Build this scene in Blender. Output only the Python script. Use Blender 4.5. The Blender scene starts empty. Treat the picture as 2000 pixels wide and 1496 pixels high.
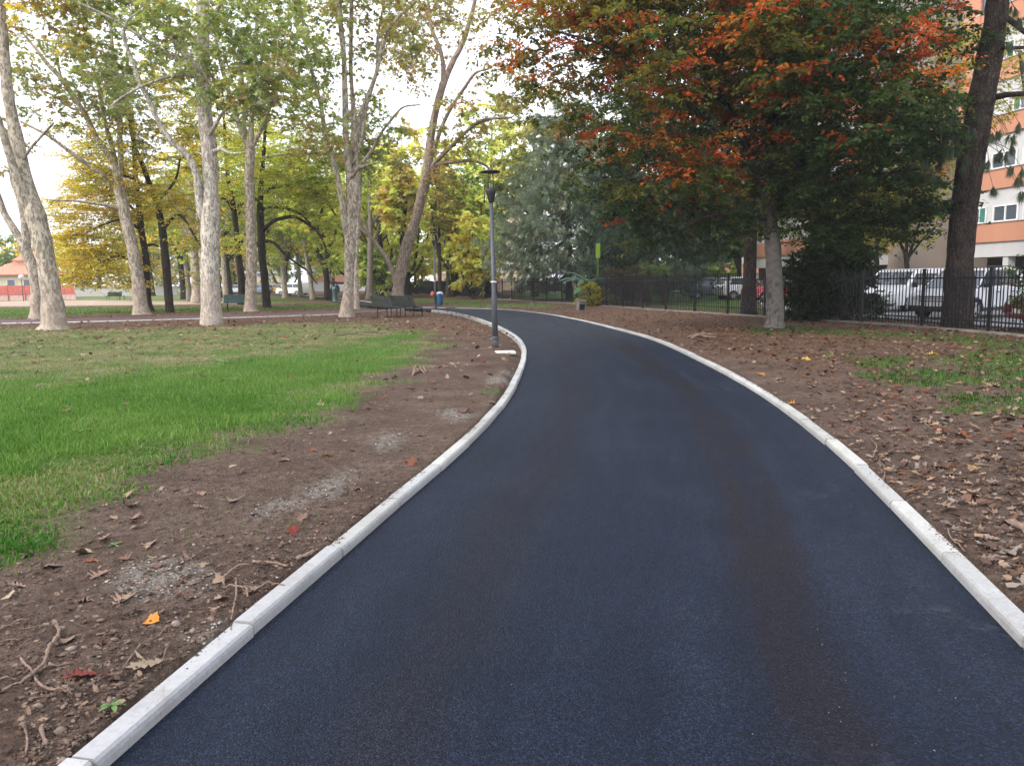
import bpy, math, random
import numpy as np
from mathutils import Vector, Matrix

C = bpy.context.scene.collection
SC = bpy.context.scene
rng = np.random.default_rng(11)
random.seed(5)

# ------------------------------------------------------------------ camera
F = 1500.0; CAMZ = 1.58
PITCH = math.atan(200.0 / F); ROLL = 0.0157
R0 = np.array([1.0, 0, 0]); U0 = np.array([0, math.sin(PITCH), math.cos(PITCH)]); FW = np.array([0, math.cos(PITCH), -math.sin(PITCH)])
CR = math.cos(ROLL) * R0 - math.sin(ROLL) * U0
CU = math.sin(ROLL) * R0 + math.cos(ROLL) * U0
cam_d = bpy.data.cameras.new('camera'); cam = bpy.data.objects.new('camera', cam_d); C.objects.link(cam)
cam_d.sensor_width = 36; cam_d.lens = 36 * F / 2000; cam_d.clip_start = 0.05; cam_d.clip_end = 3000
cam.matrix_world = Matrix(((CR[0], CU[0], -FW[0], 0), (CR[1], CU[1], -FW[1], 0), (CR[2], CU[2], -FW[2], CAMZ), (0, 0, 0, 1)))
SC.camera = cam

# ------------------------------------------------------------------ sky, sun, exposure
SUN_EL, SUN_AZ = math.radians(42), math.radians(-125)     # azimuth clockwise from +Y: behind the camera, to the left
w = bpy.data.worlds.new("World"); SC.world = w; w.use_nodes = True
nt = w.node_tree; bg = nt.nodes['Background']
sky = nt.nodes.new('ShaderNodeTexSky'); sky.sky_type = 'NISHITA'; sky.sun_disc = False
sky.sun_elevation = SUN_EL; sky.sun_rotation = SUN_AZ; sky.air_density = 1.0; sky.dust_density = 6.0; sky.ozone_density = 1.0
mx = nt.nodes.new('ShaderNodeMix'); mx.data_type = 'RGBA'; mx.inputs['Factor'].default_value = 0.72
nt.links.new(sky.outputs[0], mx.inputs['A']); mx.inputs['B'].default_value = (10.4, 10.8, 12.0, 1)   # overcast cloud layer
nt.links.new(mx.outputs['Result'], bg.inputs['Color']); bg.inputs['Strength'].default_value = 0.14
sl = bpy.data.lights.new('sun', 'SUN'); so = bpy.data.objects.new('sun', sl); C.objects.link(so)
sl.energy = 1.5; sl.angle = math.radians(14); sl.color = (1.0, 0.95, 0.88)
sd = Vector((math.sin(SUN_AZ) * math.cos(SUN_EL), math.cos(SUN_AZ) * math.cos(SUN_EL), math.sin(SUN_EL)))
so.rotation_euler = sd.to_track_quat('Z', 'Y').to_euler()
SC.view_settings.view_transform = 'Standard'; SC.view_settings.look = 'None'; SC.view_settings.gamma = 1
SC.view_settings.exposure = 0.95
SC.render.engine = 'CYCLES'
cy = SC.cycles
cy.max_bounces = 8; cy.diffuse_bounces = 5; cy.glossy_bounces = 2; cy.transmission_bounces = 5; cy.transparent_max_bounces = 6
cy.caustics_reflective = False; cy.caustics_refractive = False; cy.use_denoising = True
try:
    cy.denoising_prefilter = 'ACCURATE'
except Exception:
    pass

# ------------------------------------------------------------------ projection helpers (photo pixel -> place in the world)
def ray(px, py):
    d = FW * F + CR * (px - 1000.0) - CU * (py - 748.0)
    return d / np.linalg.norm(d)
def at(px, py, z=0.06):
    d = ray(px, py); t = (z - CAMZ) / d[2]
    return np.array([d[0] * t, d[1] * t, z])
def P(px, py, Y):
    d = ray(px, py); t = Y / d[1]
    return np.array([d[0] * t, Y, CAMZ + d[2] * t])

# ------------------------------------------------------------------ numpy noise
def _h(ix, iy, s):
    n = (ix.astype(np.int64) * 374761393 + iy.astype(np.int64) * 668265263 + s * 982451653) & 0xffffffff
    n = ((n ^ (n >> 13)) * 1274126177) & 0xffffffff
    return ((n ^ (n >> 16)) & 0xffff) / 65535.0
def vnoise(x, y, s=0):
    ix = np.floor(x); iy = np.floor(y); fx = x - ix; fy = y - iy
    fx = fx * fx * (3 - 2 * fx); fy = fy * fy * (3 - 2 * fy)
    a = _h(ix, iy, s); b = _h(ix + 1, iy, s); c = _h(ix, iy + 1, s); d = _h(ix + 1, iy + 1, s)
    return (a * (1 - fx) + b * fx) * (1 - fy) + (c * (1 - fx) + d * fx) * fy
def fbm(x, y, s=0, o=4):
    t = 0; a = 0.5
    for k in range(o):
        t = t + a * vnoise(x * 2 ** k, y * 2 ** k, s + k * 17); a *= 0.5
    return t / (1 - 0.5 ** o)
def sstep(a, b, x):
    t = np.clip((x - a) / (b - a), 0, 1); return t * t * (3 - 2 * t)
def inside(poly, x, y):
    r = np.zeros(x.shape, bool); n = len(poly)
    for i in range(n):
        x1, y1 = poly[i][:2]; x2, y2 = poly[(i + 1) % n][:2]
        c = ((y1 > y) != (y2 > y))
        with np.errstate(divide='ignore', invalid='ignore'):
            r ^= c & (x < (x2 - x1) * (y - y1) / (y2 - y1 if y2 != y1 else 1e-9) + x1)
    return r
def pdist(line, x, y, closed=False):
    d = np.full(x.shape, 1e9); n = len(line)
    for i in range(n if closed else n - 1):
        a = np.asarray(line[i][:2]); b = np.asarray(line[(i + 1) % n][:2]); v = b - a; L = max(v @ v, 1e-12)
        t = np.clip(((x - a[0]) * v[0] + (y - a[1]) * v[1]) / L, 0, 1)
        d = np.minimum(d, np.hypot(x - a[0] - t * v[0], y - a[1] - t * v[1]))
    return d
def catmull(pts, n):
    p = np.asarray(pts, float); p = np.vstack([2 * p[0] - p[1], p, 2 * p[-1] - p[-2]])
    out = []
    for i in range(1, len(p) - 2):
        t = np.linspace(0, 1, n, endpoint=False)[:, None]
        out.append(0.5 * (2 * p[i] + (p[i + 1] - p[i - 1]) * t + (2 * p[i - 1] - 5 * p[i] + 4 * p[i + 1] - p[i + 2]) * t ** 2 + (3 * p[i] - p[i - 1] - 3 * p[i + 1] + p[i + 2]) * t ** 3))
    return np.vstack(out + [p[-2][None]])
def resample(pts, step):
    p = np.asarray(pts, float); s = np.r_[0, np.cumsum(np.linalg.norm(np.diff(p[:, :2], axis=0), axis=1))]
    n = max(2, int(round(s[-1] / step)) + 1); q = np.linspace(0, s[-1], n)
    return np.column_stack([np.interp(q, s, p[:, k]) for k in range(p.shape[1])])
def norm(v):
    return v / np.maximum(np.linalg.norm(v, axis=-1, keepdims=True), 1e-9)

# ------------------------------------------------------------------ mesh collector
class MB:
    def __init__(s): s.V = []; s.F = {}; s.n = 0; s.T = []
    def add(s, V, faces, tint=None):
        V = np.asarray(V, float).reshape(-1, 3)
        for f in faces:
            f = np.asarray(f, np.int64)
            if f.ndim == 1: f = f[None]
            if len(f): s.F.setdefault(f.shape[1], []).append(f + s.n)
        s.V.append(V); s.n += len(V)
        s.T.append(np.broadcast_to(np.asarray(tint if tint is not None else (1, 1, 1), float), (len(V), 3)))
    def box(s, c, d, rz=0.0, M=None, tint=None):
        x, y, z = d[0] / 2, d[1] / 2, d[2] / 2
        V = np.array([(-x, -y, -z), (x, -y, -z), (x, y, -z), (-x, y, -z), (-x, -y, z), (x, -y, z), (x, y, z), (-x, y, z)])
        if M is not None: V = V @ np.asarray(M).T
        if rz: V = V @ np.array([[math.cos(rz), math.sin(rz), 0], [-math.sin(rz), math.cos(rz), 0], [0, 0, 1]])
        s.add(V + np.asarray(c), [np.array([(0, 3, 2, 1), (4, 5, 6, 7), (0, 1, 5, 4), (1, 2, 6, 5), (2, 3, 7, 6), (3, 0, 4, 7)])], tint)
    def lathe(s, prof, c=(0, 0, 0), n=20, tint=None):
        a = np.linspace(0, 2 * np.pi, n, endpoint=False); V = []
        for r, z in prof: V.append(np.column_stack([r * np.cos(a), r * np.sin(a), np.full(n, z)]))
        V = np.vstack(V) + np.asarray(c); m = len(prof)
        i = np.arange(n); j = (i + 1) % n; Fq = [np.column_stack([k * n + i, k * n + j, (k + 1) * n + j, (k + 1) * n + i]) for k in range(m - 1)]
        s.add(V, [np.vstack(Fq), np.arange(n)[::-1], (m - 1) * n + np.arange(n)], tint)
    def tube(s, pts, rad, n=6, tint=None, cap=True, twist=0.0, lump=None):
        p = np.asarray(pts, float); m = len(p); r = np.broadcast_to(np.asarray(rad, float), (m,))
        t = norm(np.gradient(p, axis=0)); u = np.zeros_like(p)
        a = np.array([1.0, 0, 0]) if abs(t[0][0]) < 0.9 else np.array([0, 1.0, 0])
        for i in range(m):
            a = a - t[i] * (a @ t[i]); a = a / max(np.linalg.norm(a), 1e-9); u[i] = a
        v = np.cross(t, u); an = np.linspace(0, 2 * np.pi, n, endpoint=False)
        rr = r[:, None] * np.ones((1, n))
        if lump is not None: rr = rr * lump(p, an)
        V = p[:, None] + rr[..., None] * (np.cos(an)[None, :, None] * u[:, None] + np.sin(an)[None, :, None] * v[:, None])
        i = np.arange(n); j = (i + 1) % n
        Fq = np.vstack([np.column_stack([k * n + i, k * n + j, (k + 1) * n + j, (k + 1) * n + i]) for k in range(m - 1)])
        fs = [Fq]
        if cap: fs += [np.arange(n)[::-1], (m - 1) * n + np.arange(n)]
        s.add(V.reshape(-1, 3), fs, tint)
    def prism(s, poly, y0, y1, taper=None, tint=None):
        """polygon in (x, z) extruded along y"""
        n = len(poly); A = np.array([(x, y0, z) for x, z in poly]); B = np.array([(x, y1, z) for x, z in poly])
        i = np.arange(n); j = (i + 1) % n
        s.add(np.vstack([A, B]), [np.column_stack([i, j, j + n, i + n]), np.arange(n)[::-1], n + np.arange(n)], tint)
    def build(s, name, mat, parent=None, smooth=False, attr=False, loc=None):
        me = bpy.data.meshes.new(name)
        V = np.vstack(s.V); me.vertices.add(len(V)); me.vertices.foreach_set('co', V.astype(np.float32).ravel())
        idx = []; st = []; o = 0
        for k, fl in s.F.items():
            f = np.vstack(fl); idx.append(f.ravel()); st.append(o + np.arange(len(f)) * k); o += f.size
        idx = np.concatenate(idx); st = np.concatenate(st)
        me.loops.add(len(idx)); me.loops.foreach_set('vertex_index', idx.astype(np.int32))
        me.polygons.add(len(st)); me.polygons.foreach_set('loop_start', st.astype(np.int32))
        if attr:
            T = np.vstack(s.T); a = me.attributes.new('tint', 'FLOAT_COLOR', 'POINT')
            a.data.foreach_set('color', np.column_stack([T, np.ones(len(T))]).astype(np.float32).ravel())
        me.update(calc_edges=True); me.validate()
        me.polygons.foreach_set('use_smooth', np.full(len(me.polygons), smooth))
        if mat is not None: me.materials.append(mat)
        o = bpy.data.objects.new(name, me); C.objects.link(o)
        if parent is not None: o.parent = parent
        if loc is not None: o.location = loc
        return o

def tag(o, label=None, cat=None, group=None, kind=None):
    if label: o['label'] = label
    if cat: o['category'] = cat
    if group: o['group'] = group
    if kind: o['kind'] = kind
    return o
def empty(name, loc, label, cat, rz=0.0, group=None):
    o = bpy.data.objects.new(name, None); C.objects.link(o); o.location = [float(a) for a in loc]; o.rotation_euler = (0, 0, rz); o.empty_display_size = 0.2
    return tag(o, label, cat, group)
def copy_tree(o, parent=None):
    c = o.copy(); C.objects.link(c); c.parent = parent
    for ch in o.children: copy_tree(ch, c)
    return c

# ------------------------------------------------------------------ materials
def newmat(name):
    m = bpy.data.materials.new(name); m.use_nodes = True; n = m.node_tree
    return m, n, n.nodes['Principled BSDF']
def N(n, t, **kw):
    d = n.nodes.new(t)
    for k, v in kw.items():
        if k in d.inputs: d.inputs[k].default_value = v
        else: setattr(d, k, v)
    return d
def coord(n): return N(n, 'ShaderNodeTexCoord').outputs['Object']
def noise(n, vec, scale, detail=4, rough=0.6, dist=0.0):
    d = N(n, 'ShaderNodeTexNoise', Scale=scale, Detail=detail, Roughness=rough, Distortion=dist)
    if vec is not None: n.links.new(vec, d.inputs['Vector'])
    return d.outputs['Fac']
def voro(n, vec, scale, feature='F1'):
    d = N(n, 'ShaderNodeTexVoronoi', Scale=scale, feature=feature)
    if vec is not None: n.links.new(vec, d.inputs['Vector'])
    return d
def ramp(n, fac, stops, interp='LINEAR'):
    d = N(n, 'ShaderNodeValToRGB'); d.color_ramp.interpolation = interp
    while len(d.color_ramp.elements) < len(stops): d.color_ramp.elements.new(0.5)
    for e, (p, c) in zip(d.color_ramp.elements, stops):
        e.position = p; e.color = (*c, 1) if len(c) == 3 else c
    n.links.new(fac, d.inputs[0]); return d.outputs['Color']
def mixc(n, fac, a, b, mode='MIX'):
    d = N(n, 'ShaderNodeMix', data_type='RGBA', blend_type=mode)
    for sck, v in (('Factor', fac), ('A', a), ('B', b)):
        if isinstance(v, (int, float)): d.inputs[sck].default_value = v
        elif isinstance(v, tuple): d.inputs[sck].default_value = (*v, 1)
        else: n.links.new(v, d.inputs[sck])
    return d.outputs['Result']
def math_(n, op, a, b=None, c=None):
    d = N(n, 'ShaderNodeMath', operation=op)
    for i, v in enumerate((a, b, c)):
        if v is None: continue
        if isinstance(v, (int, float)): d.inputs[i].default_value = v
        else: n.links.new(v, d.inputs[i])
    return d.outputs[0]
def maprange(n, v, a, b, c=0.0, d=1.0):
    m = N(n, 'ShaderNodeMapRange', interpolation_type='SMOOTHSTEP')
    n.links.new(v, m.inputs[0]); m.inputs[1].default_value = a; m.inputs[2].default_value = b; m.inputs[3].default_value = c; m.inputs[4].default_value = d
    return m.outputs[0]
def bump(n, h, strength, dist, bs):
    d = N(n, 'ShaderNodeBump', Strength=strength, Distance=dist); n.links.new(h, d.inputs['Height']); n.links.new(d.outputs[0], bs.inputs['Normal']); return d
def scaled(n, vec, s):
    d = N(n, 'ShaderNodeVectorMath', operation='MULTIPLY'); n.links.new(vec, d.inputs[0]); d.inputs[1].default_value = s; return d.outputs[0]
def attr(n, name, out='Color'):
    d = N(n, 'ShaderNodeAttribute', attribute_name=name); return d.outputs[out]

def plain(name, col, rough=0.6, metal=0.0, spec=0.4, var=0.15, scale=6.0, bumpy=0.0):
    m, n, b = newmat(name); c = coord(n); f = noise(n, c, scale, 5)
    lo = tuple(x * (1 - var) for x in col); hi = tuple(min(1, x * (1 + var)) for x in col)
    n.links.new(ramp(n, f, [(0.3, lo), (0.7, hi)]), b.inputs['Base Color'])
    b.inputs['Roughness'].default_value = rough; b.inputs['Metallic'].default_value = metal; b.inputs['Specular IOR Level'].default_value = spec
    if bumpy: bump(n, noise(n, c, scale * 12, 4), bumpy, 0.01, b)
    return m

def leaf_mat(name, trans=0.4, rough=0.55, tr_gain=(1.7, 1.65, 0.75)):
    m, n, b = newmat(name); t = attr(n, 'tint')
    b.inputs['Roughness'].default_value = rough; b.inputs['Specular IOR Level'].default_value = 0.25
    n.links.new(t, b.inputs['Base Color'])
    tr = N(n, 'ShaderNodeBsdfTranslucent'); n.links.new(mixc(n, 1.0, t, tuple(tr_gain), 'MULTIPLY'), tr.inputs['Color'])
    ms = N(n, 'ShaderNodeMixShader'); ms.inputs[0].default_value = trans
    n.links.new(b.outputs[0], ms.inputs[1]); n.links.new(tr.outputs[0], ms.inputs[2]); n.links.new(ms.outputs[0], n.nodes['Material Output'].inputs['Surface'])
    return m
M_LEAF = leaf_mat('leaf_blade', 0.5); M_NEEDLE = leaf_mat('pine_needle', 0.15, 0.6); M_GRASS = leaf_mat('grass_blade', 0.35, 0.5, (1.1, 1.2, 0.6))
M_DRY = leaf_mat('dry_leaf', 0.12, 0.7, (1, 0.9, 0.7))

def plane_bark(name, pale, mid, dark, scale=1.0):
    m, n, b = newmat(name); c = coord(n); s = scaled(n, c, (3.4 * scale, 3.4 * scale, 1.5 * scale))
    f1 = noise(n, s, 1.1, 3, 0.5, 0.5); f2 = noise(n, scaled(n, c, (4.2 * scale, 4.2 * scale, 1.7 * scale)), 3.0, 3, 0.55, 0.6); f3 = noise(n, scaled(n, c, (3, 3, 1.4)), 2.2, 3, 0.55, 0.5)
    base = ramp(n, f1, [(0.41, tuple(.8 * x for x in mid)), (0.45, pale), (0.58, pale), (0.61, tuple(0.6 * a_ + 0.4 * d for a_, d in zip(mid, dark)))])
    col = mixc(n, math_(n, 'MULTIPLY', maprange(n, f3, 0.52, 0.56), 0.55), base, tuple(0.75 * x for x in mid))
    col = mixc(n, math_(n, 'MULTIPLY', maprange(n, f2, 0.535, 0.565), 0.85), col, dark)
    gm = N(n, 'ShaderNodeSeparateXYZ'); n.links.new(c, gm.inputs[0])
    low = maprange(n, math_(n, 'ADD', gm.outputs[2], math_(n, 'MULTIPLY', f3, 3.0)), 4.2, 1.6)
    col = mixc(n, math_(n, 'MULTIPLY', low, 0.5), col, (0.40, 0.315, 0.255))
    fine = noise(n, scaled(n, c, (26, 26, 14)), 1.5, 5, 0.65)
    col = mixc(n, 0.45, col, ramp(n, fine, [(0.3, (0.35, 0.32, 0.30)), (0.7, (1.1, 1.1, 1.1))]), 'MULTIPLY')
    n.links.new(col, b.inputs['Base Color']); b.inputs['Roughness'].default_value = 0.85; b.inputs['Specular IOR Level'].default_value = 0.15
    h = math_(n, 'ADD', math_(n, 'MULTIPLY', f2, -0.8), fine); bump(n, h, 0.7, 0.02, b)
    return m
M_PLANE = plane_bark('plane_bark', (0.52, 0.455, 0.36), (0.36, 0.31, 0.235), (0.18, 0.15, 0.115))
M_PLANE_W = plane_bark('pale_plane_bark', (0.60, 0.55, 0.475), (0.48, 0.43, 0.36), (0.19, 0.165, 0.14), 1.5)
M_PLANE_B = plane_bark('brown_plane_bark', (0.35, 0.275, 0.22), (0.27, 0.205, 0.16), (0.14, 0.11, 0.085))
def rough_bark(name, lo, hi, sc=(9, 9, 1.6), strength=1.0):
    m, n, b = newmat(name); c = coord(n); s = scaled(n, c, sc)
    f = noise(n, s, 1.0, 7, 0.68, 0.9); g = noise(n, scaled(n, c, tuple(x * 2.3 for x in sc)), 1.3, 5, 0.7, 1.2)
    rd = math_(n, 'ABSOLUTE', math_(n, 'SUBTRACT', g, 0.5)); h = math_(n, 'ADD', f, math_(n, 'MULTIPLY', maprange(n, rd, 0.0, 0.13), 0.55))
    n.links.new(ramp(n, math_(n, 'MULTIPLY', h, 0.68), [(0.30, lo), (0.72, hi)]), b.inputs['Base Color'])
    b.inputs['Roughness'].default_value = 0.95; b.inputs['Specular IOR Level'].default_value = 0.1; bump(n, h, strength, 0.05, b)
    return m
M_DARKB = rough_bark('dark_bark', (0.030, 0.024, 0.019), (0.10, 0.082, 0.066))
M_PINEB = rough_bark('pine_bark', (0.026, 0.020, 0.017), (0.115, 0.088, 0.073), (7, 7, 2.0), 1.0)
M_GREYB = rough_bark('grey_bark', (0.14, 0.12, 0.10), (0.27, 0.24, 0.20), (5, 5, 2.5), 0.45)
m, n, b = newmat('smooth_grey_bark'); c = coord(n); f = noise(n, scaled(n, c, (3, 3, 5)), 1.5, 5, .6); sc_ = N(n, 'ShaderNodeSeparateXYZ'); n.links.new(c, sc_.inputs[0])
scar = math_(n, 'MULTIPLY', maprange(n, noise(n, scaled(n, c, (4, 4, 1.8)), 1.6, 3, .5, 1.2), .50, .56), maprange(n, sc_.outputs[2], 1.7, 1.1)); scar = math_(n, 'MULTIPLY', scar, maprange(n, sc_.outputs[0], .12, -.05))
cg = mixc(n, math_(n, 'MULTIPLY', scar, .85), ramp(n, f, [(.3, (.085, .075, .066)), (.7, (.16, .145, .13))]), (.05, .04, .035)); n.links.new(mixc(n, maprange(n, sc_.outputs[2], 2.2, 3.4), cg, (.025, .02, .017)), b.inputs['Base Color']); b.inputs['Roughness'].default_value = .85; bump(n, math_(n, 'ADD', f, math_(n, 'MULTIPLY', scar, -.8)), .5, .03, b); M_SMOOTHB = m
# ================================================================== PATHS
ZA = 0.03
Lpx = [(210, 1496), (290, 1423), (420, 1304), (476, 1259), (546, 1206), (609, 1150), (649, 1100 - 4), (796, 981), (880, 904), (950, 841), (988, 793), (1013, 750), (1027, 708), (1029, 687), (1019, 667), (996, 650), (971, 637.5), (936, 624.5), (904, 616)]
Rpx = [(2000, 1270), (1958, 1224), (1867, 1124), (1839, 1100), (1748, 1002), (1678, 929), (1615, 869), (1573, 841 - 4), (1517, 794), (1447, 749), (1370, 708.5), (1300, 675), (1240, 654), (1125, 626), (1050, 613.2), (975, 606)]
L = [at(x, y, ZA) for x, y in Lpx]; R = [at(x, y, ZA) for x, y in Rpx]
dL = norm(L[0] - L[3]); dR = norm(R[0] - R[3])
L = [L[0] + dL * 9] + [L[0] + dL * 3] + L; R = [R[0] + dR * 9] + [R[0] + dR * 3] + R
L += [np.array(p) for p in [(-3.6, 40.3, ZA), (-5.0, 42.6, ZA), (-7.4, 46.0, ZA), (-10.2, 53, ZA), (-13.6, 62.5, ZA), (-18.2, 76, ZA), (-27, 98, ZA), (-44, 134, ZA)]]
R += [np.array(p) for p in [(-3.6, 43.9, ZA), (-5.7, 46.6, ZA), (-8.6, 53, ZA), (-11.0, 60, ZA), (-14.6, 70.5, ZA), (-20.6, 85, ZA), (-29.5, 106, ZA), (-46, 141, ZA)]]
def smooth_line(p, step=0.35, k=5):
    q = resample(catmull(p, 12), step); out = q.copy()
    ker = np.ones(2 * k + 1) / (2 * k + 1)
    for c in (0, 1):
        pad = np.r_[2 * q[0, c] - q[k:0:-1, c], q[:, c], 2 * q[-1, c] - q[-2:-k - 2:-1, c]]
        out[:, c] = np.convolve(pad, ker, 'valid')
    return out
L = smooth_line(L, 0.3, 4); R = smooth_line(R, 0.3, 4)
PATH_POLY = np.vstack([L, R[::-1]])
redN = [(-200, 637.5), (0, 634), (130, 631.5), (260, 628.5), (390, 624.5), (437, 622.8), (575, 619.3), (665, 615.7), (735, 613), (790, 609)]
redF = [(-200, 632), (0, 628.5), (130, 624.8), (260, 621.3), (390, 618), (437, 617.2), (575, 613.6), (665, 610), (735, 607), (790, 604.2)]
RN = [at(x, y, 0.03) for x, y in redN]; RF = [at(x, y, 0.03) for x, y in redF]
RN = [RN[0] + (RN[0] - RN[2]) * 3] + RN; RF = [RF[0] + (RF[0] - RF[2]) * 3] + RF
RN = smooth_line(RN, 0.5, 6); RF = smooth_line(RF, 0.5, 6)
RED_POLY = np.vstack([RN, RF[::-1]])

def ribbon(name, A, B, z, mat, n, m, over=0.0):
    ra = np.linspace(0, 1, n); ia = np.linspace(0, 1, len(A)); ib = np.linspace(0, 1, len(B))
    a = np.column_stack([np.interp(ra, ia, A[:, k]) for k in (0, 1)]); b = np.column_stack([np.interp(ra, ib, B[:, k]) for k in (0, 1)])
    dd = norm(b - a); a = a - dd * over; b = b + dd * over
    t = np.linspace(0, 1, m); V = a[:, None] * (1 - t)[None, :, None] + b[:, None] * t[None, :, None]
    V = np.concatenate([V, z + 0.045 * sstep(20, 38, V[..., 1:2]) * (name == 'asphalt_path')], 2).reshape(-1, 3)
    i, j = np.meshgrid(np.arange(n - 1), np.arange(m - 1), indexing='ij'); q = (i * m + j).ravel()
    mid = 0.5 * (a + b); al = np.r_[0, np.cumsum(np.linalg.norm(np.diff(mid, axis=0), axis=1))]
    T = np.zeros((n, m, 3)); T[..., 0] = t[None]; T[..., 1] = al[:, None]
    mb = MB(); mb.add(V, [np.column_stack([q, q + 1, q + m + 1, q + m])]); mb.T = [T.reshape(-1, 3)]
    o = mb.build(name, mat, smooth=True, attr=True); o['kind'] = 'structure'; return o

m, n, b = newmat('asphalt'); c = coord(n); st = attr(n, 'tint', 'Vector')
sx = N(n, 'ShaderNodeSeparateXYZ'); n.links.new(st, sx.inputs[0]); U, Vv = sx.outputs[0], sx.outputs[1]
wob = math_(n, 'MULTIPLY', math_(n, 'SUBTRACT', noise(n, c, 0.35, 3), 0.5), 0.24)
uw = math_(n, 'ADD', U, wob)
cb = N(n, 'ShaderNodeCombineXYZ'); n.links.new(math_(n, 'MULTIPLY', uw, 9.0), cb.inputs[0]); n.links.new(math_(n, 'MULTIPLY', Vv, 0.22), cb.inputs[1])
streak = noise(n, cb.outputs[0], 1.6, 5, 0.6)
blot = noise(n, c, 0.8, 5, 0.6, 0.4)
def band(center, half, soft):
    d = math_(n, 'ABSOLUTE', math_(n, 'SUBTRACT', uw, center)); return maprange(n, d, half + soft, half)
dk = math_(n, 'MAXIMUM', band(0.71, 0.028, 0.07), math_(n, 'MULTIPLY', band(0.26, 0.02, 0.10), 0.6))
dk = math_(n, 'MULTIPLY', dk, maprange(n, math_(n, 'ADD', math_(n, 'MULTIPLY', streak, 0.6), math_(n, 'MULTIPLY', blot, 0.5)), 0.38, 0.60))
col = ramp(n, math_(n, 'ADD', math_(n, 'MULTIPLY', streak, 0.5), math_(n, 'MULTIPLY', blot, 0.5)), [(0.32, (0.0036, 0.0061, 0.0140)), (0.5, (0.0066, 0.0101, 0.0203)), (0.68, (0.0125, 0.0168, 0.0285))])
col = mixc(n, math_(n, 'MULTIPLY', dk, 0.70), col, (0.0080, 0.0052, 0.0058))
agg = voro(n, c, 150.0); aggc = agg.outputs['Color']; sepc = N(n, 'ShaderNodeSeparateColor'); n.links.new(aggc, sepc.inputs[0])
fine = noise(n, c, 260, 3, 0.7)
col = mixc(n, 1.0, col, ramp(n, sepc.outputs[0], [(0.0, (0.35, 0.35, 0.37)), (0.6, (0.85, 0.85, 0.88)), (0.9, (1.5, 1.5, 1.55)), (1.0, (2.4, 2.35, 2.3))]), 'MULTIPLY')
dust = math_(n, 'MULTIPLY', maprange(n, noise(n, scaled(n, c, (1, 0.8, 1)), 1.7, 5, 0.62, 0.8), 0.56, 0.74), maprange(n, uw, 0.66, 0.86))
dust2 = math_(n, 'MULTIPLY', maprange(n, noise(n, c, 16, 4, 0.7), 0.42, 0.7), dust)
col = mixc(n, math_(n, 'MULTIPLY', dust2, 0.42), col, (0.11, 0.115, 0.125))
speck = math_(n, 'GREATER_THAN', noise(n, c, 60, 2, 0.5), 0.775)
col = mixc(n, math_(n, 'MULTIPLY', speck, 0.2), col, (0.2, 0.2, 0.2))
n.links.new(col, b.inputs['Base Color'])
n.links.new(ramp(n, math_(n, 'ADD', math_(n, 'MULTIPLY', streak, 0.6), math_(n, 'MULTIPLY', sepc.outputs[1], 0.25)), [(0.25, (0.58,) * 3), (0.75, (0.78,) * 3)]), b.inputs['Roughness'])
b.inputs['Specular IOR Level'].default_value = 0.16; b.inputs['Specular Tint'].default_value = (0.80, 0.88, 1.0, 1)  # bluish specular tint stands in for the sheen of a blue sky
hh = math_(n, 'ADD', math_(n, 'MULTIPLY', agg.outputs['Distance'], -1.0), math_(n, 'MULTIPLY', fine, 0.45))
bump(n, hh, 0.8, 0.006, b)
M_ASPH = m
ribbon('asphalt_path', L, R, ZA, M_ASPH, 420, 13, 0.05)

m, n, b = newmat('red_asphalt'); c = coord(n); f = noise(n, c, 0.7, 5); g = noise(n, c, 40, 3)
col = ramp(n, math_(n, 'ADD', math_(n, 'MULTIPLY', f, 0.6), math_(n, 'MULTIPLY', g, 0.4)), [(0.3, (0.040, 0.018, 0.021)), (0.7, (0.075, 0.038, 0.040))])
n.links.new(col, b.inputs['Base Color']); b.inputs['Roughness'].default_value = 0.8; M_RED = m
ribbon('red_cycle_path', RN, RF, 0.084, M_RED, 160, 4, 0.05)

# kerb stones: one straight stone after another, with open joints
m, n, b = newmat('kerb_stone'); c = coord(n)
f = noise(n, c, 2.2, 5); g = noise(n, c, 38, 4, 0.65); pit = maprange(n, noise(n, scaled(n, c, (1, 1, 1)), 75, 3, 0.6, 0.5), 0.30, 0.38, 1, 0)
gm = N(n, 'ShaderNodeNewGeometry'); sz = N(n, 'ShaderNodeSeparateXYZ'); n.links.new(gm.outputs['Position'], sz.inputs[0])
tn = attr(n, 'tint')
col = ramp(n, math_(n, 'ADD', math_(n, 'MULTIPLY', f, 0.6), math_(n, 'MULTIPLY', g, 0.4)), [(0.28, (0.23, 0.23, 0.222)), (0.5, (0.325, 0.325, 0.32)), (0.72, (0.395, 0.40, 0.40))])
col = mixc(n, 1.0, col, tn, 'MULTIPLY')
col = mixc(n, math_(n, 'MULTIPLY', pit, 0.5), col, (0.16, 0.15, 0.14))
soil_smear = maprange(n, noise(n, c, 5.5, 5, 0.65, 0.6), 0.56, 0.76)
col = mixc(n, math_(n, 'MULTIPLY', soil_smear, 0.55), col, (0.19, 0.155, 0.13))
col = mixc(n, math_(n, 'MULTIPLY', maprange(n, math_(n, 'ADD', sz.outputs[2], math_(n, 'MULTIPLY', g, 0.02)), 0.072, 0.050), 0.35), col, (0.24, 0.23, 0.21))
n.links.new(col, b.inputs['Base Color']); b.inputs['Roughness'].default_value = 0.8; b.inputs['Specular IOR Level'].default_value = 0.25
bump(n, math_(n, 'ADD', g, math_(n, 'MULTIPLY', pit, -0.7)), 0.5, 0.006, b); M_KERB = m
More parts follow.
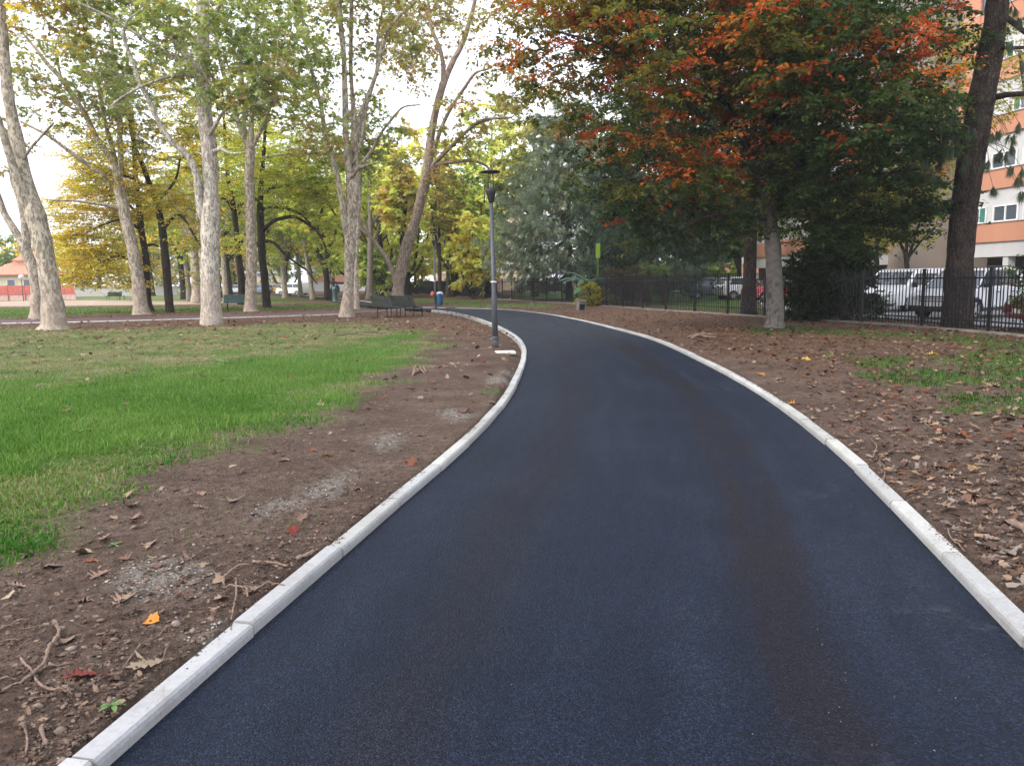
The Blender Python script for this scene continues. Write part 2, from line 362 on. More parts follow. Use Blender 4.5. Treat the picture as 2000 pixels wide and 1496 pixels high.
def kerb(line, side, name, wd=0.102, top=0.088, stone=1.0):
    q = resample(line, stone); mb = MB()
    prof = [(0.0, -0.04), (0.0, 0.062), (0.004, 0.078), (0.014, top), (wd - 0.012, top + 0.002), (wd, top - 0.012), (wd, -0.04)]
    k = len(prof)
    for i in range(len(q) - 1):
        a, e = q[i][:2], q[i + 1][:2]; d = (e - a) / np.linalg.norm(e - a); nn = np.array([-d[1], d[0]]) * side
        j = np.linalg.norm(e - a); dz = rng.normal(0, 0.003); sh = rng.normal(0, 0.0025); tl = rng.normal(0, 0.0016)
        tc = np.array([1, 1, 1.0]) * rng.uniform(0.80, 1.06) * np.array([1, 1, rng.uniform(0.94, 1.02)])
        ss = np.array([0.008, 0.3 * j, 0.7 * j, j - 0.008]); V = []
        for q_, s in enumerate(ss):
            for (u, z) in prof:
                zz = z + (dz + tl * (s / j - .5) if z > 0 else 0)
                p = a + d * s + nn * (u + sh); V.append((p[0], p[1], zz))
        i0 = np.arange(k - 1); Fs = np.vstack([np.column_stack([r * k + i0, r * k + i0 + 1, (r + 1) * k + i0 + 1, (r + 1) * k + i0]) for r in range(len(ss) - 1)])
        mb.add(V, [Fs if side < 0 else Fs[:, ::-1], np.arange(k), (len(ss) - 1) * k + np.arange(k)[::-1]], tc)
        # bedding mortar filling the bottom of the joint
    o = mb.build(name, M_KERB, attr=True); o['kind'] = 'structure'; return o
Lk = L[L[:, 1] < 41.5]; Rk = R[R[:, 1] < 43.5]
kerb(Lk, 1, 'kerb'); kerb(Rk, -1, 'kerb')
mfar = plain('white_edging', (0.55, 0.53, 0.5), 0.8)
def edging(line, side, name, wd=0.12, z0=-0.05, z1=0.085, off=0.0):
    q = resample(line, 1.5); d = norm(np.gradient(q[:, :2], axis=0)); nn = np.column_stack([-d[:, 1], d[:, 0]]) * side
    a = q[:, :2] + nn * off; b2 = a + nn * wd; m_ = len(q)
    V = np.vstack([np.column_stack([a, np.full(m_, z0)]), np.column_stack([a, np.full(m_, z1)]), np.column_stack([b2, np.full(m_, z1)]), np.column_stack([b2, np.full(m_, z0)])])
    i = np.arange(m_ - 1); mb = MB(); mb.add(V, [np.vstack([np.column_stack([r * m_ + i, r * m_ + i + 1, (r + 1) * m_ + i + 1, (r + 1) * m_ + i]) for r in range(3)])])
    o = mb.build(name, mfar); o['kind'] = 'structure'; return o
edging(R[R[:, 1] >= 44], -1, 'kerb'); 
kk = RN[(RN[:, 0] < -7.6)]; edging(kk, -1, 'kerb', 0.14, -0.05, 0.098)

# ================================================================== GROUND
def W(l, z=0.06): return [at(x, y, z)[:2] for x, y in l]
G_BRIGHT = W([(-260, 775), (0, 752), (120, 755), (250, 738), (330, 722), (430, 712), (480, 694), (600, 690), (700, 682), (760, 655), (815, 648), (812, 668), (790, 690), (740, 738), (690, 765), (600, 788), (480, 838), (380, 875), (300, 872), (200, 888), (60, 915), (0, 938), (-260, 990)])
G_DRY = W([(-700, 655), (0, 640), (60, 642), (160, 645), (300, 640), (420, 640), (560, 632), (640, 632), (700, 634), (760, 640), (820, 645), (815, 660), (780, 700), (740, 760), (640, 800), (500, 850), (330, 915), (100, 985), (30, 1060), (-260, 1150)])
G_BACK = W([(-900, 616), (-300, 606), (0, 602), (160, 601), (330, 600), (500, 599), (640, 595), (690, 594.5), (690, 600), (560, 604), (440, 608), (240, 612), (100, 618), (0, 621), (-900, 646)])
G_RIGHT = [W([(1850, 690), (1930, 680), (2080, 650), (2200, 760), (2100, 830), (1950, 812), (1930, 790), (1890, 745)]), W([(1660, 700), (1730, 695), (1850, 725), (1930, 775), (1900, 790), (1800, 760), (1740, 735), (1680, 715)]),
           W([(1480, 640), (1560, 632), (1680, 645), (1800, 650), (1900, 660), (2000, 668), (2000, 680), (1850, 672), (1700, 660), (1560, 652), (1490, 650)]),
           W([(868, 583), (960, 589), (1040, 593), (1115, 597.5), (1060, 603), (960, 601), (870, 597), (760, 584)])]
G_GARDEN = W([(1010, 583), (1100, 587), (1220, 595), (1305, 601), (1418, 607), (1480, 611), (1500, 590), (1400, 576), (1200, 566), (1000, 572)])
G_PATCH = [W([(925, 770), (960, 757), (985, 760), (985, 770), (940, 775)]), W([(-30, 1010), (30, 1000), (70, 1060), (40, 1110), (-30, 1120)])]
GRAVEL = [W([(610, 945), (650, 915), (700, 905), (735, 915), (690, 950), (640, 975), (600, 985), (560, 1000), (500, 1020), (520, 990)]), W([(240, 1130), (300, 1110), (370, 1125), (360, 1165), (280, 1175)]), W([(720, 860), (770, 850), (800, 862), (740, 880)]), W([(860, 805), (900, 800), (930, 815), (890, 825)]), W([(950, 735), (990, 725), (985, 745), (955, 750)]), W([(400, 1240), (440, 1225), (460, 1245), (420, 1265)])]
SAND = W([(-900, 613), (0, 598.5), (130, 598), (240, 596.5), (400, 594.5), (520, 592), (420, 588.5), (300, 588.5), (170, 586.5), (0, 588), (-900, 602)])
GREENF = W([(-700, 599), (0, 587.5), (170, 586), (300, 588), (420, 588), (540, 592), (600, 588), (560, 578), (300, 573), (0, 578), (-700, 589)])

def lines(fine_lo, fine_hi, s, g, lo, hi):
    a = list(np.arange(fine_lo, fine_hi, s)); d = s; x = a[-1]
    while x < hi: d *= g; x += d; a.append(x)
    d = s; x = a[0]; pre = []
    while x > lo: d *= g; x -= d; pre.append(x)
    return np.array(pre[::-1] + a)
XS = lines(-4.2, 5.0, 0.032, 1.045, -900, 900); YS = lines(1.5, 8.5, 0.032, 1.03, -60, 1500)
gx, gy = np.meshgrid(XS, YS); gx = gx.ravel(); gy = gy.ravel()
spx = np.gradient(XS); spy = np.gradient(YS); SPAC = np.maximum(*np.meshgrid(spx, spy)).ravel()
near = (np.abs(gx) < 60) & (gy > -20) & (gy < 160)
dpath = np.full(gx.shape, 1e6); xi, yi = gx[near], gy[near]
d1 = pdist(PATH_POLY, xi, yi, True); d1[inside(PATH_POLY, xi, yi)] = 0
d2 = pdist(RED_POLY, xi, yi, True); d2[inside(RED_POLY, xi, yi)] = 0
dkerb = d1.copy(); dpath[near] = d1 - 0.08
def soft_mask(poly, x, y, soft, jit=0.35, seed=3):
    msk = inside(poly, x, y); d = pdist(poly, x, y, True); sd = np.where(msk, d, -d)
    dist = np.hypot(x, y); sd = sd + (fbm(x * 1.3, y * 1.3, seed) - 0.5) * jit * np.clip(dist / 6, 0.6, 4)
    return sstep(-soft, soft, sd)
def ground_masks(x, y):
    dist = np.hypot(x, y); s = np.clip(dist / 12, 0.35, 2.5)
    o = {}
    o['bright'] = soft_mask(G_BRIGHT, x, y, 0.5, 1.2, 3)
    o['dry'] = soft_mask(G_DRY, x, y, 0.5, 1.2, 9)
    o['back'] = np.maximum(soft_mask(G_BACK, x, y, 1.5, 1.5, 5), soft_mask(GREENF, x, y, 3, 1.5, 5))
    r = 0
    for k, p in enumerate(G_RIGHT): r = np.maximum(r, soft_mask(p, x, y, 0.35, 1.0, 21 + k) * (0.35 + 0.65 * sstep(0.35, 0.6, fbm(x * 2.2, y * 2.2, 40 + k))))
    for k, p in enumerate(G_PATCH): r = np.maximum(r, soft_mask(p, x, y, 0.12, 0.3, 31 + k) * 0.4)
    o['right'] = np.maximum(r, soft_mask(G_GARDEN, x, y, 1.0, 1.0, 77) * .95)
    g = 0
    for k, p in enumerate(GRAVEL): g = np.maximum(g, soft_mask(p, x, y, 0.15, 0.4, 51 + k))
    o['gravel'] = g
    o['sand'] = soft_mask(SAND, x, y, 2.0, 1.0, 61)
    return o
mk = {k: np.zeros(gx.shape) for k in ('bright', 'dry', 'back', 'right', 'gravel', 'sand')}
for k, v in ground_masks(xi, yi).items(): mk[k][near] = v
far = ~near; mk['back'][far] = 0.85
grassy = np.clip(mk['bright'] + 0.5 * mk['dry'], 0, 1)
dist = np.hypot(gx, gy)
amp = np.clip(1.3 - dist / 14, 0.12, 1)
def soil_h(x, y):
    return (fbm(x * 1.1, y * 1.1, 70, 3) - 0.5) * 0.055 + (fbm(x * 5, y * 5, 71, 4) - 0.5) * 0.045 + (np.abs(fbm(x * 13, y * 13, 72, 3) - 0.5)) * 0.07 * (0.4 + fbm(x * 1.7, y * 1.7, 73, 2))
hgt = soil_h(gx, gy) * amp
hgt = hgt * np.where(SPAC < 0.5, 1, 0.3)
edge = np.clip(dpath / 0.5, 0, 1)
Z = 0.062 + hgt * (0.35 + 0.65 * edge) + 0.02 * grassy
rampw = np.maximum(0.07, 1.6 * SPAC)
Z = np.where(dpath < 1e5, -0.06 + (Z + 0.06) * sstep(-0.02, 1, np.clip(dpath / rampw, -0.02, 1)), Z)
nx, ny = len(XS), len(YS); i, j = np.meshgrid(np.arange(ny - 1), np.arange(nx - 1), indexing='ij'); q = (i * nx + j).ravel()
mb = MB(); mb.add(np.column_stack([gx, gy, Z]), [np.column_stack([q, q + 1, q + nx + 1, q + nx])])
m, n, b = newmat('ground_soil'); c = coord(n)
ma = attr(n, 'mask_a'); mb2 = attr(n, 'mask_b'); s1 = N(n, 'ShaderNodeSeparateColor'); n.links.new(ma, s1.inputs[0]); s2 = N(n, 'ShaderNodeSeparateColor'); n.links.new(mb2, s2.inputs[0])
BR, DR, BK = s1.outputs; RT, GV, SA = s2.outputs
f1 = noise(n, c, 1.3, 6, 0.62); f2 = noise(n, c, 14, 5, 0.68); f3 = noise(n, c, 70, 4, 0.7); cl = voro(n, c, 46)
soil = ramp(n, math_(n, 'ADD', math_(n, 'MULTIPLY', f1, 0.45), math_(n, 'MULTIPLY', f2, 0.55)), [(0.30, (0.050, 0.033, 0.025)), (0.5, (0.110, 0.076, 0.058)), (0.70, (0.215, 0.158, 0.124))])
soil = mixc(n, 0.55, soil, ramp(n, f3, [(0.25, (0.45, 0.42, 0.40)), (0.7, (1.25, 1.25, 1.25))]), 'MULTIPLY')
lit = voro(n, scaled(n, c, (1, 1, 1)), 13.0); lits = N(n, 'ShaderNodeSeparateColor'); n.links.new(lit.outputs['Color'], lits.inputs[0])
litter = ramp(n, lits.outputs[0], [(0.0, (0.055, 0.028, 0.018)), (0.4, (0.12, 0.058, 0.032)), (0.75, (0.17, 0.09, 0.05)), (1.0, (0.20, 0.13, 0.08))])
LT = attr(n, 'litter', 'Fac')
soil = mixc(n, math_(n, 'MULTIPLY', LT, maprange(n, noise(n, c, 6, 4, 0.7), 0.36, 0.56)), soil, litter)
gv = ramp(n, noise(n, c, 55, 4, 0.75), [(0.3, (0.10, 0.085, 0.07)), (0.7, (0.31, 0.285, 0.25))])
soil = mixc(n, math_(n, 'MULTIPLY', GV, maprange(n, f2, 0.34, 0.56)), soil, gv)
dry = ramp(n, math_(n, 'ADD', math_(n, 'MULTIPLY', f2, 0.5), math_(n, 'MULTIPLY', noise(n, c, 0.9, 5, 0.65), 0.5)), [(0.38, (0.060, 0.125, 0.025)), (0.48, (0.115, 0.155, 0.045)), (0.54, (0.21, 0.185, 0.095)), (0.64, (0.29, 0.23, 0.15))])
grs = ramp(n, f2, [(0.3, (0.040, 0.085, 0.016)), (0.7, (0.085, 0.17, 0.030))])
bks = ramp(n, math_(n, 'ADD', math_(n, 'MULTIPLY', noise(n, c, 0.35, 5, 0.65), 0.6), math_(n, 'MULTIPLY', f2, 0.4)), [(0.36, (0.07, 0.135, 0.03)), (0.52, (0.13, 0.165, 0.055)), (0.66, (0.24, 0.19, 0.10))])
snd = ramp(n, noise(n, c, 0.6, 5), [(0.3, (0.34, 0.26, 0.19)), (0.7, (0.46, 0.37, 0.28))])
col = mixc(n, math_(n, 'MULTIPLY', DR, 0.92), soil, dry); col = mixc(n, BR, col, grs); col = mixc(n, RT, col, grs); col = mixc(n, BK, col, bks); col = mixc(n, SA, col, snd)
n.links.new(col, b.inputs['Base Color']); b.inputs['Roughness'].default_value = 0.95; b.inputs['Specular IOR Level'].default_value = 0.12
hh = math_(n, 'ADD', math_(n, 'MULTIPLY', f2, 1.2), math_(n, 'ADD', math_(n, 'MULTIPLY', f3, 0.55), math_(n, 'MULTIPLY', cl.outputs['Distance'], -0.35)))
bump(n, hh, 1.0, 0.06, b)
ground = mb.build('ground', m, smooth=True); ground['kind'] = 'structure'; ground['label'] = 'bare soil and grass of the park floor'
one = np.ones(gx.shape)
for nm, cols in (('mask_a', ('bright', 'dry', 'back')), ('mask_b', ('right', 'gravel', 'sand'))):
    a = ground.data.attributes.new(nm, 'FLOAT_COLOR', 'POINT'); a.data.foreach_set('color', np.column_stack([mk[k] for k in cols] + [one]).astype(np.float32).ravel())
def litter_amt(x, y):
    """how thick fallen leaves lie: thick by the fence and under the planes, thin by the camera"""
    dd = np.hypot(x, y); rightside = sstep(0.0, 2.0, x - np.interp(y, R[:, 1][:60], R[:, 0][:60]) + 0.0)
    r = rightside * sstep(4, 22, y) * 0.9 + (1 - rightside) * sstep(13, 30, y) * 0.75
    return np.clip(r * (0.4 + 1.1 * fbm(x * 0.5, y * 0.5, 88)), 0, 1)
a = ground.data.attributes.new('litter', 'FLOAT', 'POINT'); lv = np.zeros(gx.shape); lv[near] = litter_amt(xi, yi); a.data.foreach_set('value', lv.astype(np.float32))

def ground_z(x, y):
    d = np.hypot(x, y); am = np.clip(1.3 - d / 14, 0.12, 1); return 0.062 + soil_h(x, y) * am * 0.95
KERB_CLEAR = 0.15
def off_path(x, y, clear=KERB_CLEAR):
    dA = pdist(PATH_POLY, x, y, True); ok = ~inside(PATH_POLY, x, y) & (dA > clear)
    dB = pdist(RED_POLY, x, y, True); return ok & ~inside(RED_POLY, x, y) & (dB > 0.12)
print('ground verts', len(gx))

# ================================================================== GRASS
def blades(x, y, hmin, hmax, wdt, cols, seed, lean=0.5, patch=2.0):
    n_ = len(x); rg = np.random.default_rng(seed); z = ground_z(x, y) - 0.005
    h = rg.uniform(hmin, hmax, n_); az = rg.uniform(0, 2 * np.pi, n_) + 2.5 * fbm(x * 2, y * 2, seed); ln = rg.uniform(0.1, lean, n_) * h
    fa = rg.uniform(0, 2 * np.pi, n_); wv = wdt * rg.uniform(0.6, 1.3, n_)
    sx_, sy_ = np.cos(fa) * wv * .5, np.sin(fa) * wv * .5; dx, dy = np.cos(az) * ln, np.sin(az) * ln
    b0 = np.column_stack([x - sx_, y - sy_, z]); b1 = np.column_stack([x + sx_, y + sy_, z])
    m0 = np.column_stack([x - sx_ * .8 + dx * .35, y - sy_ * .8 + dy * .35, z + h * .6]); m1 = np.column_stack([x + sx_ * .8 + dx * .35, y + sy_ * .8 + dy * .35, z + h * .6])
    t0 = np.column_stack([x + dx, y + dy, z + h * np.sqrt(np.clip(1 - 0.5 * (ln / h) ** 2, 0.3, 1))])
    V = np.stack([b0, b1, m1, m0, t0], 1).reshape(-1, 3); o = np.arange(n_) * 5
    pal = np.array(cols); ci = np.clip(((fbm(x * 1.1, y * 1.1, seed + 4) - .5) * patch * len(pal) + len(pal) * .45 + rg.normal(0, 0.9, n_)), 0, len(pal) - 1).astype(int)
    T = np.repeat(pal[ci] * rg.uniform(0.75, 1.25, (n_, 1)), 5, 0)
    return V, [np.column_stack([o, o + 1, o + 2, o + 3]), np.column_stack([o + 3, o + 2, o + 4])], T
def scatter(n_, x0, x1, y0, y1, seed, dens):
    rg = np.random.default_rng(seed); y = y0 * (y1 / y0) ** rg.random(n_) if y0 > 0 else rg.uniform(y0, y1, n_)
    x = rg.uniform(x0, x1, n_) ; k = rg.random(n_) < dens(x, y); return x[k], y[k]
def wedge(n_, seed, y0, y1, px0, px1, p=1.0):
    """random ground places between two depths, seen or nearly seen by the camera"""
    rg = np.random.default_rng(seed); y = (y0 ** -p + rg.random(n_) * (y1 ** -p - y0 ** -p)) ** (-1 / p)
    return rg.uniform(px0, px1, n_) * y / F, y
GREEN = [(0.034, 0.105, 0.007), (0.060, 0.145, 0.014), (0.088, 0.185, 0.024), (0.120, 0.215, 0.038), (0.15, 0.245, 0.055), (0.19, 0.20, 0.08)]
DRYG = [(0.06, 0.13, 0.022), (0.09, 0.16, 0.032), (0.14, 0.18, 0.055), (0.22, 0.20, 0.10), (0.28, 0.225, 0.14)]
gm_ = MB()
x, y = wedge(330000, 101, 4.0, 26, -1650, -80, 0.6)
mm = ground_masks(x, y); keep = (rng.random(len(x)) < mm['bright'] * (0.45 + 0.75 * fbm(x * 3, y * 3, 5))) & off_path(x, y)
x, y = x[keep], y[keep]; dd = np.hypot(x, y)
V, Fc, T = blades(x, y, 0.045, 0.13, 0.0075, GREEN, 7, 0.9, 0.7); gm_.add(V, Fc); gm_.T[-1] = T
print('bright blades', len(x))
o = gm_.build('grass', M_GRASS, attr=True); tag(o, 'tall bright green grass left of the bare soil', 'grass', kind='stuff')
gm_ = MB()
x, y = wedge(240000, 102, 4.0, 34, -1600, -60, 0.3); mm = ground_masks(x, y)
keep = (rng.random(len(x)) < np.clip(mm['dry'] + 0.0, 0, 1) * (1 - 0.6 * mm['bright']) * sstep(0.3, 0.62, fbm(x * 1.7, y * 1.7, 15) * 0.7 + 0.3 * mm['dry'])) & off_path(x, y)
x, y = x[keep], y[keep]
V, Fc, T = blades(x, y, 0.025, 0.075, 0.011, DRYG, 8, 1.0); gm_.add(V, Fc); gm_.T[-1] = T * np.where((np.repeat(rng.random(len(x)) < .75, 5) & (V[:, 1] < 10.5))[:, None], (.45, .85, .35), (.95, 1.0, .9))
x, y = wedge(60000, 103, 6, 40, 300, 1150, 0.4); mm = ground_masks(x, y)
keep = (rng.random(len(x)) < mm['right'] * 0.7) & off_path(x, y); x, y = x[keep], y[keep]
V, Fc, T = blades(x, y, 0.04, 0.11, 0.011, GREEN[:4], 18, 1.0); gm_.add(V, Fc); gm_.T[-1] = T * 0.55
x, y = wedge(16000, 104, 3, 9, -1100, -50, 0.4); mm = ground_masks(x, y)
keep = (rng.random(len(x)) < np.clip(mm['right'] * .8 + sstep(0.62, 0.72, fbm(x * 1.5, y * 1.5, 44)) * 0.10, 0, 1)) & off_path(x, y); x, y = x[keep], y[keep]
V, Fc, T = blades(x, y, 0.03, 0.07, 0.005, DRYG, 19, 1.0); gm_.add(V, Fc); gm_.T[-1] = T * 0.8
x, y = wedge(60000, 105, 34, 75, -1100, -200, 0.2); mm = ground_masks(x, y)
keep = (rng.random(len(x)) < mm['back'] * 0.8) & off_path(x, y); x, y = x[keep], y[keep]
V, Fc, T = blades(x, y, 0.05, 0.12, 0.03, DRYG[:3] + GREEN[1:4], 20, 1.0); gm_.add(V, Fc); gm_.T[-1] = T
o = gm_.build('short_grass', M_GRASS, attr=True); tag(o, 'thin short yellowing grass with bare gaps', 'grass', kind='stuff')

# ================================================================== CLODS, GRAVEL, GRIT
ico = bpy.data.meshes.new('tmp'); import bmesh
bm = bmesh.new(); bmesh.ops.create_icosphere(bm, subdivisions=1, radius=1); IV = np.array([v.co[:] for v in bm.verts]); IF = np.array([[v.index for v in f.verts] for f in bm.faces]); bm.free(); bpy.data.meshes.remove(ico)
def rocks(x, y, s, cols, seed, sink=0.3, flat=0.6, jit=0.16):
    n_ = len(x); rg = np.random.default_rng(seed); z = ground_z(x, y)
    sc = s[:, None] * rg.uniform(0.6, 1.3, (n_, 3)); sc[:, 2] *= flat
    J = 1 + rg.normal(0, jit, (n_, len(IV), 1)); Vv_ = IV[None] * J * sc[:, None]
    a = rg.uniform(0, 6.28, n_); ca, sa = np.cos(a)[:, None], np.sin(a)[:, None]
    X = Vv_[..., 0] * ca - Vv_[..., 1] * sa; Y = Vv_[..., 0] * sa + Vv_[..., 1] * ca
    V = np.stack([X + x[:, None], Y + y[:, None], Vv_[..., 2] + (z + s * flat * (1 - 2 * sink))[:, None]], 2).reshape(-1, 3)
    Fc = (IF[None] + (np.arange(n_) * len(IV))[:, None, None]).reshape(-1, 3)
    pal = np.array(cols); T = np.repeat(pal[rg.integers(0, len(pal), n_)] * rg.uniform(0.75, 1.2, (n_, 1)), len(IV), 0)
    return V, [Fc], T
m, n, b = newmat('clod'); c = coord(n); t = attr(n, 'tint')
n.links.new(mixc(n, 0.6, t, ramp(n, noise(n, c, 60, 4, 0.7), [(0.3, (0.5, 0.5, 0.5)), (0.7, (1.3, 1.3, 1.3))]), 'MULTIPLY'), b.inputs['Base Color']); b.inputs['Roughness'].default_value = 0.95; b.inputs['Specular IOR Level'].default_value = 0.15
bump(n, noise(n, c, 90, 4), 0.6, 0.01, b); M_CLOD = m
SOILC = [(0.090, 0.061, 0.047), (0.115, 0.080, 0.062), (0.145, 0.104, 0.082), (0.072, 0.049, 0.037)]
STONEC = [(0.22, 0.195, 0.17), (0.16, 0.13, 0.11), (0.27, 0.25, 0.225), (0.19, 0.15, 0.125), (0.34, 0.32, 0.29)]
cm = MB()
x, y = wedge(75000, 201, 1.6, 15, -1050, 80, 1.0); mm = ground_masks(x, y); keep = off_path(x, y, 0.13) & (rng.random(len(x)) > mm['bright'] * 1.2) & (rng.random(len(x)) < 0.25 + 0.9 * sstep(0.4, 0.6, fbm(x * 2, y * 2, 90))); x, y = x[keep], y[keep]
V, Fc, T = rocks(x, y, 0.0025 + 0.012 * rng.random(len(x)) ** 5.0, SOILC, 1, 0.42, 0.6, 0.30); cm.add(V, Fc); cm.T[-1] = T
x, y = wedge(16000, 202, 2.5, 14, 350, 1080, 1.0); keep = off_path(x, y, 0.13); x, y = x[keep], y[keep]
V, Fc, T = rocks(x, y, 0.0025 + 0.010 * rng.random(len(x)) ** 5, SOILC, 2, 0.42, 0.6, 0.30); cm.add(V, Fc); cm.T[-1] = T
for line, sd_ in ((L, 1), (R, -1)):
    n_ = 5000; q = line[(line[:, 1] > 1.5) & (line[:, 1] < 16)]; k_ = rng.integers(0, len(q) - 1, n_); d_ = norm(np.gradient(q[:, :2], axis=0)); off_ = 0.102 - np.abs(rng.normal(0, .022, n_)); pp = q[k_, :2] + rng.uniform(-.15, .15, (n_, 1)) * d_[k_] + np.column_stack([-d_[k_, 1], d_[k_, 0]]) * sd_ * off_[:, None]
    kp = rng.random(n_) < sstep(.45, .65, fbm(pp[:, 0] * 1.7, pp[:, 1] * 1.7, 93)); pp = pp[kp]
    V, Fc, T = rocks(pp[:, 0], pp[:, 1], 0.002 + 0.005 * rng.random(len(pp)) ** 3, SOILC, 6, 0.3, 0.6, 0.3); V[:, 2] += np.repeat(0.088 - ground_z(pp[:, 0], pp[:, 1]), len(IV)); cm.add(V, Fc); cm.T[-1] = T
o = cm.build('soil_clods', M_CLOD, attr=True); tag(o, 'crumbly brown soil clods on the bare ground', 'soil clods', kind='stuff')
cm = MB()
x, y = wedge(70000, 203, 1.6, 16, -1050, 80, 0.8); mm = ground_masks(x, y); keep = off_path(x, y, 0.13) & (rng.random(len(x)) < np.maximum(mm['gravel'] * 0.95, 0.012 * (1 - mm['dry']))); x, y = x[keep], y[keep]
V, Fc, T = rocks(x, y, 0.003 + 0.008 * rng.random(len(x)) ** 2.5, STONEC, 3, 0.35); cm.add(V, Fc); cm.T[-1] = T
x, y = wedge(110, 204, 1.6, 9, -1050, 0, 0.8); mm = ground_masks(x, y); keep = off_path(x, y, 0.15) & (mm['dry'] < 0.3); x, y = x[keep], y[keep]
V, Fc, T = rocks(x, y, rng.uniform(0.010, 0.026, len(x)), STONEC[1:2] + STONEC[3:4] + SOILC[2:3], 4, 0.35); cm.add(V, Fc); cm.T[-1] = T
o = cm.build('gravel', M_CLOD, smooth=True, attr=True); tag(o, 'pale gravel and pebbles scattered over the soil', 'gravel', kind='stuff')
x, y = wedge(1500, 205, 2.2, 12, -500, 1000, 0.9); keep = inside(PATH_POLY, x, y) & (pdist(PATH_POLY, x, y, True) > 0.03)
dR_ = pdist(R, x, y); keep &= rng.random(len(x)) < np.where(dR_ < 0.9, 0.16, 0.012) * sstep(0.45, 0.62, fbm(x * 2.5, y * 2.5, 92) + 0.06); x, y = x[keep], y[keep]
cm = MB(); V, Fc, T = rocks(x, y, rng.uniform(0.001, 0.0034, len(x)), [(0.30, 0.29, 0.28), (0.2, 0.19, 0.18)], 5, 0.1); 
V[:, 2] += np.repeat(ZA - ground_z(x, y), len(IV)); cm.add(V, Fc); cm.T[-1] = T
o = cm.build('grit', M_CLOD, attr=True); tag(o, 'white grit specks scattered on the new asphalt', 'grit', kind='stuff')

for px, py, s_, lb in ((440, 711, .30, 'broad leaved weed standing in the bright grass near its upper edge'), (147, 848, .22, 'flat pale leaved weed in the bright grass near the left edge'), (452, 745, .2, 'low weed rosette in the middle of the bright grass'), (224, 1058, .05, 'tiny green weed on the bare soil beside a narrow pinkish leaf'), (222, 1385, .06, 'small weed tuft against the left kerb near the bottom')):
    p = at(px, py, .07); mbw = MB(); 
    for k in range(7):
        a_ = k * .9 + rng.uniform(-.2, .2); up_ = rng.uniform(.25, .7); ts = np.linspace(0, 1, 7); w_ = .16 * np.sin(np.pi * np.clip(ts * .95 + .03, 0, 1)) ** .8; r_ = ts * rng.uniform(.7, 1.1); z_ = up_ * ts - .45 * ts ** 2
        V = []
        for t_, ww, rr, zz in zip(ts, w_, r_, z_): c0 = np.array([math.cos(a_) * rr, math.sin(a_) * rr, zz + .03]); sv = np.array([-math.sin(a_), math.cos(a_), 0]) * ww; V += [c0 - sv + [0, 0, .03], c0, c0 + sv + [0, 0, .03]]
        kk_ = np.arange(6) * 3; mbw.add(np.array(V) * s_, [np.vstack([np.column_stack([kk_, kk_ + 1, kk_ + 4, kk_ + 3]), np.column_stack([kk_ + 1, kk_ + 2, kk_ + 5, kk_ + 4])])], (.13, .22, .07))
    o = mbw.build('weed', M_GRASS, smooth=True, attr=True, loc=(p[0], p[1], float(ground_z(p[0:1], p[1:2])[0]))); tag(o, lb, 'weed')
# ================================================================== FALLEN LEAVES
m, n, b = newmat('fallen_leaf'); oi = N(n, 'ShaderNodeObjectInfo'); c = coord(n)
tn = mixc(n, 0.55, oi.outputs['Color'], ramp(n, noise(n, c, 40, 4, 0.7), [(0.3, (0.55, 0.5, 0.45)), (0.7, (1.25, 1.25, 1.25))]), 'MULTIPLY')
n.links.new(tn, b.inputs['Base Color']); b.inputs['Roughness'].default_value = 0.7; b.inputs['Specular IOR Level'].default_value = 0.25; M_FALL = m
def leaf_geo(seed, lobes=True):
    rg = np.random.default_rng(seed)
    ts = [0, .10, .2, .30, .40, .50, .60, .72, .82, 1.0]
    ws = [.02, .16, .07, .34, .10, .46, .11, .27, .08, 0.0] if lobes else [.02, .16, .27, .34, .37, .36, .31, .22, .12, 0.0]
    fw = [.0, .05, .0, .10, .0, .12, .0, .10, .0, 0]
    curl = rg.uniform(0.25, 1.1); bend = rg.uniform(-.25, .45); tw = rg.uniform(-.5, .5); V = []
    for t, w_, f_ in zip(ts, ws, fw):
        for sgn in (-1, 0, 1):
            ww = w_ * rg.uniform(.75, 1.2) * sgn; z = curl * ww * ww * 1.6 + bend * (t - .5) ** 2 + tw * ww * t * .5 + rg.normal(0, .012)
            V.append((ww, t - .5 + f_ * abs(sgn) * (1 if lobes else .3), z))
    V = np.array(V); V[:, 2] -= V[:, 2].min(); k = np.arange(len(ts) - 1) * 3
    Fc = np.vstack([np.column_stack([k, k + 1, k + 4, k + 3]), np.column_stack([k + 1, k + 2, k + 5, k + 4])])
    return V, Fc
LEAF_ME = []
for s_ in range(10):
    V, Fc = leaf_geo(300 + s_, s_ < 7); mb = MB(); mb.add(V, [Fc]); mb.tube([(0, -.5, V[1][2]), (.02, -.65, V[1][2] + .01), (.06, -.78, V[1][2] - .0)], [.011, .009, .006], 4)
    o = mb.build('fallen_leaf', M_FALL, smooth=True); LEAF_ME.append(o.data); bpy.data.objects.remove(o)
LCOL0 = dict(tan=(0.46, 0.31, 0.21), pale=(0.56, 0.44, 0.30), pink=(0.38, 0.225, 0.165), brown=(0.20, 0.105, 0.065), rust=(0.30, 0.095, 0.035), orange=(0.60, 0.22, 0.03), yellow=(0.66, 0.42, 0.06), red=(0.26, 0.035, 0.02), grey=(0.33, 0.265, 0.22), dark=(0.12, 0.07, 0.05))
LCOL = {k: tuple(x * (.60 if k in ('orange', 'yellow') else .47) for x in v) for k, v in LCOL0.items()}
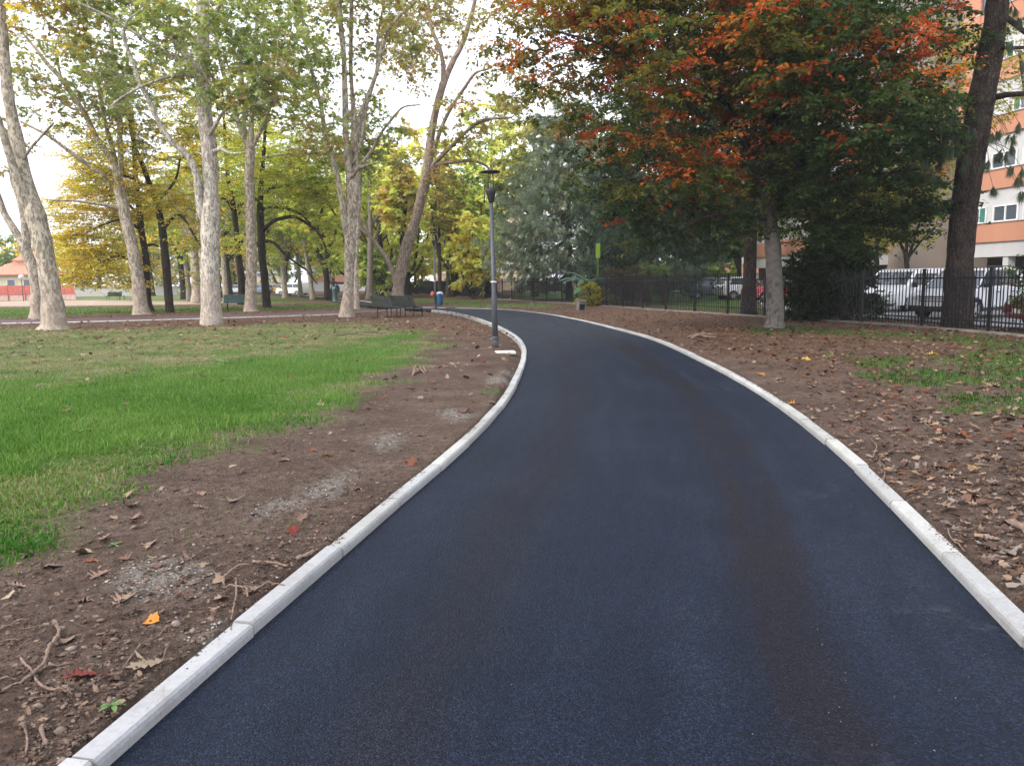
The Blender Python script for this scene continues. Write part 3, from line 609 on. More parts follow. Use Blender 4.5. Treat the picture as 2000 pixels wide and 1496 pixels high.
def put_leaf(x, y, size, col, label, group=None, k=None, rz=None):
    k = random.randrange(10) if k is None else k
    o = bpy.data.objects.new('fallen_leaf', LEAF_ME[k]); C.objects.link(o)
    z = float(ground_z(np.array([x]), np.array([y]))[0])
    o.location = (x, y, z + 0.004); o.scale = (size,) * 3; o.rotation_euler = (random.gauss(0, .16), random.gauss(0, .16), random.uniform(0, 6.28) if rz is None else rz)
    c_ = LCOL[col]; v = random.uniform(.65, 1.1); o.color = (c_[0] * v, c_[1] * v, c_[2] * v, 1)
    return tag(o, label, 'fallen leaf', group)
TR = [(168, 1079, .16, 'pale', 'long pale straw leaf on bare soil above the orange brown leaf', 8), (294, 1066, .15, 'tan', 'large curled tan leaf on bare soil in front of the grass edge', 1), (371, 1103, .15, 'pink', 'curled pinkish tan leaf with a small one beside it on the bare soil', 2),
 (397, 1111, .08, 'tan', 'small tan leaf touching the right of a curled pinkish leaf', 3), (178, 1098, .10, 'rust', 'rust orange leaf just below the long pale straw leaf', 4), (100, 1111, .12, 'pink', 'dull pink leaf alone on bare soil near the left frame edge', 9),
 (195, 1129, .16, 'pink', 'star shaped pinkish leaf on bare soil below the rust orange leaf', 0), (240, 1179, .14, 'tan', 'pale tan pointed leaf beside the pale gravel patch', 5), (18, 1170, .12, 'pale', 'whitish tan lobed leaf at the left edge of the picture', 6),
 (298, 1218, .10, 'orange', 'single bright orange leaf on bare soil left of the kerb', 7), (282, 1313, .14, 'pale', 'pale straw oak leaf near the left kerb at the bottom', 3), (153, 1331, .13, 'red', 'dark red curled leaf at bottom left near the roots', 1),
 (173, 1323, .06, 'pink', 'small pink leaf lying on the dark red curled leaf', 8), (365, 1171, .12, 'brown', 'faded brown leaf half sunk in soil right of the gravel patch', 2), (490, 1156, .12, 'tan', 'tan orange leaf beside the roots at the left kerb', 0),
 (205, 1052, .13, 'pink', 'narrow pinkish leaf above the large curled tan leaf', 4), (454, 980, .16, 'pale', 'pale tan spiky leaf alone on dark soil below the grass', 5), (376, 984, .15, 'pink', 'long pinkish tan leaf left of the pale spiky leaf', 6),
 (388, 993, .10, 'tan', 'tan leaf touching the long pinkish tan leaf', 1), (258, 992, .16, 'tan', 'wide tan leaf at the lower grass edge', 2), (252, 972, .14, 'tan', 'thin tan leaf just above the wide tan leaf', 3), (262, 1012, .14, 'pink', 'thin pinkish leaf just below the wide tan leaf', 4),
 (315, 955, .09, 'pale', 'small pale star leaf on soil by the lower grass edge', 0), (285, 912, .11, 'pink', 'pink lobed leaf standing at the grass edge', 5), (346, 903, .12, 'pink', 'pink leaf with a raised tip right of the grass edge', 6), (316, 910, .10, 'rust', 'rusty red leaf between two pink leaves at the grass edge', 1),
 (590, 1017, .11, 'pink', 'pinkish leaf above the left kerb on gravelly soil', 2), (571, 1039, .11, 'red', 'dark red leaf close to the left kerb', 8), (540, 888, .13, 'rust', 'rusty folded leaf on bare soil above the gravel patch', 3), (551, 903, .11, 'tan', 'flat tan leaf just below the rusty folded leaf', 4),
 (638, 891, .12, 'orange', 'orange brown leaf on bare soil right of the rusty folded leaf', 5), (610, 880, .10, 'rust', 'rust curled leaf left of the orange brown leaf', 1), (803, 903, .20, 'rust', 'large rust brown leaf propped up beside the left kerb', 6), (910, 806, .22, 'brown', 'large brown crumpled leaf near the kerb bend', 2),
 (15, 1071, .12, 'rust', 'orange brown narrow leaf in short grass at the left edge', 9), (40, 1057, .11, 'grey', 'greyish leaf in short grass at the left edge', 3), (210, 792, .14, 'yellow', 'yellowish leaf lying in the tall bright grass', 4), (300, 806, .17, 'rust', 'brown curled leaf sitting in the tall bright grass', 1),
 (1822, 692, .26, 'yellow', 'large yellow leaf on litter right of the path by the fence', 5), (1575, 702, .20, 'yellow', 'bright yellow leaf right of the path beside a dull yellow one', 8), (1559, 702, .20, 'yellow', 'dull yellow leaf right of the path beside a brighter one', 0), (1488, 732, .16, 'orange', 'small orange leaf just outside the right kerb', 1),
 (1550, 788, .15, 'orange', 'curled orange leaf at the right kerb', 2), (1591, 818, .15, 'pale', 'pale leaf lying against the right kerb', 3), (1910, 781, .14, 'yellow', 'small yellow leaf at the grass strip right of the path', 4), (1900, 912, .13, 'yellow', 'long yellow leaf on bare soil far right', 9),
 (1994, 919, .12, 'yellow', 'yellow leaf cut by the right edge of the picture', 5), (1856, 925, .16, 'tan', 'broad tan lobed leaf on bare soil right of the path', 6), (1828, 914, .15, 'grey', 'greyish torn leaf left of a broad tan leaf', 0), (1652, 822, .15, 'tan', 'tan spiky leaf on bare soil right of the kerb', 1),
 (1812, 825, .18, 'tan', 'long tan leaf right of the path below the grass strip', 2), (1730, 809, .11, 'red', 'small red leaf on bare soil right of the path', 8), (1672, 774, .18, 'rust', 'rust leaf on bare soil between kerb and grass strip', 3), (1912, 968, .17, 'tan', 'wide tan leaf on soil at far right, tips raised', 4),
 (1905, 976, .14, 'brown', 'brown leaf tucked under the wide tan leaf', 5), (1925, 1060, .13, 'brown', 'brown lobed leaf above the right kerb stones', 6), (1848, 998, .14, 'tan', 'tan curled leaf close to the right kerb', 0), (1940, 752, .20, 'tan', 'large tan leaf in the grass strip at the right edge', 1),
 (1812, 672, .24, 'pale', 'pale upright leaf at the foot of the fence near the pine', 6)]
used = []
for px, py, s_, cl_, lb, k in TR:
    p = at(px, py, 0.07); put_leaf(p[0], p[1], s_, cl_, lb, 'fallen leaves around the path', k); used.append(p[:2])
x, y = wedge(240, 401, 3.0, 11, 300, 1050, 0.9); kp = off_path(x, y, 0.2); xr, yr = x[kp][:170], y[kp][:170]
x, y = wedge(420, 402, 3.0, 14, -1020, 20, 0.6); mm = ground_masks(x, y); kp = off_path(x, y, 0.2) & (mm['bright'] < 0.25); xl, yl = x[kp][:90], y[kp][:90]
for x_, y_ in zip(xr, yr):
    cl_ = random.choices(['tan', 'brown', 'grey', 'dark', 'pink', 'rust'], [3, 6, 2, 5, 1, 1])[0]
    wd = dict(tan='tan', brown='brown', grey='greyish', dark='dark brown', pink='pinkish', rust='rusty')[cl_]
    put_leaf(x_, y_, random.uniform(.05, .12), cl_, f'{wd} dry leaf among the litter on soil right of the path', f'{wd} dry leaves right of the path')
for x_, y_ in zip(xl, yl):
    cl_ = random.choices(['tan', 'brown', 'pale', 'dark', 'pink'], [3, 4, 1, 3, 2])[0]
    wd = dict(tan='tan', brown='brown', pale='pale', dark='dark brown', pink='pinkish')[cl_]
    put_leaf(x_, y_, random.uniform(.05, .10), cl_, f'small {wd} dry leaf on soil left of the path', f'small {wd} dry leaves left of the path')
# the rest of the litter: past counting
LT_T = np.array([(0, 0, 0), (.36, .02, .10), (.22, .26, .03), (.5, .5, .18), (.2, .58, .03), (.0, 1, .08), (-.2, .58, .03), (-.5, .5, .16), (-.22, .26, .03), (-.36, .02, .12)])
def litter(x, y, smin, smax, cols, seed):
    n_ = len(x); rg = np.random.default_rng(seed); a = rg.uniform(0, 6.28, n_); s = rg.uniform(smin, smax, n_)
    t = LT_T[None] * np.ones((n_, 1, 1)); rd = rg.random((n_, 1)) < .5; t[:, [2, 8], 0] *= np.where(rd, 1.75, 1); t[:, [4, 6], 0] *= np.where(rd, 2.0, 1); t[:, [3, 7], 0] *= np.where(rd, .85, 1); t = t - np.array([0, .5, 0]); t[..., 2] *= rg.uniform(-.5, 2.4, (n_, 1)); t[..., 0] *= rg.uniform(.5, 1.1, (n_, 1))
    t[..., 2] += t[..., 1] * rg.normal(0, .25, (n_, 1)) + t[..., 0] * rg.normal(0, .3, (n_, 1)); t[..., 2] -= t[..., 2].min(1, keepdims=True); t *= s[:, None, None]
    ca, sa = np.cos(a)[:, None], np.sin(a)[:, None]
    V = np.stack([t[..., 0] * ca - t[..., 1] * sa + x[:, None], t[..., 0] * sa + t[..., 1] * ca + y[:, None], t[..., 2] + (ground_z(x, y) + 0.003 + rg.uniform(0, .02, n_))[:, None]], 2).reshape(-1, 3)
    pal = np.array(cols); T = np.repeat(pal[rg.integers(0, len(pal), n_)] * rg.uniform(.7, 1.25, (n_, 1)), 10, 0)
    return V, [np.arange(n_ * 10).reshape(-1, 10)], T
lm = MB()
RC = [tuple(x * .85 for x in LCOL[k]) for k in ('brown', 'brown', 'rust', 'brown', 'dark', 'dark', 'rust')] + [(.15, .092, .058), (.19, .125, .08)]; 
x, y = wedge(46000, 411, 5.0, 50, 0, 1150, 0.25); kp = off_path(x, y, 0.14) & (rng.random(len(x)) < litter_amt(x, y) * 0.8 + 0.03) & (np.abs(x) < 40); x, y = x[kp], y[kp]
V, Fc, T = litter(x, y, .035, .105, RC, 1); lm.add(V, Fc); lm.T[-1] = T
x, y = wedge(4200, 412, 2.6, 9, 350, 1150, 0.8); kp = off_path(x, y, 0.14); x, y = x[kp], y[kp]
V, Fc, T = litter(x, y, .02, .07, [LCOL[k] for k in ('brown', 'dark', 'tan', 'grey')], 2); lm.add(V, Fc); lm.T[-1] = T
x, y = wedge(14000, 413, 9, 60, -1150, 50, 0.2); mm = ground_masks(x, y); kp = off_path(x, y, 0.14) & (rng.random(len(x)) < (litter_amt(x, y) + .05) * (1 - .85 * mm['bright']) * 0.9); x, y = x[kp], y[kp]
V, Fc, T = litter(x, y, .06, .14, [LCOL[k] for k in ('tan', 'brown', 'rust', 'pink', 'tan', 'brown', 'pale')], 3); lm.add(V, Fc); lm.T[-1] = T
x, y = wedge(5200, 414, 1.8, 11, -1300, 60, 0.8); mm = ground_masks(x, y); kp = off_path(x, y, 0.14) & (rng.random(len(x)) < (1 - mm['bright']) * (.25 + sstep(.45, .65, fbm(x * 1.6, y * 1.6, 95)))); x, y = x[kp], y[kp]
V, Fc, T = litter(x, y, .010, .034, [tuple(q * .75 for q in LCOL[k]) for k in ('brown', 'dark', 'tan', 'dark', 'brown')], 4); lm.add(V, Fc); lm.T[-1] = T
o = lm.build('leaf_litter', M_DRY, attr=True); tag(o, 'brown fallen leaf litter covering the ground by the fence and trees', 'leaf litter', kind='stuff')

# ================================================================== ROOTS, STICKS, STONES
M_ROOT = rough_bark('root_bark', (0.16, 0.11, 0.085), (0.30, 0.22, 0.17), (20, 20, 20), 0.5)
def wire(pxs, r0, r1, lift=0.02, z=0.07):
    p = np.array([at(a, b_, z) for a, b_ in pxs]); q = catmull(p, 6); q[:, 2] = ground_z(q[:, 0], q[:, 1]) + lift * np.sin(np.linspace(0.1, 3.0, len(q))) + r1 * .5
    rr = np.linspace(r0, r1, len(q)) * (1 + 0.25 * rng.normal(0, 1, len(q)).clip(-1, 1)); return q, rr
fr_ = MB()
for sd_, (n_, pa, pb, y0_, y1_) in enumerate(((150, -1040, 60, 1.8, 7.5), (130, 480, 1080, 3.0, 9))):
    x, y = wedge(n_, 420 + sd_, y0_, y1_, pa, pb, .9); mm = ground_masks(x, y); kp = off_path(x, y, .22) & (mm['dry'] < .5); x, y = x[kp], y[kp]
    for x_, y_ in zip(x, y):
        a_ = rng.uniform(0, 6.28); l_ = rng.uniform(.05, .22); tt = np.linspace(0, 1, 7); hd = a_ + np.cumsum(rng.normal(0, .4, 7)); q = np.column_stack([x_ + np.cumsum(np.cos(hd)) * l_ / 6, y_ + np.cumsum(np.sin(hd)) * l_ / 6, 0 * tt]); q[:, 2] = ground_z(q[:, 0], q[:, 1]) + .002 + .012 * np.sin(tt * 3.1) * rng.random(); fr_.tube(q, np.linspace(1, .4, 7) * rng.uniform(.0009, .0026), 4, cap=False)
tag(fr_.build('fine_roots', M_ROOT, smooth=True), 'thin dry rootlets and stalks strewn over the bare soil', 'rootlets', kind='stuff')
def root_thing(name, label, cat, parts_):
    mb = MB()
    for pxs, r0, r1, lf in parts_:
        q, rr = wire(pxs, r0, r1, lf); mb.tube(q, rr, 6)
    tag(mb.build(name, M_ROOT, smooth=True), label, cat)
root_thing('exposed_root', 'tangled dead root lying on the soil in the lower left corner', 'root', [([(105, 1222), (116, 1240), (112, 1262), (98, 1285), (92, 1303), (75, 1322), (40, 1345), (-15, 1362)], .009, .006, .03), ([(42, 1297), (60, 1318), (80, 1345), (110, 1358), (142, 1368)], .006, .004, .012), ([(92, 1303), (60, 1330), (20, 1338), (-20, 1345)], .006, .003, .015), ([(140, 1302), (110, 1310), (80, 1312), (50, 1330)], .004, .003, .01)])
root_thing('exposed_root', 'thin hooked dead root at the bottom left below the root tangle', 'root', [([(36, 1415), (50, 1432), (54, 1455), (50, 1475)], .005, .003, .012), ([(36, 1415), (52, 1428)], .004, .003, .01)])
root_thing('exposed_root', 'short thick dead root stub at the bottom left', 'root', [([(86, 1416), (82, 1435), (92, 1455)], .008, .006, .015)])
root_thing('exposed_root', 'branching dead root on the soil against the left kerb', 'root', [([(436, 1150), (440, 1134), (462, 1118), (488, 1112)], .009, .005, .02), ([(460, 1130), (462, 1160), (458, 1190), (452, 1215)], .006, .004, .012), ([(436, 1150), (455, 1150), (480, 1155), (484, 1172)], .006, .004, .012), ([(495, 1158), (530, 1152), (565, 1152)], .004, .003, .025)])
root_thing('exposed_root', 'straight weathered root poking out of the soil above the left kerb', 'root', [([(495, 1107), (530, 1110), (562, 1113)], .009, .007, .012), ([(580, 1097), (600, 1090), (614, 1082)], .012, .010, .01)])
root_thing('fallen_twig', 'thin arching twig running towards the left kerb', 'twig', [([(238, 1315), (275, 1270), (310, 1240), (345, 1222), (368, 1205)], .0035, .002, .006)])
root_thing('fallen_twig', 'thin bent twig beside the left kerb joint', 'twig', [([(312, 1310), (325, 1285), (345, 1270)], .003, .002, .01)])
root_thing('fallen_twig', 'thin twigs crossing the soil at the left edge of the picture', 'twig', [([(-20, 1240), (20, 1225), (60, 1218)], .004, .002, .01), ([(-10, 1262), (25, 1258), (55, 1255)], .003, .002, .01), ([(-10, 1200), (30, 1188), (70, 1183)], .003, .002, .01)])
root_thing('fallen_twig', 'pale rooty twig tangle on the soil right of the right kerb', 'twig', [([(1705, 892), (1712, 875), (1702, 860)], .006, .004, .03), ([(1690, 905), (1720, 895), (1745, 880)], .004, .003, .02), ([(1720, 945), (1728, 925), (1715, 910)], .005, .003, .02)])
root_thing('fallen_twig', 'long pale twig on the soil at the lower right', 'twig', [([(1850, 1035), (1855, 1055), (1870, 1072), (1885, 1080)], .004, .003, .015), ([(1860, 1035), (1890, 1042), (1920, 1040)], .004, .003, .015)])
root_thing('wood_stick', 'short flat stick of broken wood above the right kerb', 'stick', [([(1915, 1098), (1940, 1094), (1962, 1090)], .012, .010, .01)])
root_thing('wood_stick', 'thick piece of wood at the right edge of the picture', 'stick', [([(1972, 1024), (1990, 1036), (2015, 1052)], .022, .020, .02)])
root_thing('fallen_twig', 'bundle of broken twigs on the soil beside the bright grass', 'twig', [([(806, 735), (812, 722), (818, 718)], .02, .012, .05), ([(805, 735), (818, 726), (830, 731)], .02, .01, .05), ([(812, 730), (825, 724), (832, 728)], .014, .01, .06)])
root_thing('fallen_branch', 'long thin fallen branch on the dry grass in front of the benches', 'branch', [([(645, 657), (680, 654), (720, 650), (770, 648)], .03, .015, .03), ([(690, 650), (720, 655), (755, 658)], .02, .012, .03)])
root_thing('fallen_branch', 'dark broken branch on the leaf litter outside the right kerb', 'branch', [([(1345, 660), (1370, 657), (1395, 656)], .05, .035, .05), ([(1355, 656), (1375, 661), (1400, 661)], .04, .025, .05), ([(1350, 662), (1380, 660)], .03, .02, .08)])
# ================================================================== TREES
L_OV = np.array([(0, 0, 0), (.27, .3, .07), (.22, .68, .05), (0, 1, -.04), (-.22, .68, .05), (-.27, .3, .07)]); F_OV = [np.array([(0, 1, 2, 3), (0, 3, 4, 5)])]
L_DI = np.array([(0, 0, 0), (.34, .45, .08), (0, 1, -.03), (-.34, .45, .08)]); F_DI = [np.array([(0, 1, 2, 3)])]
L_PL = np.array([(0, 0, 0), (.40, -.02, .08), (.26, .26, .04), (.55, .5, .10), (.2, .56, .03), (0, 1, -.05), (-.2, .56, .03), (-.55, .5, .10), (-.26, .26, .04), (-.40, -.02, .08)]); F_PL = [np.arange(10)[None]]
LEAFT = dict(ov=(L_OV, F_OV), di=(L_DI, F_DI), pl=(L_PL, F_PL))
def add_leaves(mb, pos, dirs, nrm, size, tint, kind='ov'):
    T, Fs = LEAFT[kind]; k = len(T); n_ = len(pos)
    d = norm(dirs); nn = norm(nrm - d * (nrm * d).sum(1, keepdims=True)); s = np.cross(d, nn)
    V = pos[:, None] + size[:, None, None] * (T[None, :, 0:1] * s[:, None] + T[None, :, 1:2] * d[:, None] + T[None, :, 2:3] * nn[:, None])
    o = (np.arange(n_) * k)[:, None]
    fs = [(f[None] + o[:, :, None]).reshape(-1, f.shape[1]) for f in Fs]
    mb.add(V.reshape(-1, 3), fs); mb.T[-1] = np.repeat(tint, k, 0)

class Tree:
    def __init__(s, seed): s.rg = np.random.default_rng(seed); s.trunk = MB(); s.br = MB(); s.cr = MB(); s.nodes = []; s.nr = []; s.seed = seed
    def stem(s, pts, Y, flare=1.0, sides=14, dY=0.0, part='trunk', lumpy=0.05, zbase=None):
        """stem traced as (px, py, width px) at depth Y; dY moves its tip nearer or farther"""
        q = []
        for i, (px, py, wd) in enumerate(pts):
            YY = Y + dY * i / max(1, len(pts) - 1); p = P(px, py, YY); q.append((*p, 0.5 * wd * YY / F))
        return s.stem3(q, flare, sides, part, lumpy)
    def stem3(s, q, flare=1.0, sides=14, part='trunk', lumpy=0.05):
        q = catmull(np.array(q, float), 8); pts = q[:, :3]; r = np.maximum(q[:, 3], 0.006)
        r = r * (1 + 0.06 * (vnoise(np.arange(len(r)) * 0.35, np.zeros(len(r)), s.seed) - .5) * 2)
        if flare > 1:
            h = pts[:, 2] - pts[0, 2]; r = r * (1 + (flare - 1) * np.exp(-h / 0.45))
            pts[0, 2] -= 0.15
        sd = s.seed
        def lump(p, an):
            a = np.cos(an)[None] * 1.5 + 0 * p[:, :1]; h = p[:, 2:3] * 1.6
            l1 = fbm(a + 11 + h * .3, np.sin(an)[None] * 1.5 + h, sd, 3) - .5
            fl = np.exp(-(p[:, 2:3] - p[0, 2]) / 0.4) * (flare > 1) * 0.16 * np.sin(an[None] * 5 + sd)
            return 1 + lumpy * 3.2 * l1 + fl
        (s.trunk if part == 'trunk' else s.br).tube(pts, r, sides, lump=lump if lumpy else None)
        for p, rr in zip(pts[2::2], r[2::2]): s.nodes.append(p); s.nr.append(rr)
        return pts
    def fill(s, ells, n, leaves, leaf_size, pal, spread=0.9, flat=0.35, kind='ov', droop=0.15, twigs=5, gap=0.30, gscale=0.35, zmin=1.5, tw_r=0.010, size_jit=0.3, tilt=0.5, sub=None, upk=0.25, color_fn=None, rmax=0.5, zmax=1e9, in_front=None):
        rg = s.rg; cs = []
        vol = np.array([e[3] * e[4] * e[5] for e in ells]) ** 0.8; vol = vol / vol.sum()
        tries = 0
        while len(cs) < n and tries < 60:
            tries += 1
            k = rg.choice(len(ells), n, p=vol); e = np.array(ells, float)[k]
            d = norm(rg.normal(size=(n, 3))); r = rg.random(n) ** (1 / 2.4)
            p = e[:, :3] + d * r[:, None] * e[:, 3:6]
            g = fbm(p[:, 0] * gscale + p[:, 2] * gscale * .7 + 50, p[:, 1] * gscale + p[:, 2] * gscale * .6 + 50, s.seed + 5, 3)
            ok = (g > gap) & (p[:, 2] > zmin) & (p[:, 2] < zmax)
            cs += list(p[ok])
        cs = np.array(cs[:n])
        nd = np.array(s.nodes); nr = np.array(s.nr); n0 = len(nd)
        dmin = np.array([np.min(np.linalg.norm(nd - c_, axis=1)) for c_ in cs]); order = np.argsort(dmin)
        cap = n0 + 4 * n + 8; buf = np.zeros((cap, 3)); buf[:n0] = nd; br = np.zeros(cap); br[:n0] = nr; cnt = n0
        for ci in order:
            c_ = cs[ci]; dv = buf[:cnt] - c_; dist = np.linalg.norm(dv, axis=1)
            cost = dist + 0.55 * np.maximum(0, dv[:, 2]) + np.where(br[:cnt] < 0.012, 0.25, 0)
            j = int(np.argmin(cost)); a = buf[j]; Ld = dist[j]
            r0 = min(br[j] * 0.7, 0.010 + 0.011 * Ld) if br[j] > 0.012 else br[j] * 0.8; r0 = max(min(r0, 0.14), tw_r * .8)
            mid = 0.5 * (a + c_) + np.array([0, 0, upk * Ld * rg.uniform(.2, 1)]) * (0.5) + rg.normal(0, .06, 3) * Ld
            t = np.linspace(0, 1, 6)[:, None]; q = (1 - t) ** 2 * a + 2 * t * (1 - t) * mid + t * t * c_
            q[1:-1] += rg.normal(0, 0.025, (4, 3)) * Ld
            r1 = max(tw_r * .6, r0 * .45); s.br.tube(q, np.linspace(r0, r1, 6), 5 if r0 > .03 else 4, cap=False)
            m_ = q[[2, 3, 4, 5]]; rr = np.linspace(r0, r1, 6)[[2, 3, 4, 5]]; buf[cnt:cnt + 4] = m_; br[cnt:cnt + 4] = rr; cnt += 4
        # sprays of leaves along short twiglets
        K = twigs; cc = np.repeat(cs, K, 0); n_ = len(cc); az = rg.uniform(0, 6.283, n_)
        el = rg.normal(-droop, flat, n_); d = np.column_stack([np.cos(az) * np.cos(el), np.sin(az) * np.cos(el), np.sin(el)]); Ls = spread * rg.uniform(.45, 1.15, n_)
        end = cc + d * Ls[:, None] - np.column_stack([np.zeros(n_), np.zeros(n_), droop * Ls * .5]); midp = cc + d * Ls[:, None] * .5 + np.array([0, 0, .03])
        a3 = np.linspace(0, 2 * np.pi, 3, endpoint=False); sd_ = norm(np.cross(d, np.array([0, 0, 1.0]) + 0 * d)); up = np.cross(sd_, d); rings = []
        for p_, r_ in ((cc, tw_r * .7), (midp, tw_r * .5), (end, tw_r * .2)):
            rings.append(p_[:, None] + r_ * (np.cos(a3)[None, :, None] * sd_[:, None] + np.sin(a3)[None, :, None] * up[:, None]))
        V = np.concatenate(rings, 1).reshape(-1, 3); o = (np.arange(n_) * 9)[:, None]; i = np.arange(3); jn = (i + 1) % 3
        fq = np.vstack([np.column_stack([k * 3 + i, k * 3 + jn, k * 3 + 3 + jn, k * 3 + 3 + i]) for k in (0, 1)])
        s.br.add(V, [(fq[None] + o[:, :, None]).reshape(-1, 4)])
        m_ = max(1, int(round(leaves / K))); t = rg.uniform(.12, 1.05, (n_, m_)); side = rg.choice([-1.0, 1.0], (n_, m_))
        base = cc[:, None] * (1 - t[..., None]) ** 1 + end[:, None] * t[..., None] + rg.normal(0, .035 * spread, (n_, m_, 3)) + np.array([0, 0, .03])
        ld = d[:, None] * .6 + sd_[:, None] * side[..., None] * .8 + rg.normal(0, .35, (n_, m_, 3)) + np.array([0, 0, -.25])
        ln = np.array([0, 0, 1.0]) + rg.normal(0, tilt, (n_, m_, 3)); sz = leaf_size * (1 + size_jit * rg.normal(0, 1, (n_, m_))).clip(.45, 1.7)
        if color_fn is not None: cl = color_fn(cs, rg)
        else:
            wts = np.array([p_[1] for p_ in pal], float); wts /= wts.sum(); cl = np.array([p_[0] for p_ in pal])[rg.choice(len(pal), len(cs), p=wts)]
        tin = np.repeat(np.repeat(cl, K, 0)[:, None], m_, 1) * rg.uniform(.7, 1.3, (n_, m_, 1)) 
        if pal:
            sw = rg.random((n_, m_)) < .18; oth = np.array([p_[0] for p_ in pal])[rg.integers(0, len(pal), (n_, m_))]; tin = np.where(sw[..., None], oth, tin)
        add_leaves(s.cr, base.reshape(-1, 3), ld.reshape(-1, 3), ln.reshape(-1, 3), sz.ravel(), tin.reshape(-1, 3), kind)
        return cs
    def done(s, name, label, cat, bark, group=None, base=None, leafmat=None, twigmat=None):
        base = s.nodes[0] if base is None else base; e = empty(name, (base[0], base[1], 0.06), label, cat, group=group); off = -np.array(e.location)
        for mb, nm, mt, sm, at_ in ((s.trunk, 'trunk', bark, True, False), (s.br, 'branches', twigmat or bark, True, False), (s.cr, 'crown', leafmat or M_LEAF, False, True)):
            if mb.n:
                mb.V = [v + off for v in mb.V]; mb.build(nm, mt, e, sm, at_)
        return e

def ell(px, py, Y, rx, rz, ry=None):
    p = P(px, py, Y); k = Y / F; return (p[0], p[1], p[2], rx * k, (ry if ry is not None else rx) * k, rz * k)
# palettes (base colours)
PLG = [((.20, .26, .095), 3), ((.26, .32, .13), 3), ((.30, .30, .13), 2), ((.27, .20, .09), 1.0), ((.16, .23, .08), 2), ((.34, .38, .18), 1.5)]
PLO = [((.26, .245, .09), 3), ((.29, .205, .08), 3), ((.21, .235, .085), 2), ((.34, .21, .065), 1)]
YEL = [((.58, .46, .09), 4), ((.51, .44, .10), 3), ((.41, .41, .10), 2), ((.62, .43, .08), 1)]
YGR = [((.36, .42, .09), 4), ((.47, .49, .11), 3), ((.28, .36, .08), 2), ((.54, .48, .11), 1.5)]
LIME = [((.52, .57, .17), 4), ((.60, .60, .20), 3), ((.43, .52, .16), 2), ((.63, .56, .17), 1.5)]
ORB = [((.50, .37, .16), 3), ((.45, .32, .14), 2), ((.41, .39, .16), 2)]
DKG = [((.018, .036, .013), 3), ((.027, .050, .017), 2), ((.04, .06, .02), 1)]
GRN = [((.20, .28, .085), 3), ((.27, .34, .11), 2), ((.16, .23, .07), 2)]

# ---- plane with the whitest trunk, in the middle of the lawn
t = Tree(1); Y = 29.5
t.stem([(415, 644, 46), (413, 620, 39), (411, 560, 35), (410, 475, 34), (411, 420, 35), (411, 374, 29), (409, 294, 28), (398, 200, 27), (397, 80, 23), (396, 0, 21), (398, -120, 17), (404, -260, 12)], Y, 1.10)
t.stem([(405, 440, 15), (392, 410, 16), (385, 348, 14), (369, 307, 13), (334, 275, 11), (307, 233, 9), (289, 192, 9), (275, 166, 8), (262, 126, 7), (243, 78, 6), (247, 45, 4), (268, 25, 3)], Y, dY=-1.5, sides=9)
t.stem([(398, 180, 14), (385, 140, 13), (355, 99, 11), (315, 51, 9), (280, 0, 8), (240, -80, 6)], Y, dY=2, sides=8)
t.stem([(398, 195, 10), (380, 150, 9), (334, 150, 6), (300, 160, 5), (267, 174, 5), (232, 195, 4), (215, 210, 3)], Y, dY=-2, sides=7)
t.stem([(396, 150, 9), (380, 134, 8), (321, 102, 7), (254, 59, 6), (200, 28, 5), (150, 5, 4)], Y, dY=-2.5, sides=7)
t.stem([(405, 270, 8), (418, 250, 7), (440, 215, 5), (470, 200, 4), (510, 205, 3)], Y, dY=-2, sides=7)
t.stem([(412, 300, 9), (430, 292, 7), (452, 300, 5), (480, 298, 3)], Y, dY=-1, sides=7)
t.stem([(400, 60, 10), (430, 10, 8), (470, -50, 6), (520, -130, 4)], Y, dY=-2, sides=7)
t.fill([ell(330, 60, Y, 170, 150), ell(500, 60, Y - 1, 150, 140), ell(400, -130, Y, 230, 170), ell(470, 190, Y - 2, 110, 60), ell(240, 170, Y - 1, 70, 60)], 340, 52, .15, PLG, .95, .35, 'pl', .25, 5, .40, .30, 3.5, .010, zmax=19)
t.done('plane_tree', 'whitish mottled plane tree standing straight in the middle of the lawn', 'tree', M_PLANE_W)
# ---- plane at the left edge
t = Tree(2); Y = 28.2
t.stem([(107, 650, 56), (106, 625, 45), (98, 560, 36), (88, 500, 35), (77, 450, 36), (66, 410, 36), (48, 350, 27), (37, 294, 25), (24, 230, 22), (15, 180, 20), (8, 110, 19), (3, 50, 18), (-8, -60, 14), (-20, -180, 10)], Y, 1.10)
t.stem([(72, 425, 24), (52, 395, 23), (38, 360, 19), (24, 320, 16), (8, 270, 14), (-12, 210, 12), (-40, 120, 9)], Y, dY=-1, sides=10)
t.stem([(40, 320, 7), (60, 290, 5), (85, 262, 5), (105, 240, 4)], Y, dY=-1, sides=6)
t.fill([ell(20, -20, Y, 130, 110), ell(-60, -120, Y, 200, 160), ell(110, 20, Y, 70, 60)], 120, 46, .15, PLO + YEL[:1] + YEL[3:], 1.0, .35, 'pl', .2, 5, .40, .3, 5, .010, zmax=18)
t.done('plane_tree', 'cream barked plane tree at the left edge, forking low and leaning left', 'tree', M_PLANE)
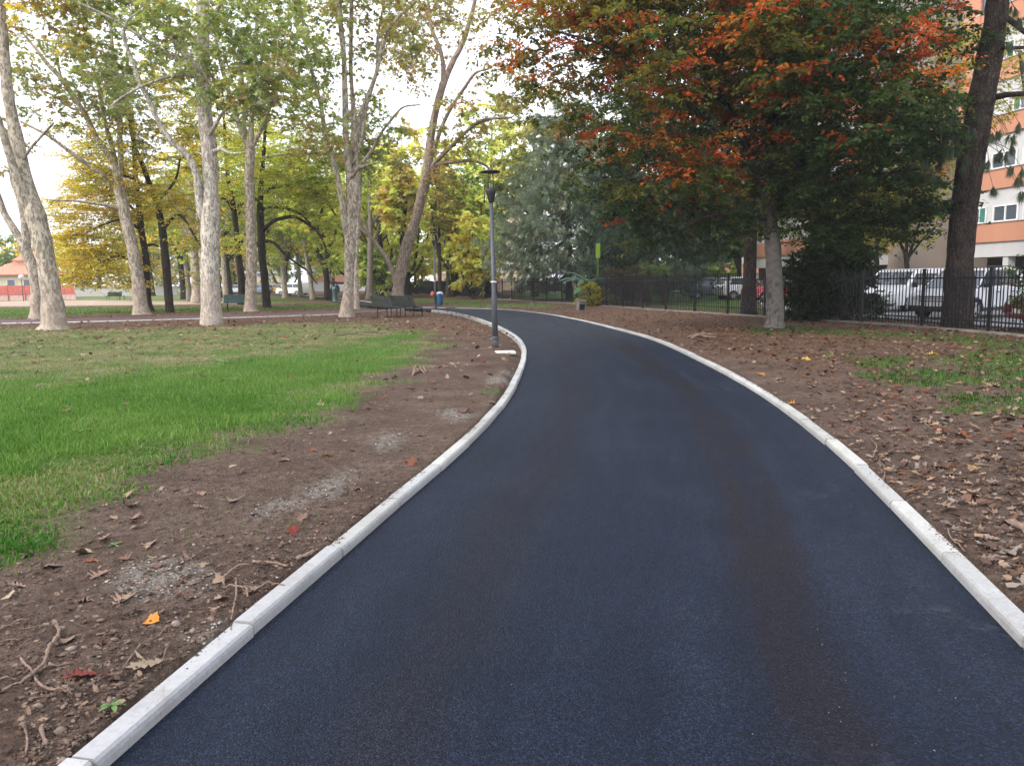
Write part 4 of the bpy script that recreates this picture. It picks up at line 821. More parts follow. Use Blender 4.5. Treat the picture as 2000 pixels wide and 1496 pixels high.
# ---- leaning plane behind it
t = Tree(3); Y = 38
t.stem([(74, 628, 34), (73, 610, 25), (72, 562, 23), (66, 530, 22), (54, 500, 22), (46, 480, 21), (38, 465, 14), (22, 440, 13), (8, 415, 12), (-8, 370, 10), (-30, 300, 8)], Y, 1.10)
t.stem([(52, 496, 15), (51, 462, 15), (46, 420, 14), (38, 385, 13), (27, 355, 12), (22, 320, 11), (14, 260, 9)], Y, sides=10)
t.fill([ell(-20, 250, Y, 60, 90), ell(-10, 60, Y, 90, 120)], 50, 40, .16, PLO, 1.0, .35, 'pl', .2, 5, .38, .3, 6, .010, zmax=17)
t.done('plane_tree', 'grey plane tree with a low fork behind the cream barked one', 'tree', M_PLANE)
# ---- tall leaning plane on the far side of the red path
t = Tree(4); Y = 42
t.stem([(277, 616, 36), (275, 600, 27), (270, 550, 24), (260, 490, 22), (251, 450, 21), (243, 415, 21), (234, 375, 20), (230, 348, 17), (222, 318, 11), (203, 290, 11), (187, 267, 10), (172, 235, 10), (160, 214, 9), (120, 155, 9), (95, 128, 8), (78, 106, 6), (40, 60, 4)], Y, 1.10)
t.stem([(234, 365, 12), (236, 320, 11), (234, 270, 10), (234, 227, 10), (227, 180, 9), (222, 120, 8), (215, 40, 6), (210, -60, 5)], Y, sides=9)
t.stem([(231, 352, 11), (222, 300, 9), (208, 250, 8), (198, 200, 7), (190, 150, 6)], Y, dY=2, sides=8)
t.stem([(228, 360, 10), (209, 348, 10), (180, 328, 8), (150, 307, 7), (118, 283, 6), (88, 262, 5), (40, 238, 4)], Y, dY=-2, sides=8)
t.stem([(243, 410, 8), (220, 405, 7), (190, 398, 5), (140, 392, 4), (100, 392, 3)], Y, dY=-1, sides=6)
t.stem([(160, 214, 6), (140, 212, 5), (110, 190, 4), (85, 180, 3)], Y, sides=6)
t.stem([(120, 155, 5), (112, 120, 5), (108, 95, 4), (118, 60, 3)], Y, sides=6)
t.fill([ell(150, 150, Y, 120, 110), ell(230, 40, Y, 120, 130), ell(110, 230, Y - 1, 60, 40), ell(100, 310, Y - 1, 30, 60), ell(240, 200, Y, 80, 90)], 230, 44, .16, PLO[:3] + PLG[:3], 1.1, .35, 'pl', .2, 5, .38, .3, 6, .012, zmax=19)
t.done('plane_tree', 'tall leaning plane tree beyond the red path with long bare limbs to the left', 'tree', M_PLANE)
# ---- plane beside the green bench
t = Tree(5); Y = 44
t.stem([(490, 611, 30), (489, 598, 22), (491, 525, 20), (490, 450, 19), (488, 400, 19), (487, 350, 18), (489, 294, 16), (491, 240, 9), (494, 170, 8), (500, 80, 7), (505, -20, 5)], Y, 1.10)
t.stem([(489, 300, 9), (470, 254, 9), (449, 187, 9), (430, 120, 7), (415, 40, 6)], Y, sides=8)
t.stem([(490, 300, 8), (478, 250, 7), (476, 190, 6), (470, 110, 5)], Y, dY=1.5, sides=7)
t.stem([(490, 295, 8), (520, 230, 7), (545, 150, 6), (565, 80, 5)], Y, dY=-1, sides=7)
t.fill([ell(500, 120, Y, 150, 120), ell(470, 0, Y, 170, 110), ell(560, 190, Y - 2, 80, 70)], 230, 48, .16, PLG, 1.1, .35, 'pl', .2, 5, .38, .3, 7, .012, zmax=19)
t.done('plane_tree', 'straight brownish plane tree right beside the green bench', 'tree', M_PLANE)
# ---- multi-stemmed plane near the two benches
t = Tree(6); Y = 35
t.stem([(677, 628, 40), (677, 612, 27), (681, 560, 20), (684, 480, 22), (686, 430, 21), (688, 375, 25), (683, 345, 15), (678, 300, 13), (675, 250, 12), (674, 187, 11), (671, 107, 10), (663, 27, 10), (655, -80, 8), (648, -200, 6)], Y, 1.10)
t.stem([(687, 390, 15), (692, 345, 14), (691, 294, 12), (690, 215, 9), (685, 134, 8), (686, 40, 8), (688, -80, 6)], Y, dY=1, sides=9)
t.stem([(690, 300, 10), (698, 246, 9), (714, 200, 9), (733, 150, 8), (746, 94, 8), (759, 59, 6), (781, 32, 5), (807, 8, 4), (830, -20, 3)], Y, dY=-1, sides=8)
t.stem([(691, 320, 9), (706, 254, 8), (714, 214, 7), (735, 140, 6), (738, 70, 5), (752, 0, 4)], Y, dY=1.5, sides=8)
t.stem([(692, 335, 8), (719, 305, 7), (736, 278, 6), (741, 265, 5), (759, 241, 5), (786, 211, 4), (820, 205, 3)], Y, dY=-2, sides=7)
t.stem([(685, 350, 8), (700, 330, 7), (722, 322, 5), (735, 318, 4)], Y, dY=-2, sides=6)
t.stem([(680, 470, 12), (674, 440, 12), (668, 396, 11), (660, 350, 10), (648, 308, 10), (636, 267, 9), (628, 214, 8), (615, 160, 7), (604, 120, 6), (594, 67, 5), (585, -10, 4)], Y, dY=-1, sides=9)
t.stem([(660, 345, 5), (640, 302, 5), (600, 300, 4), (550, 303, 3), (510, 308, 2)], Y, dY=-2, sides=6)
t.fill([ell(640, 70, Y, 130, 110), ell(730, 20, Y, 110, 100), ell(560, 150, Y - 2, 90, 90), ell(680, -120, Y, 220, 130), ell(610, 240, Y - 3, 70, 60), ell(790, 80, Y, 60, 50)], 290, 46, .15, PLG[:4] + PLO[:2], 1.0, .35, 'pl', .25, 5, .41, .34, 4, .010, zmax=19)
t.done('plane_tree', 'plane tree dividing into several pale upright stems left of the two benches', 'tree', M_PLANE)
t = Tree(7); Y = 46
t.stem([(697, 610, 22), (696, 600, 13), (695, 550, 11), (696, 490, 10), (700, 420, 9), (704, 340, 7), (708, 250, 6)], Y, 1.10)
t.fill([ell(715, 260, Y, 80, 90)], 80, 50, .17, PLG, 1.1, .35, 'pl', .2, 5, .4, .3, 5, .012)
t.done('plane_tree', 'slim pale plane tree just behind the many stemmed one', 'tree', M_PLANE)
# ---- brown leaning plane by the benches
t = Tree(8); Y = 54
t.stem([(778, 598, 36), (777, 575, 24), (780, 550, 22), (790, 500, 22), (798, 470, 22), (810, 437, 18), (822, 390, 19), (834, 340, 20), (838, 300, 18), (842, 267, 15), (849, 227, 14), (858, 190, 14), (868, 160, 12), (884, 122, 11), (900, 92, 10), (914, 53, 9), (928, 0, 7), (940, -80, 5)], Y, 1.10)
t.stem([(862, 180, 10), (866, 145, 9), (863, 112, 8), (856, 88, 8), (842, 53, 7), (836, 0, 5)], Y, sides=8)
t.stem([(842, 335, 9), (850, 318, 9), (874, 294, 8), (901, 267, 7), (928, 243, 7), (955, 233, 6), (1000, 230, 4)], Y, dY=-3, sides=8)
t.stem([(843, 340, 9), (853, 322, 8), (888, 317, 7), (922, 314, 6), (949, 324, 5), (960, 337, 4), (975, 350, 3)], Y, dY=-3, sides=8)
t.stem([(845, 305, 8), (852, 280, 8), (866, 241, 7), (888, 200, 6), (906, 174, 6), (928, 144, 5), (955, 135, 3)], Y, dY=-2, sides=8)
t.stem([(836, 320, 5), (846, 240, 4), (852, 200, 4), (860, 160, 3)], Y, dY=-1, sides=6)
t.stem([(775, 575, 10), (770, 540, 10), (758, 512, 9), (742, 487, 8), (722, 462, 7), (705, 430, 5), (690, 390, 4)], Y, dY=1, sides=9)
t.fill([ell(880, 30, Y, 130, 90), ell(960, 60, Y - 1, 100, 100), ell(820, 60, Y, 80, 80), ell(900, 250, Y - 2, 60, 90), ell(1000, 180, Y - 2, 60, 60), ell(930, -90, Y, 200, 120), ell(865, 350, Y - 1, 40, 50), ell(790, 140, Y, 50, 60)], 350, 46, .19, PLO + PLG[2:4], 1.25, .35, 'pl', .25, 5, .40, .25, 5, .014, zmax=25)
t.done('plane_tree', 'brown barked plane tree leaning right behind the two benches', 'tree', M_PLANE_B)
# ---- dark trunks with yellow foliage on the left
def dark_tree(seed, Y, stem, limbs, ells, n, leaves, pal, label, ls=.12, cat='tree', spread=1.3, gap=.36, name='yellow_leaved_tree'):
    t = Tree(seed); t.stem(stem, Y, 1.0, 12)
    for l, dY in limbs: t.stem(l, Y, dY=dY, sides=7)
    t.fill(ells, n, leaves, ls, pal, spread, .16, 'ov', .10, 6, gap, .32, 1.6, .012, tilt=.45, zmax=19)
    return t.done(name, label, cat, M_DARKB)
dark_tree(21, 44, [(331, 613, 22), (331, 600, 17), (325, 525, 15), (317, 450, 14), (310, 412, 12), (302, 388, 10), (285, 340, 9), (278, 321, 9), (262, 281, 8), (246, 200, 7), (238, 120, 5)], [([(303, 400, 6), (330, 370, 5), (345, 345, 4), (352, 310, 3)], -1), ([(318, 450, 6), (350, 420, 5), (385, 470, 4), (400, 490, 3)], -3), ([(300, 380, 6), (260, 350, 5), (215, 340, 4), (180, 345, 3)], -2)],
          [ell(250, 300, 44, 130, 90), ell(330, 330, 44, 90, 110), ell(180, 360, 43, 70, 60), ell(300, 180, 45, 90, 70), ell(370, 480, 43, 55, 50), ell(380, 260, 45, 60, 100), ell(360, 400, 44, 60, 60), ell(365, 545, 44, 40, 20)], 290, 100, YEL + YGR[:1], 'dark trunked tree with golden layered leaves behind the lawn, nearer of two')
dark_tree(22, 46, [(293, 612, 20), (290, 590, 12), (287, 550, 12), (285, 500, 12), (276, 450, 12), (271, 400, 11), (266, 362, 9), (262, 300, 8), (258, 220, 6)], [([(287, 480, 6), (300, 478, 5), (310, 482, 3)], -1), ([(276, 450, 6), (240, 430, 5), (200, 440, 4), (160, 460, 3)], -1), ([(280, 520, 6), (230, 500, 4), (190, 520, 3), (160, 545, 2)], -2), ([(270, 420, 5), (230, 380, 4), (180, 375, 3), (130, 395, 2)], 1)],
          [ell(190, 440, 46, 95, 80), ell(150, 500, 45, 55, 55), ell(230, 520, 45, 70, 35), ell(220, 380, 46, 100, 60), ell(140, 400, 46, 45, 60), ell(165, 545, 45, 60, 30), ell(260, 560, 45, 60, 22), ell(200, 300, 46, 70, 50)], 350, 100, YEL, 'dark trunked tree with low spreading golden leaves behind the leaning plane')
dark_tree(23, 55, [(472, 595, 18), (472, 580, 14), (471, 540, 13), (466, 500, 12), (461, 450, 11), (457, 410, 10), (450, 375, 9), (444, 340, 7), (440, 280, 6), (436, 200, 4)], [([(461, 410, 6), (475, 395, 6), (490, 388, 5), (505, 370, 3)], -1), ([(458, 420, 5), (445, 395, 5), (430, 388, 4), (405, 400, 3)], -1)],
          [ell(440, 320, 55, 100, 90), ell(500, 300, 55, 80, 80), ell(455, 470, 54, 60, 30), ell(470, 220, 55, 90, 60), ell(540, 350, 54, 60, 60)], 230, 90, YEL[:2] + YGR, 'dark trunked tree with yellow green leaves left of the green bench', .13)
dark_tree(24, 50, [(522, 604, 22), (521, 590, 15), (517, 540, 14), (512, 500, 14), (510, 450, 14), (508, 412, 13), (510, 360, 9), (515, 300, 7), (520, 220, 5)],
          [([(512, 455, 8), (519, 445, 8), (535, 432, 7), (550, 427, 7), (575, 424, 6), (600, 437, 6), (625, 460, 5), (638, 490, 4), (648, 520, 3)], -2), ([(515, 470, 6), (535, 475, 6), (560, 500, 5), (580, 515, 4), (600, 530, 3), (620, 555, 2)], -2), ([(510, 410, 7), (540, 405, 6), (580, 415, 5), (610, 440, 4), (640, 470, 3)], 1), ([(510, 380, 7), (540, 365, 6), (585, 365, 5), (630, 385, 4), (655, 420, 3)], 0), ([(510, 395, 6), (480, 380, 5), (455, 385, 3)], 0)],
          [ell(560, 370, 50, 100, 45), ell(620, 400, 49, 60, 60), ell(560, 310, 50, 120, 60), ell(640, 490, 48, 26, 50), ell(490, 350, 50, 60, 50), ell(620, 300, 50, 70, 60)], 300, 90, YGR, 'dark trunked tree with arching bare boughs and yellow green leaves', .13)
# small leafy shoots on the trunk
# ---- maple with red sprays, beside the fence
t = Tree(30); Y = 22.6
t.stem([(1512, 641, 44), (1513, 628, 36), (1514, 600, 32), (1512, 550, 32), (1510, 500, 31), (1507, 460, 30), (1502, 420, 26), (1498, 380, 24), (1500, 330, 20), (1510, 260, 17), (1520, 180, 14), (1530, 80, 11), (1540, -40, 8)], Y)
t.stem([(1504, 420, 20), (1530, 360, 18), (1570, 300, 16), (1620, 240, 13), (1680, 180, 11), (1760, 130, 8), (1830, 100, 5)], Y, dY=-1.5, sides=9)
t.stem([(1502, 400, 18), (1480, 330, 15), (1440, 250, 13), (1400, 170, 11), (1350, 90, 9), (1300, 10, 7)], Y, dY=1, sides=9)
t.stem([(1500, 385, 12), (1470, 330, 9), (1430, 290, 8), (1370, 275, 6), (1300, 285, 5), (1230, 310, 3)], Y, dY=-2, sides=8)
t.stem([(1500, 370, 12), (1440, 300, 9), (1360, 220, 8), (1270, 150, 7), (1180, 90, 5), (1080, 60, 4)], Y, dY=-2, sides=8)
t.stem([(1508, 400, 12), (1560, 370, 10), (1640, 350, 8), (1720, 340, 6), (1800, 330, 4)], Y, dY=-1, sides=8)
t.stem([(1505, 300, 10), (1560, 200, 9), (1600, 100, 7), (1640, 0, 5)], Y, dY=-2, sides=8)
t.stem([(1500, 430, 9), (1460, 420, 7), (1400, 420, 5), (1330, 440, 3)], Y, dY=-2, sides=7)
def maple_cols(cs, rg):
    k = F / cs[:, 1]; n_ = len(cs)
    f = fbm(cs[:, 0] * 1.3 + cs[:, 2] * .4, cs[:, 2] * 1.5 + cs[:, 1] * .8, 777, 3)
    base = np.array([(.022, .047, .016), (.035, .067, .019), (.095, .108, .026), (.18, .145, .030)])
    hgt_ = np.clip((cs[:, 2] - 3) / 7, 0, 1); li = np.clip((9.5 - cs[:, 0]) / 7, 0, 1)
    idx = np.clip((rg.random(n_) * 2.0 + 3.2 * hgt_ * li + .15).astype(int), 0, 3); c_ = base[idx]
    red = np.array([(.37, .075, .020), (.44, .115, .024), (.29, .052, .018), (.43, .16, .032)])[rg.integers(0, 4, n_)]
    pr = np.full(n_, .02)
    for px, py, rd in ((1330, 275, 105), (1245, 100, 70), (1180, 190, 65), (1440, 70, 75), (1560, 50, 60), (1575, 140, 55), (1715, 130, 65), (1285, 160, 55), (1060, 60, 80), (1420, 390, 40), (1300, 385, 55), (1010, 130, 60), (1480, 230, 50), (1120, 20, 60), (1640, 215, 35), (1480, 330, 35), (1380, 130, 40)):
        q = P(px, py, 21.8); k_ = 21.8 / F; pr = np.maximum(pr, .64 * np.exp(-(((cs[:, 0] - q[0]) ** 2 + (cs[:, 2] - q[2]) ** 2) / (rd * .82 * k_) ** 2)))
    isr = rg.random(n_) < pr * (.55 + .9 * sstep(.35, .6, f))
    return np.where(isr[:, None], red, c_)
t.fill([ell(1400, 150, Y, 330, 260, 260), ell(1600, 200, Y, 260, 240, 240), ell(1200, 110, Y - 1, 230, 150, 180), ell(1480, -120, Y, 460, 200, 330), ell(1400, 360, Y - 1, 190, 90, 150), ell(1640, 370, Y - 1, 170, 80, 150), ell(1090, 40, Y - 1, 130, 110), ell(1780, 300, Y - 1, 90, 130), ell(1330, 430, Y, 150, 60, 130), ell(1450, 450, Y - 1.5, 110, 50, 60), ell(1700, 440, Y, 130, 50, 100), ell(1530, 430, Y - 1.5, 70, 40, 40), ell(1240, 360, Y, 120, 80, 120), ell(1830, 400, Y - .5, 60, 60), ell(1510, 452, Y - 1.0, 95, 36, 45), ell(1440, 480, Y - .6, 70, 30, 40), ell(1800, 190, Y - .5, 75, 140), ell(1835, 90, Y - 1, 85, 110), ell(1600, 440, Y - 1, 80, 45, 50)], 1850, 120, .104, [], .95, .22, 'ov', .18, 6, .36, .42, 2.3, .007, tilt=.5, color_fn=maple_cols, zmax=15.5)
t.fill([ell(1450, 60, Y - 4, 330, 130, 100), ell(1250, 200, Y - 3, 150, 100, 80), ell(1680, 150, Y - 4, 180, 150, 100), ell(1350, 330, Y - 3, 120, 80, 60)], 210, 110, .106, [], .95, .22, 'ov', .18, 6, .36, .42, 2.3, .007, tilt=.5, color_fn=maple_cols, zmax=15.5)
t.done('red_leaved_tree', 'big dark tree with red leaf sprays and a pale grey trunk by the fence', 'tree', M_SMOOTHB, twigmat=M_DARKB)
# ---- big dark bush inside the fence
t = Tree(31); Y = 26.5
for k in range(7):
    a = k * .9; t.stem([(1600 + 20 * math.cos(a), 632, 8), (1600 + 40 * math.cos(a), 580, 6), (1605 + 60 * math.cos(a), 530, 4), (1610 + 70 * math.cos(a), 490, 2)], Y + .4 * math.sin(a), sides=6, part='trunk')
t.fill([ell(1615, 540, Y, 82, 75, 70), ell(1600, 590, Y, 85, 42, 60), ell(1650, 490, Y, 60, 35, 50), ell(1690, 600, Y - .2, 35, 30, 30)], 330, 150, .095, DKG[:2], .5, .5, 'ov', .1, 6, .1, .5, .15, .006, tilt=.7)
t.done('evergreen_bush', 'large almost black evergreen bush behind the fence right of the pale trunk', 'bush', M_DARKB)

# ---- pines
def needles(mb, pos, dirs, n_per, ln, wd, cone, tints, rg, droop=0.0):
    n_ = len(pos); d = np.repeat(norm(dirs), n_per, 0); p = np.repeat(pos, n_per, 0)
    v = norm(d + rg.normal(0, cone, d.shape) + np.array([0, 0, -droop])); l = ln * rg.uniform(.7, 1.15, (len(v), 1))
    sd = norm(np.cross(v, rg.normal(size=v.shape))) * wd * .5; tip = p + v * l + np.array([0, 0, -1.0]) * droop * l * .35
    V = np.stack([p - sd, p + sd, tip], 1).reshape(-1, 3); mb.add(V, [np.arange(len(v) * 3).reshape(-1, 3)]); mb.T[-1] = np.repeat(np.repeat(tints, n_per, 0) * rg.uniform(.75, 1.25, (len(v), 1)), 3, 0)
def pine(seed, base, H, rad, z0, tr, cols, bark, label, n_wh=16, per=6, ln=.28, wd=.03, dens=1.0, lean=(0, 0), name='pine_tree', z_cut=1e9, droop=.5, shape=.75):
    t = Tree(seed); rg = t.rg; bx, by = base[0], base[1]
    t.stem3([(bx, by, .0, tr), (bx + lean[0] * .2, by, H * .2, tr * .85), (bx + lean[0] * .5, by, H * .5, tr * .55), (bx + lean[0], by, H, tr * .08)], 1.25, 12)
    pos, dr, tn = [], [], []; cols = np.array(cols)
    for wz in np.linspace(z0, min(H * .96, z_cut), n_wh):
        f = (wz - z0) / (H - z0); Lr = rad * (1 - f) ** shape * (0.75 + .25 * min(1, f * 6))
        for k in range(per):
            az = rg.uniform(0, 6.283); Lb = Lr * rg.uniform(.65, 1.12); sag = rg.uniform(.1, .35) * Lb; zz = wz + rg.normal(0, .25)
            tt = np.linspace(0, 1, 9); rr = tt * Lb; x = bx + lean[0] * zz / H + np.cos(az) * rr; y = by + np.sin(az) * rr
            z = zz + 0.25 * Lb * tt * .4 - sag * np.sin(tt * 2.2) + .22 * Lb * np.clip(tt - .6, 0, 1)
            q = np.column_stack([x, y, z]); q[1:, :2] += rg.normal(0, .03 * Lb, (8, 2)); t.br.tube(q, np.linspace(max(.012, .03 * tr * 3 * (1 - f) + .012), .006, 9), 5, cap=False)
            nt_ = int(Lb * 9 * dens); s = rg.uniform(.18, 1.0, nt_) ** .8; ip = np.column_stack([np.interp(s, tt, q[:, c_]) for c_ in range(3)])
            sdv = np.array([-math.sin(az), math.cos(az), 0]); lat = rg.normal(0, .26, nt_) * Lb * (1.05 - s * .6); dv = np.array([math.cos(az), math.sin(az), 0]) * rg.uniform(.1, .5, (nt_, 1)) * np.abs(lat)[:, None]
            tip = ip + sdv * lat[:, None] + dv; tip[:, 2] -= np.abs(lat) * droop * .5 + rg.uniform(0, .18, nt_)
            for m_ in range(0, nt_):
                if abs(lat[m_]) > .12: t.br.tube(np.array([ip[m_], .5 * (ip[m_] + tip[m_]) + [0, 0, .05], tip[m_]]), [.007, .006, .004], 3, cap=False)
            pos.append(tip); dr.append(np.array([math.cos(az), math.sin(az), -.35 - droop * .5]) + sdv * np.sign(lat)[:, None] * .6 + rg.normal(0, .3, (nt_, 3))); tn.append(cols[rg.integers(0, len(cols), nt_)])
            pos.append(ip); dr.append(np.array([math.cos(az), math.sin(az), -.2]) + rg.normal(0, .5, (nt_, 3))); tn.append(cols[rg.integers(0, len(cols), nt_)])
    needles(t.cr, np.vstack(pos), np.vstack(dr), 12, ln, wd, .42, np.vstack(tn), rg, droop)
    return t.done(name, label, 'tree', bark, leafmat=M_NEEDLE, base=(bx, by))
GP = [(.19, .26, .17), (.24, .30, .20), (.15, .22, .13), (.27, .28, .18)]
b0 = P(1112, 586, 58); pine(41, b0, 15.0, 7.0, 2.4, .26, GP, M_PINEB, 'broad grey green pine with drooping boughs behind the middle of the fence', 24, 8, .40, .032, 1.3, shape=.55)
b0 = P(1462, 620, 31); pine(42, b0, 15, 4.2, 4.2, .29, [(.025, .045, .022), (.035, .06, .03)], M_PINEB, 'dark trunked pine just left of the pale grey trunk', 18, 7, .30, .024, 1.1)
b0 = P(1265, 598, 50); pine(43, b0, 13.5, 5.6, 1.9, .22, [(.035, .065, .035), (.05, .085, .045), (.03, .055, .03)], M_PINEB, 'dark green pine between the grey pine and the red leaved tree', 24, 9, .36, .034, 1.5, shape=.5)
# right hand pine with hanging brushes
t = Tree(44); Y = 21.3; rg = t.rg
t.stem([(1868, 652, 70), (1870, 630, 57), (1873, 560, 53), (1876, 496, 49), (1881, 430, 48), (1887, 382, 49), (1896, 310, 48), (1908, 241, 48), (1918, 185, 46), (1929, 134, 44), (1944, 40, 40), (1952, -30, 36), (1970, -160, 30)], Y, 1.0, 18, lumpy=.035)
t.stem([(1945, 190, 12), (1965, 186, 10), (1990, 184, 9), (2040, 180, 7)], Y, dY=-1.5, sides=8)
t.stem([(1940, 92, 9), (1965, 94, 7), (2010, 93, 6), (2060, 90, 4)], Y, dY=-1, sides=8)
t.stem([(1955, 30, 12), (1980, 45, 10), (2010, 70, 8), (2060, 95, 5)], Y, dY=-1, sides=8)
t.stem([(1890, 210, 14), (1882, 205, 12), (1880, 196, 9)], Y, dY=-.4, sides=8)
pos, dr = [], []
tufts = [(1775, 325), (1797, 290), (1806, 315), (1812, 335), (1824, 345), (1832, 318), (1846, 275), (1850, 290), (1851, 255), (1868, 290), (1875, 285), (1935, 262), (1948, 258), (1975, 268), (1978, 280), (1950, 300), (1962, 296), (1932, 318), (1940, 368), (1986, 350), (1995, 375), (1997, 330), (1890, 300), (1880, 320), (1980, 15), (1990, 35), (1960, 60), (1972, 85), (1997, 120), (1975, 325), (1895, 255), (1860, 225), (1840, 240), (1820, 262), (1835, 300), (1990, 240), (1865, 262)]
for k, (px, py) in enumerate(tufts):
    e_ = P(px, py, Y - rg.uniform(.2, 1.2)); st_ = P(px + (1895 - px) * .55 + rg.uniform(-10, 10), py - 40 - rg.uniform(0, 30), Y - .3)
    q = catmull([st_, .5 * (st_ + e_) + np.array([0, 0, .15]), e_], 5); t.br.tube(q, np.linspace(.010, .005, len(q)), 5)
    for _ in range(3): pos.append(e_ + rg.normal(0, .04, 3)); dr.append(np.array([rg.normal(0, .35), rg.normal(0, .35), -1.0]))
needles(t.cr, np.array(pos), np.array(dr), 75, .28, .013, .30, np.array([(.055, .075, .04), (.075, .09, .045), (.05, .07, .045)])[rg.integers(0, 3, len(pos))], rg, .5)
pos, dr = [], []
for k in range(150):
    a = rg.uniform(0, 6.28); r = rg.uniform(.5, 5); z = rg.uniform(9.3, 14); c_ = P(1955, 0, Y); p_ = np.array([c_[0] + math.cos(a) * r, c_[1] + math.sin(a) * r * .8, z]); pos += [p_ + rg.normal(0, .1, 3) for _ in range(3)]; dr += [rg.normal(0, .5, 3) - np.array([0, 0, .7]) for _ in range(3)]
    if k % 3 == 0:
        s0 = np.array([c_[0], c_[1], z - .6]); t.br.tube(catmull([s0, .5 * (s0 + p_) + np.array([0, 0, .3]), p_], 4), np.linspace(.03, .008, 9), 5, cap=False)
needles(t.cr, np.array(pos), np.array(dr), 40, .26, .01, .35, np.array([(.055, .075, .04), (.04, .06, .035)])[rg.integers(0, 2, len(pos))], rg, .4)
t.done('pine_tree', 'thick fissured pine trunk at the right with hanging needle brushes', 'tree', M_PINEB, leafmat=M_NEEDLE)

# ---- small trees on the car park side
def small_tree(seed, Y, stems, ells, n, leaves, pal, label, ls=.12, bark=None, kind='ov', name='small_tree', spread=.8, flat=.3, droop=.15, gap=.33, tw=.008, zmin=1.5, cat='tree', group=None, zmax=60):
    t = Tree(seed)
    for l in stems: t.stem(l, Y, sides=9)
    t.fill(ells, n, leaves, ls, pal, spread, flat, kind, droop, 5, gap, .35, zmin, tw, zmax=zmax); return t.done(name, label, cat, bark or M_DARKB, group)
small_tree(51, 33, [[(1772, 545, 10), (1771, 515, 9), (1765, 490, 6), (1745, 450, 4), (1725, 400, 3)], [(1772, 512, 7), (1785, 470, 5), (1800, 420, 4), (1810, 360, 3)], [(1771, 510, 6), (1770, 450, 5), (1765, 390, 3)], [(1774, 505, 5), (1800, 470, 4), (1830, 440, 3)]], [ell(1770, 330, 33, 90, 110), ell(1800, 420, 33, 60, 55), ell(1730, 420, 33, 55, 55), ell(1830, 260, 33, 45, 90)], 240, 75, [((.26, .27, .06), 3), ((.20, .20, .06), 3), ((.32, .29, .08), 1)], 'slender many stemmed tree with pale yellow green leaves before the orange building', .10)
small_tree(52, 36, [[(1714, 540, 8), (1713, 500, 8), (1716, 460, 6), (1722, 410, 4)], [(1714, 480, 5), (1700, 440, 4), (1690, 400, 3)]], [ell(1710, 420, 36, 50, 60)], 60, 60, [((.25, .20, .05), 3), ((.30, .15, .05), 2), ((.18, .18, .05), 2)], 'small brownish tree behind the dark bush', .10)
small_tree(53, 40, [[(2030, 560, 7), (2028, 400, 6), (2010, 250, 5), (1990, 100, 4)]], [ell(1985, 120, 40, 60, 90), ell(1960, 220, 40, 40, 40), ell(1890, 90, 38, 60, 80), ell(1840, 130, 38, 60, 90)], 120, 70, [((.30, .28, .05), 3), ((.24, .24, .05), 2)], 'thin yellow leaved tree in front of the orange facade behind the pine', .11)
# ---- background trees
def bg_tree(seed, px, Y, ytop, wpx, pal, label, bark=None, trunk_w=12, n=120, leaves=60, ls=.28, name='park_tree', low=.35, group='background trees of the park', flat=.4, gap=.30, forks=3, kind='di'):
    t = Tree(seed); rg = t.rg; b_ = P(px, 600, Y); b_[2] = 0.0; top = P(px, ytop, Y)[2]; k = Y / F; r = wpx * k; tr = trunk_w * k * .5
    zc = top * low; t.stem3([(b_[0], b_[1], 0, tr), (b_[0] + rg.normal(0, .1), b_[1], zc * .6, tr * .85), (b_[0] + rg.normal(0, .3), b_[1], zc * 1.2, tr * .6), (b_[0] + rg.normal(0, .5), b_[1], top * .85, tr * .2)], 1.3, 9)
    for f_ in range(forks):
        a = rg.uniform(0, 6.28); t.stem3([(b_[0], b_[1], zc * rg.uniform(.6, 1), tr * .6), (b_[0] + math.cos(a) * r * .35, b_[1] + math.sin(a) * r * .35, zc * 1.4, tr * .4), (b_[0] + math.cos(a) * r * .7, b_[1] + math.sin(a) * r * .7, zc + (top - zc) * .6, tr * .15)], 1, 7)
    cz = .5 * (zc + top); t.fill([(b_[0], b_[1], cz, r, r, (top - zc) * .55), (b_[0], b_[1], zc + (top - zc) * .3, r * 1.1, r * 1.1, (top - zc) * .3)], n, leaves, ls, pal, max(1.0, r * .28), flat, kind, .15, 5, gap, .22, max(1.2, zc * .55), .018)
    return t.done(name, label, 'tree', bark or M_DARKB, group)
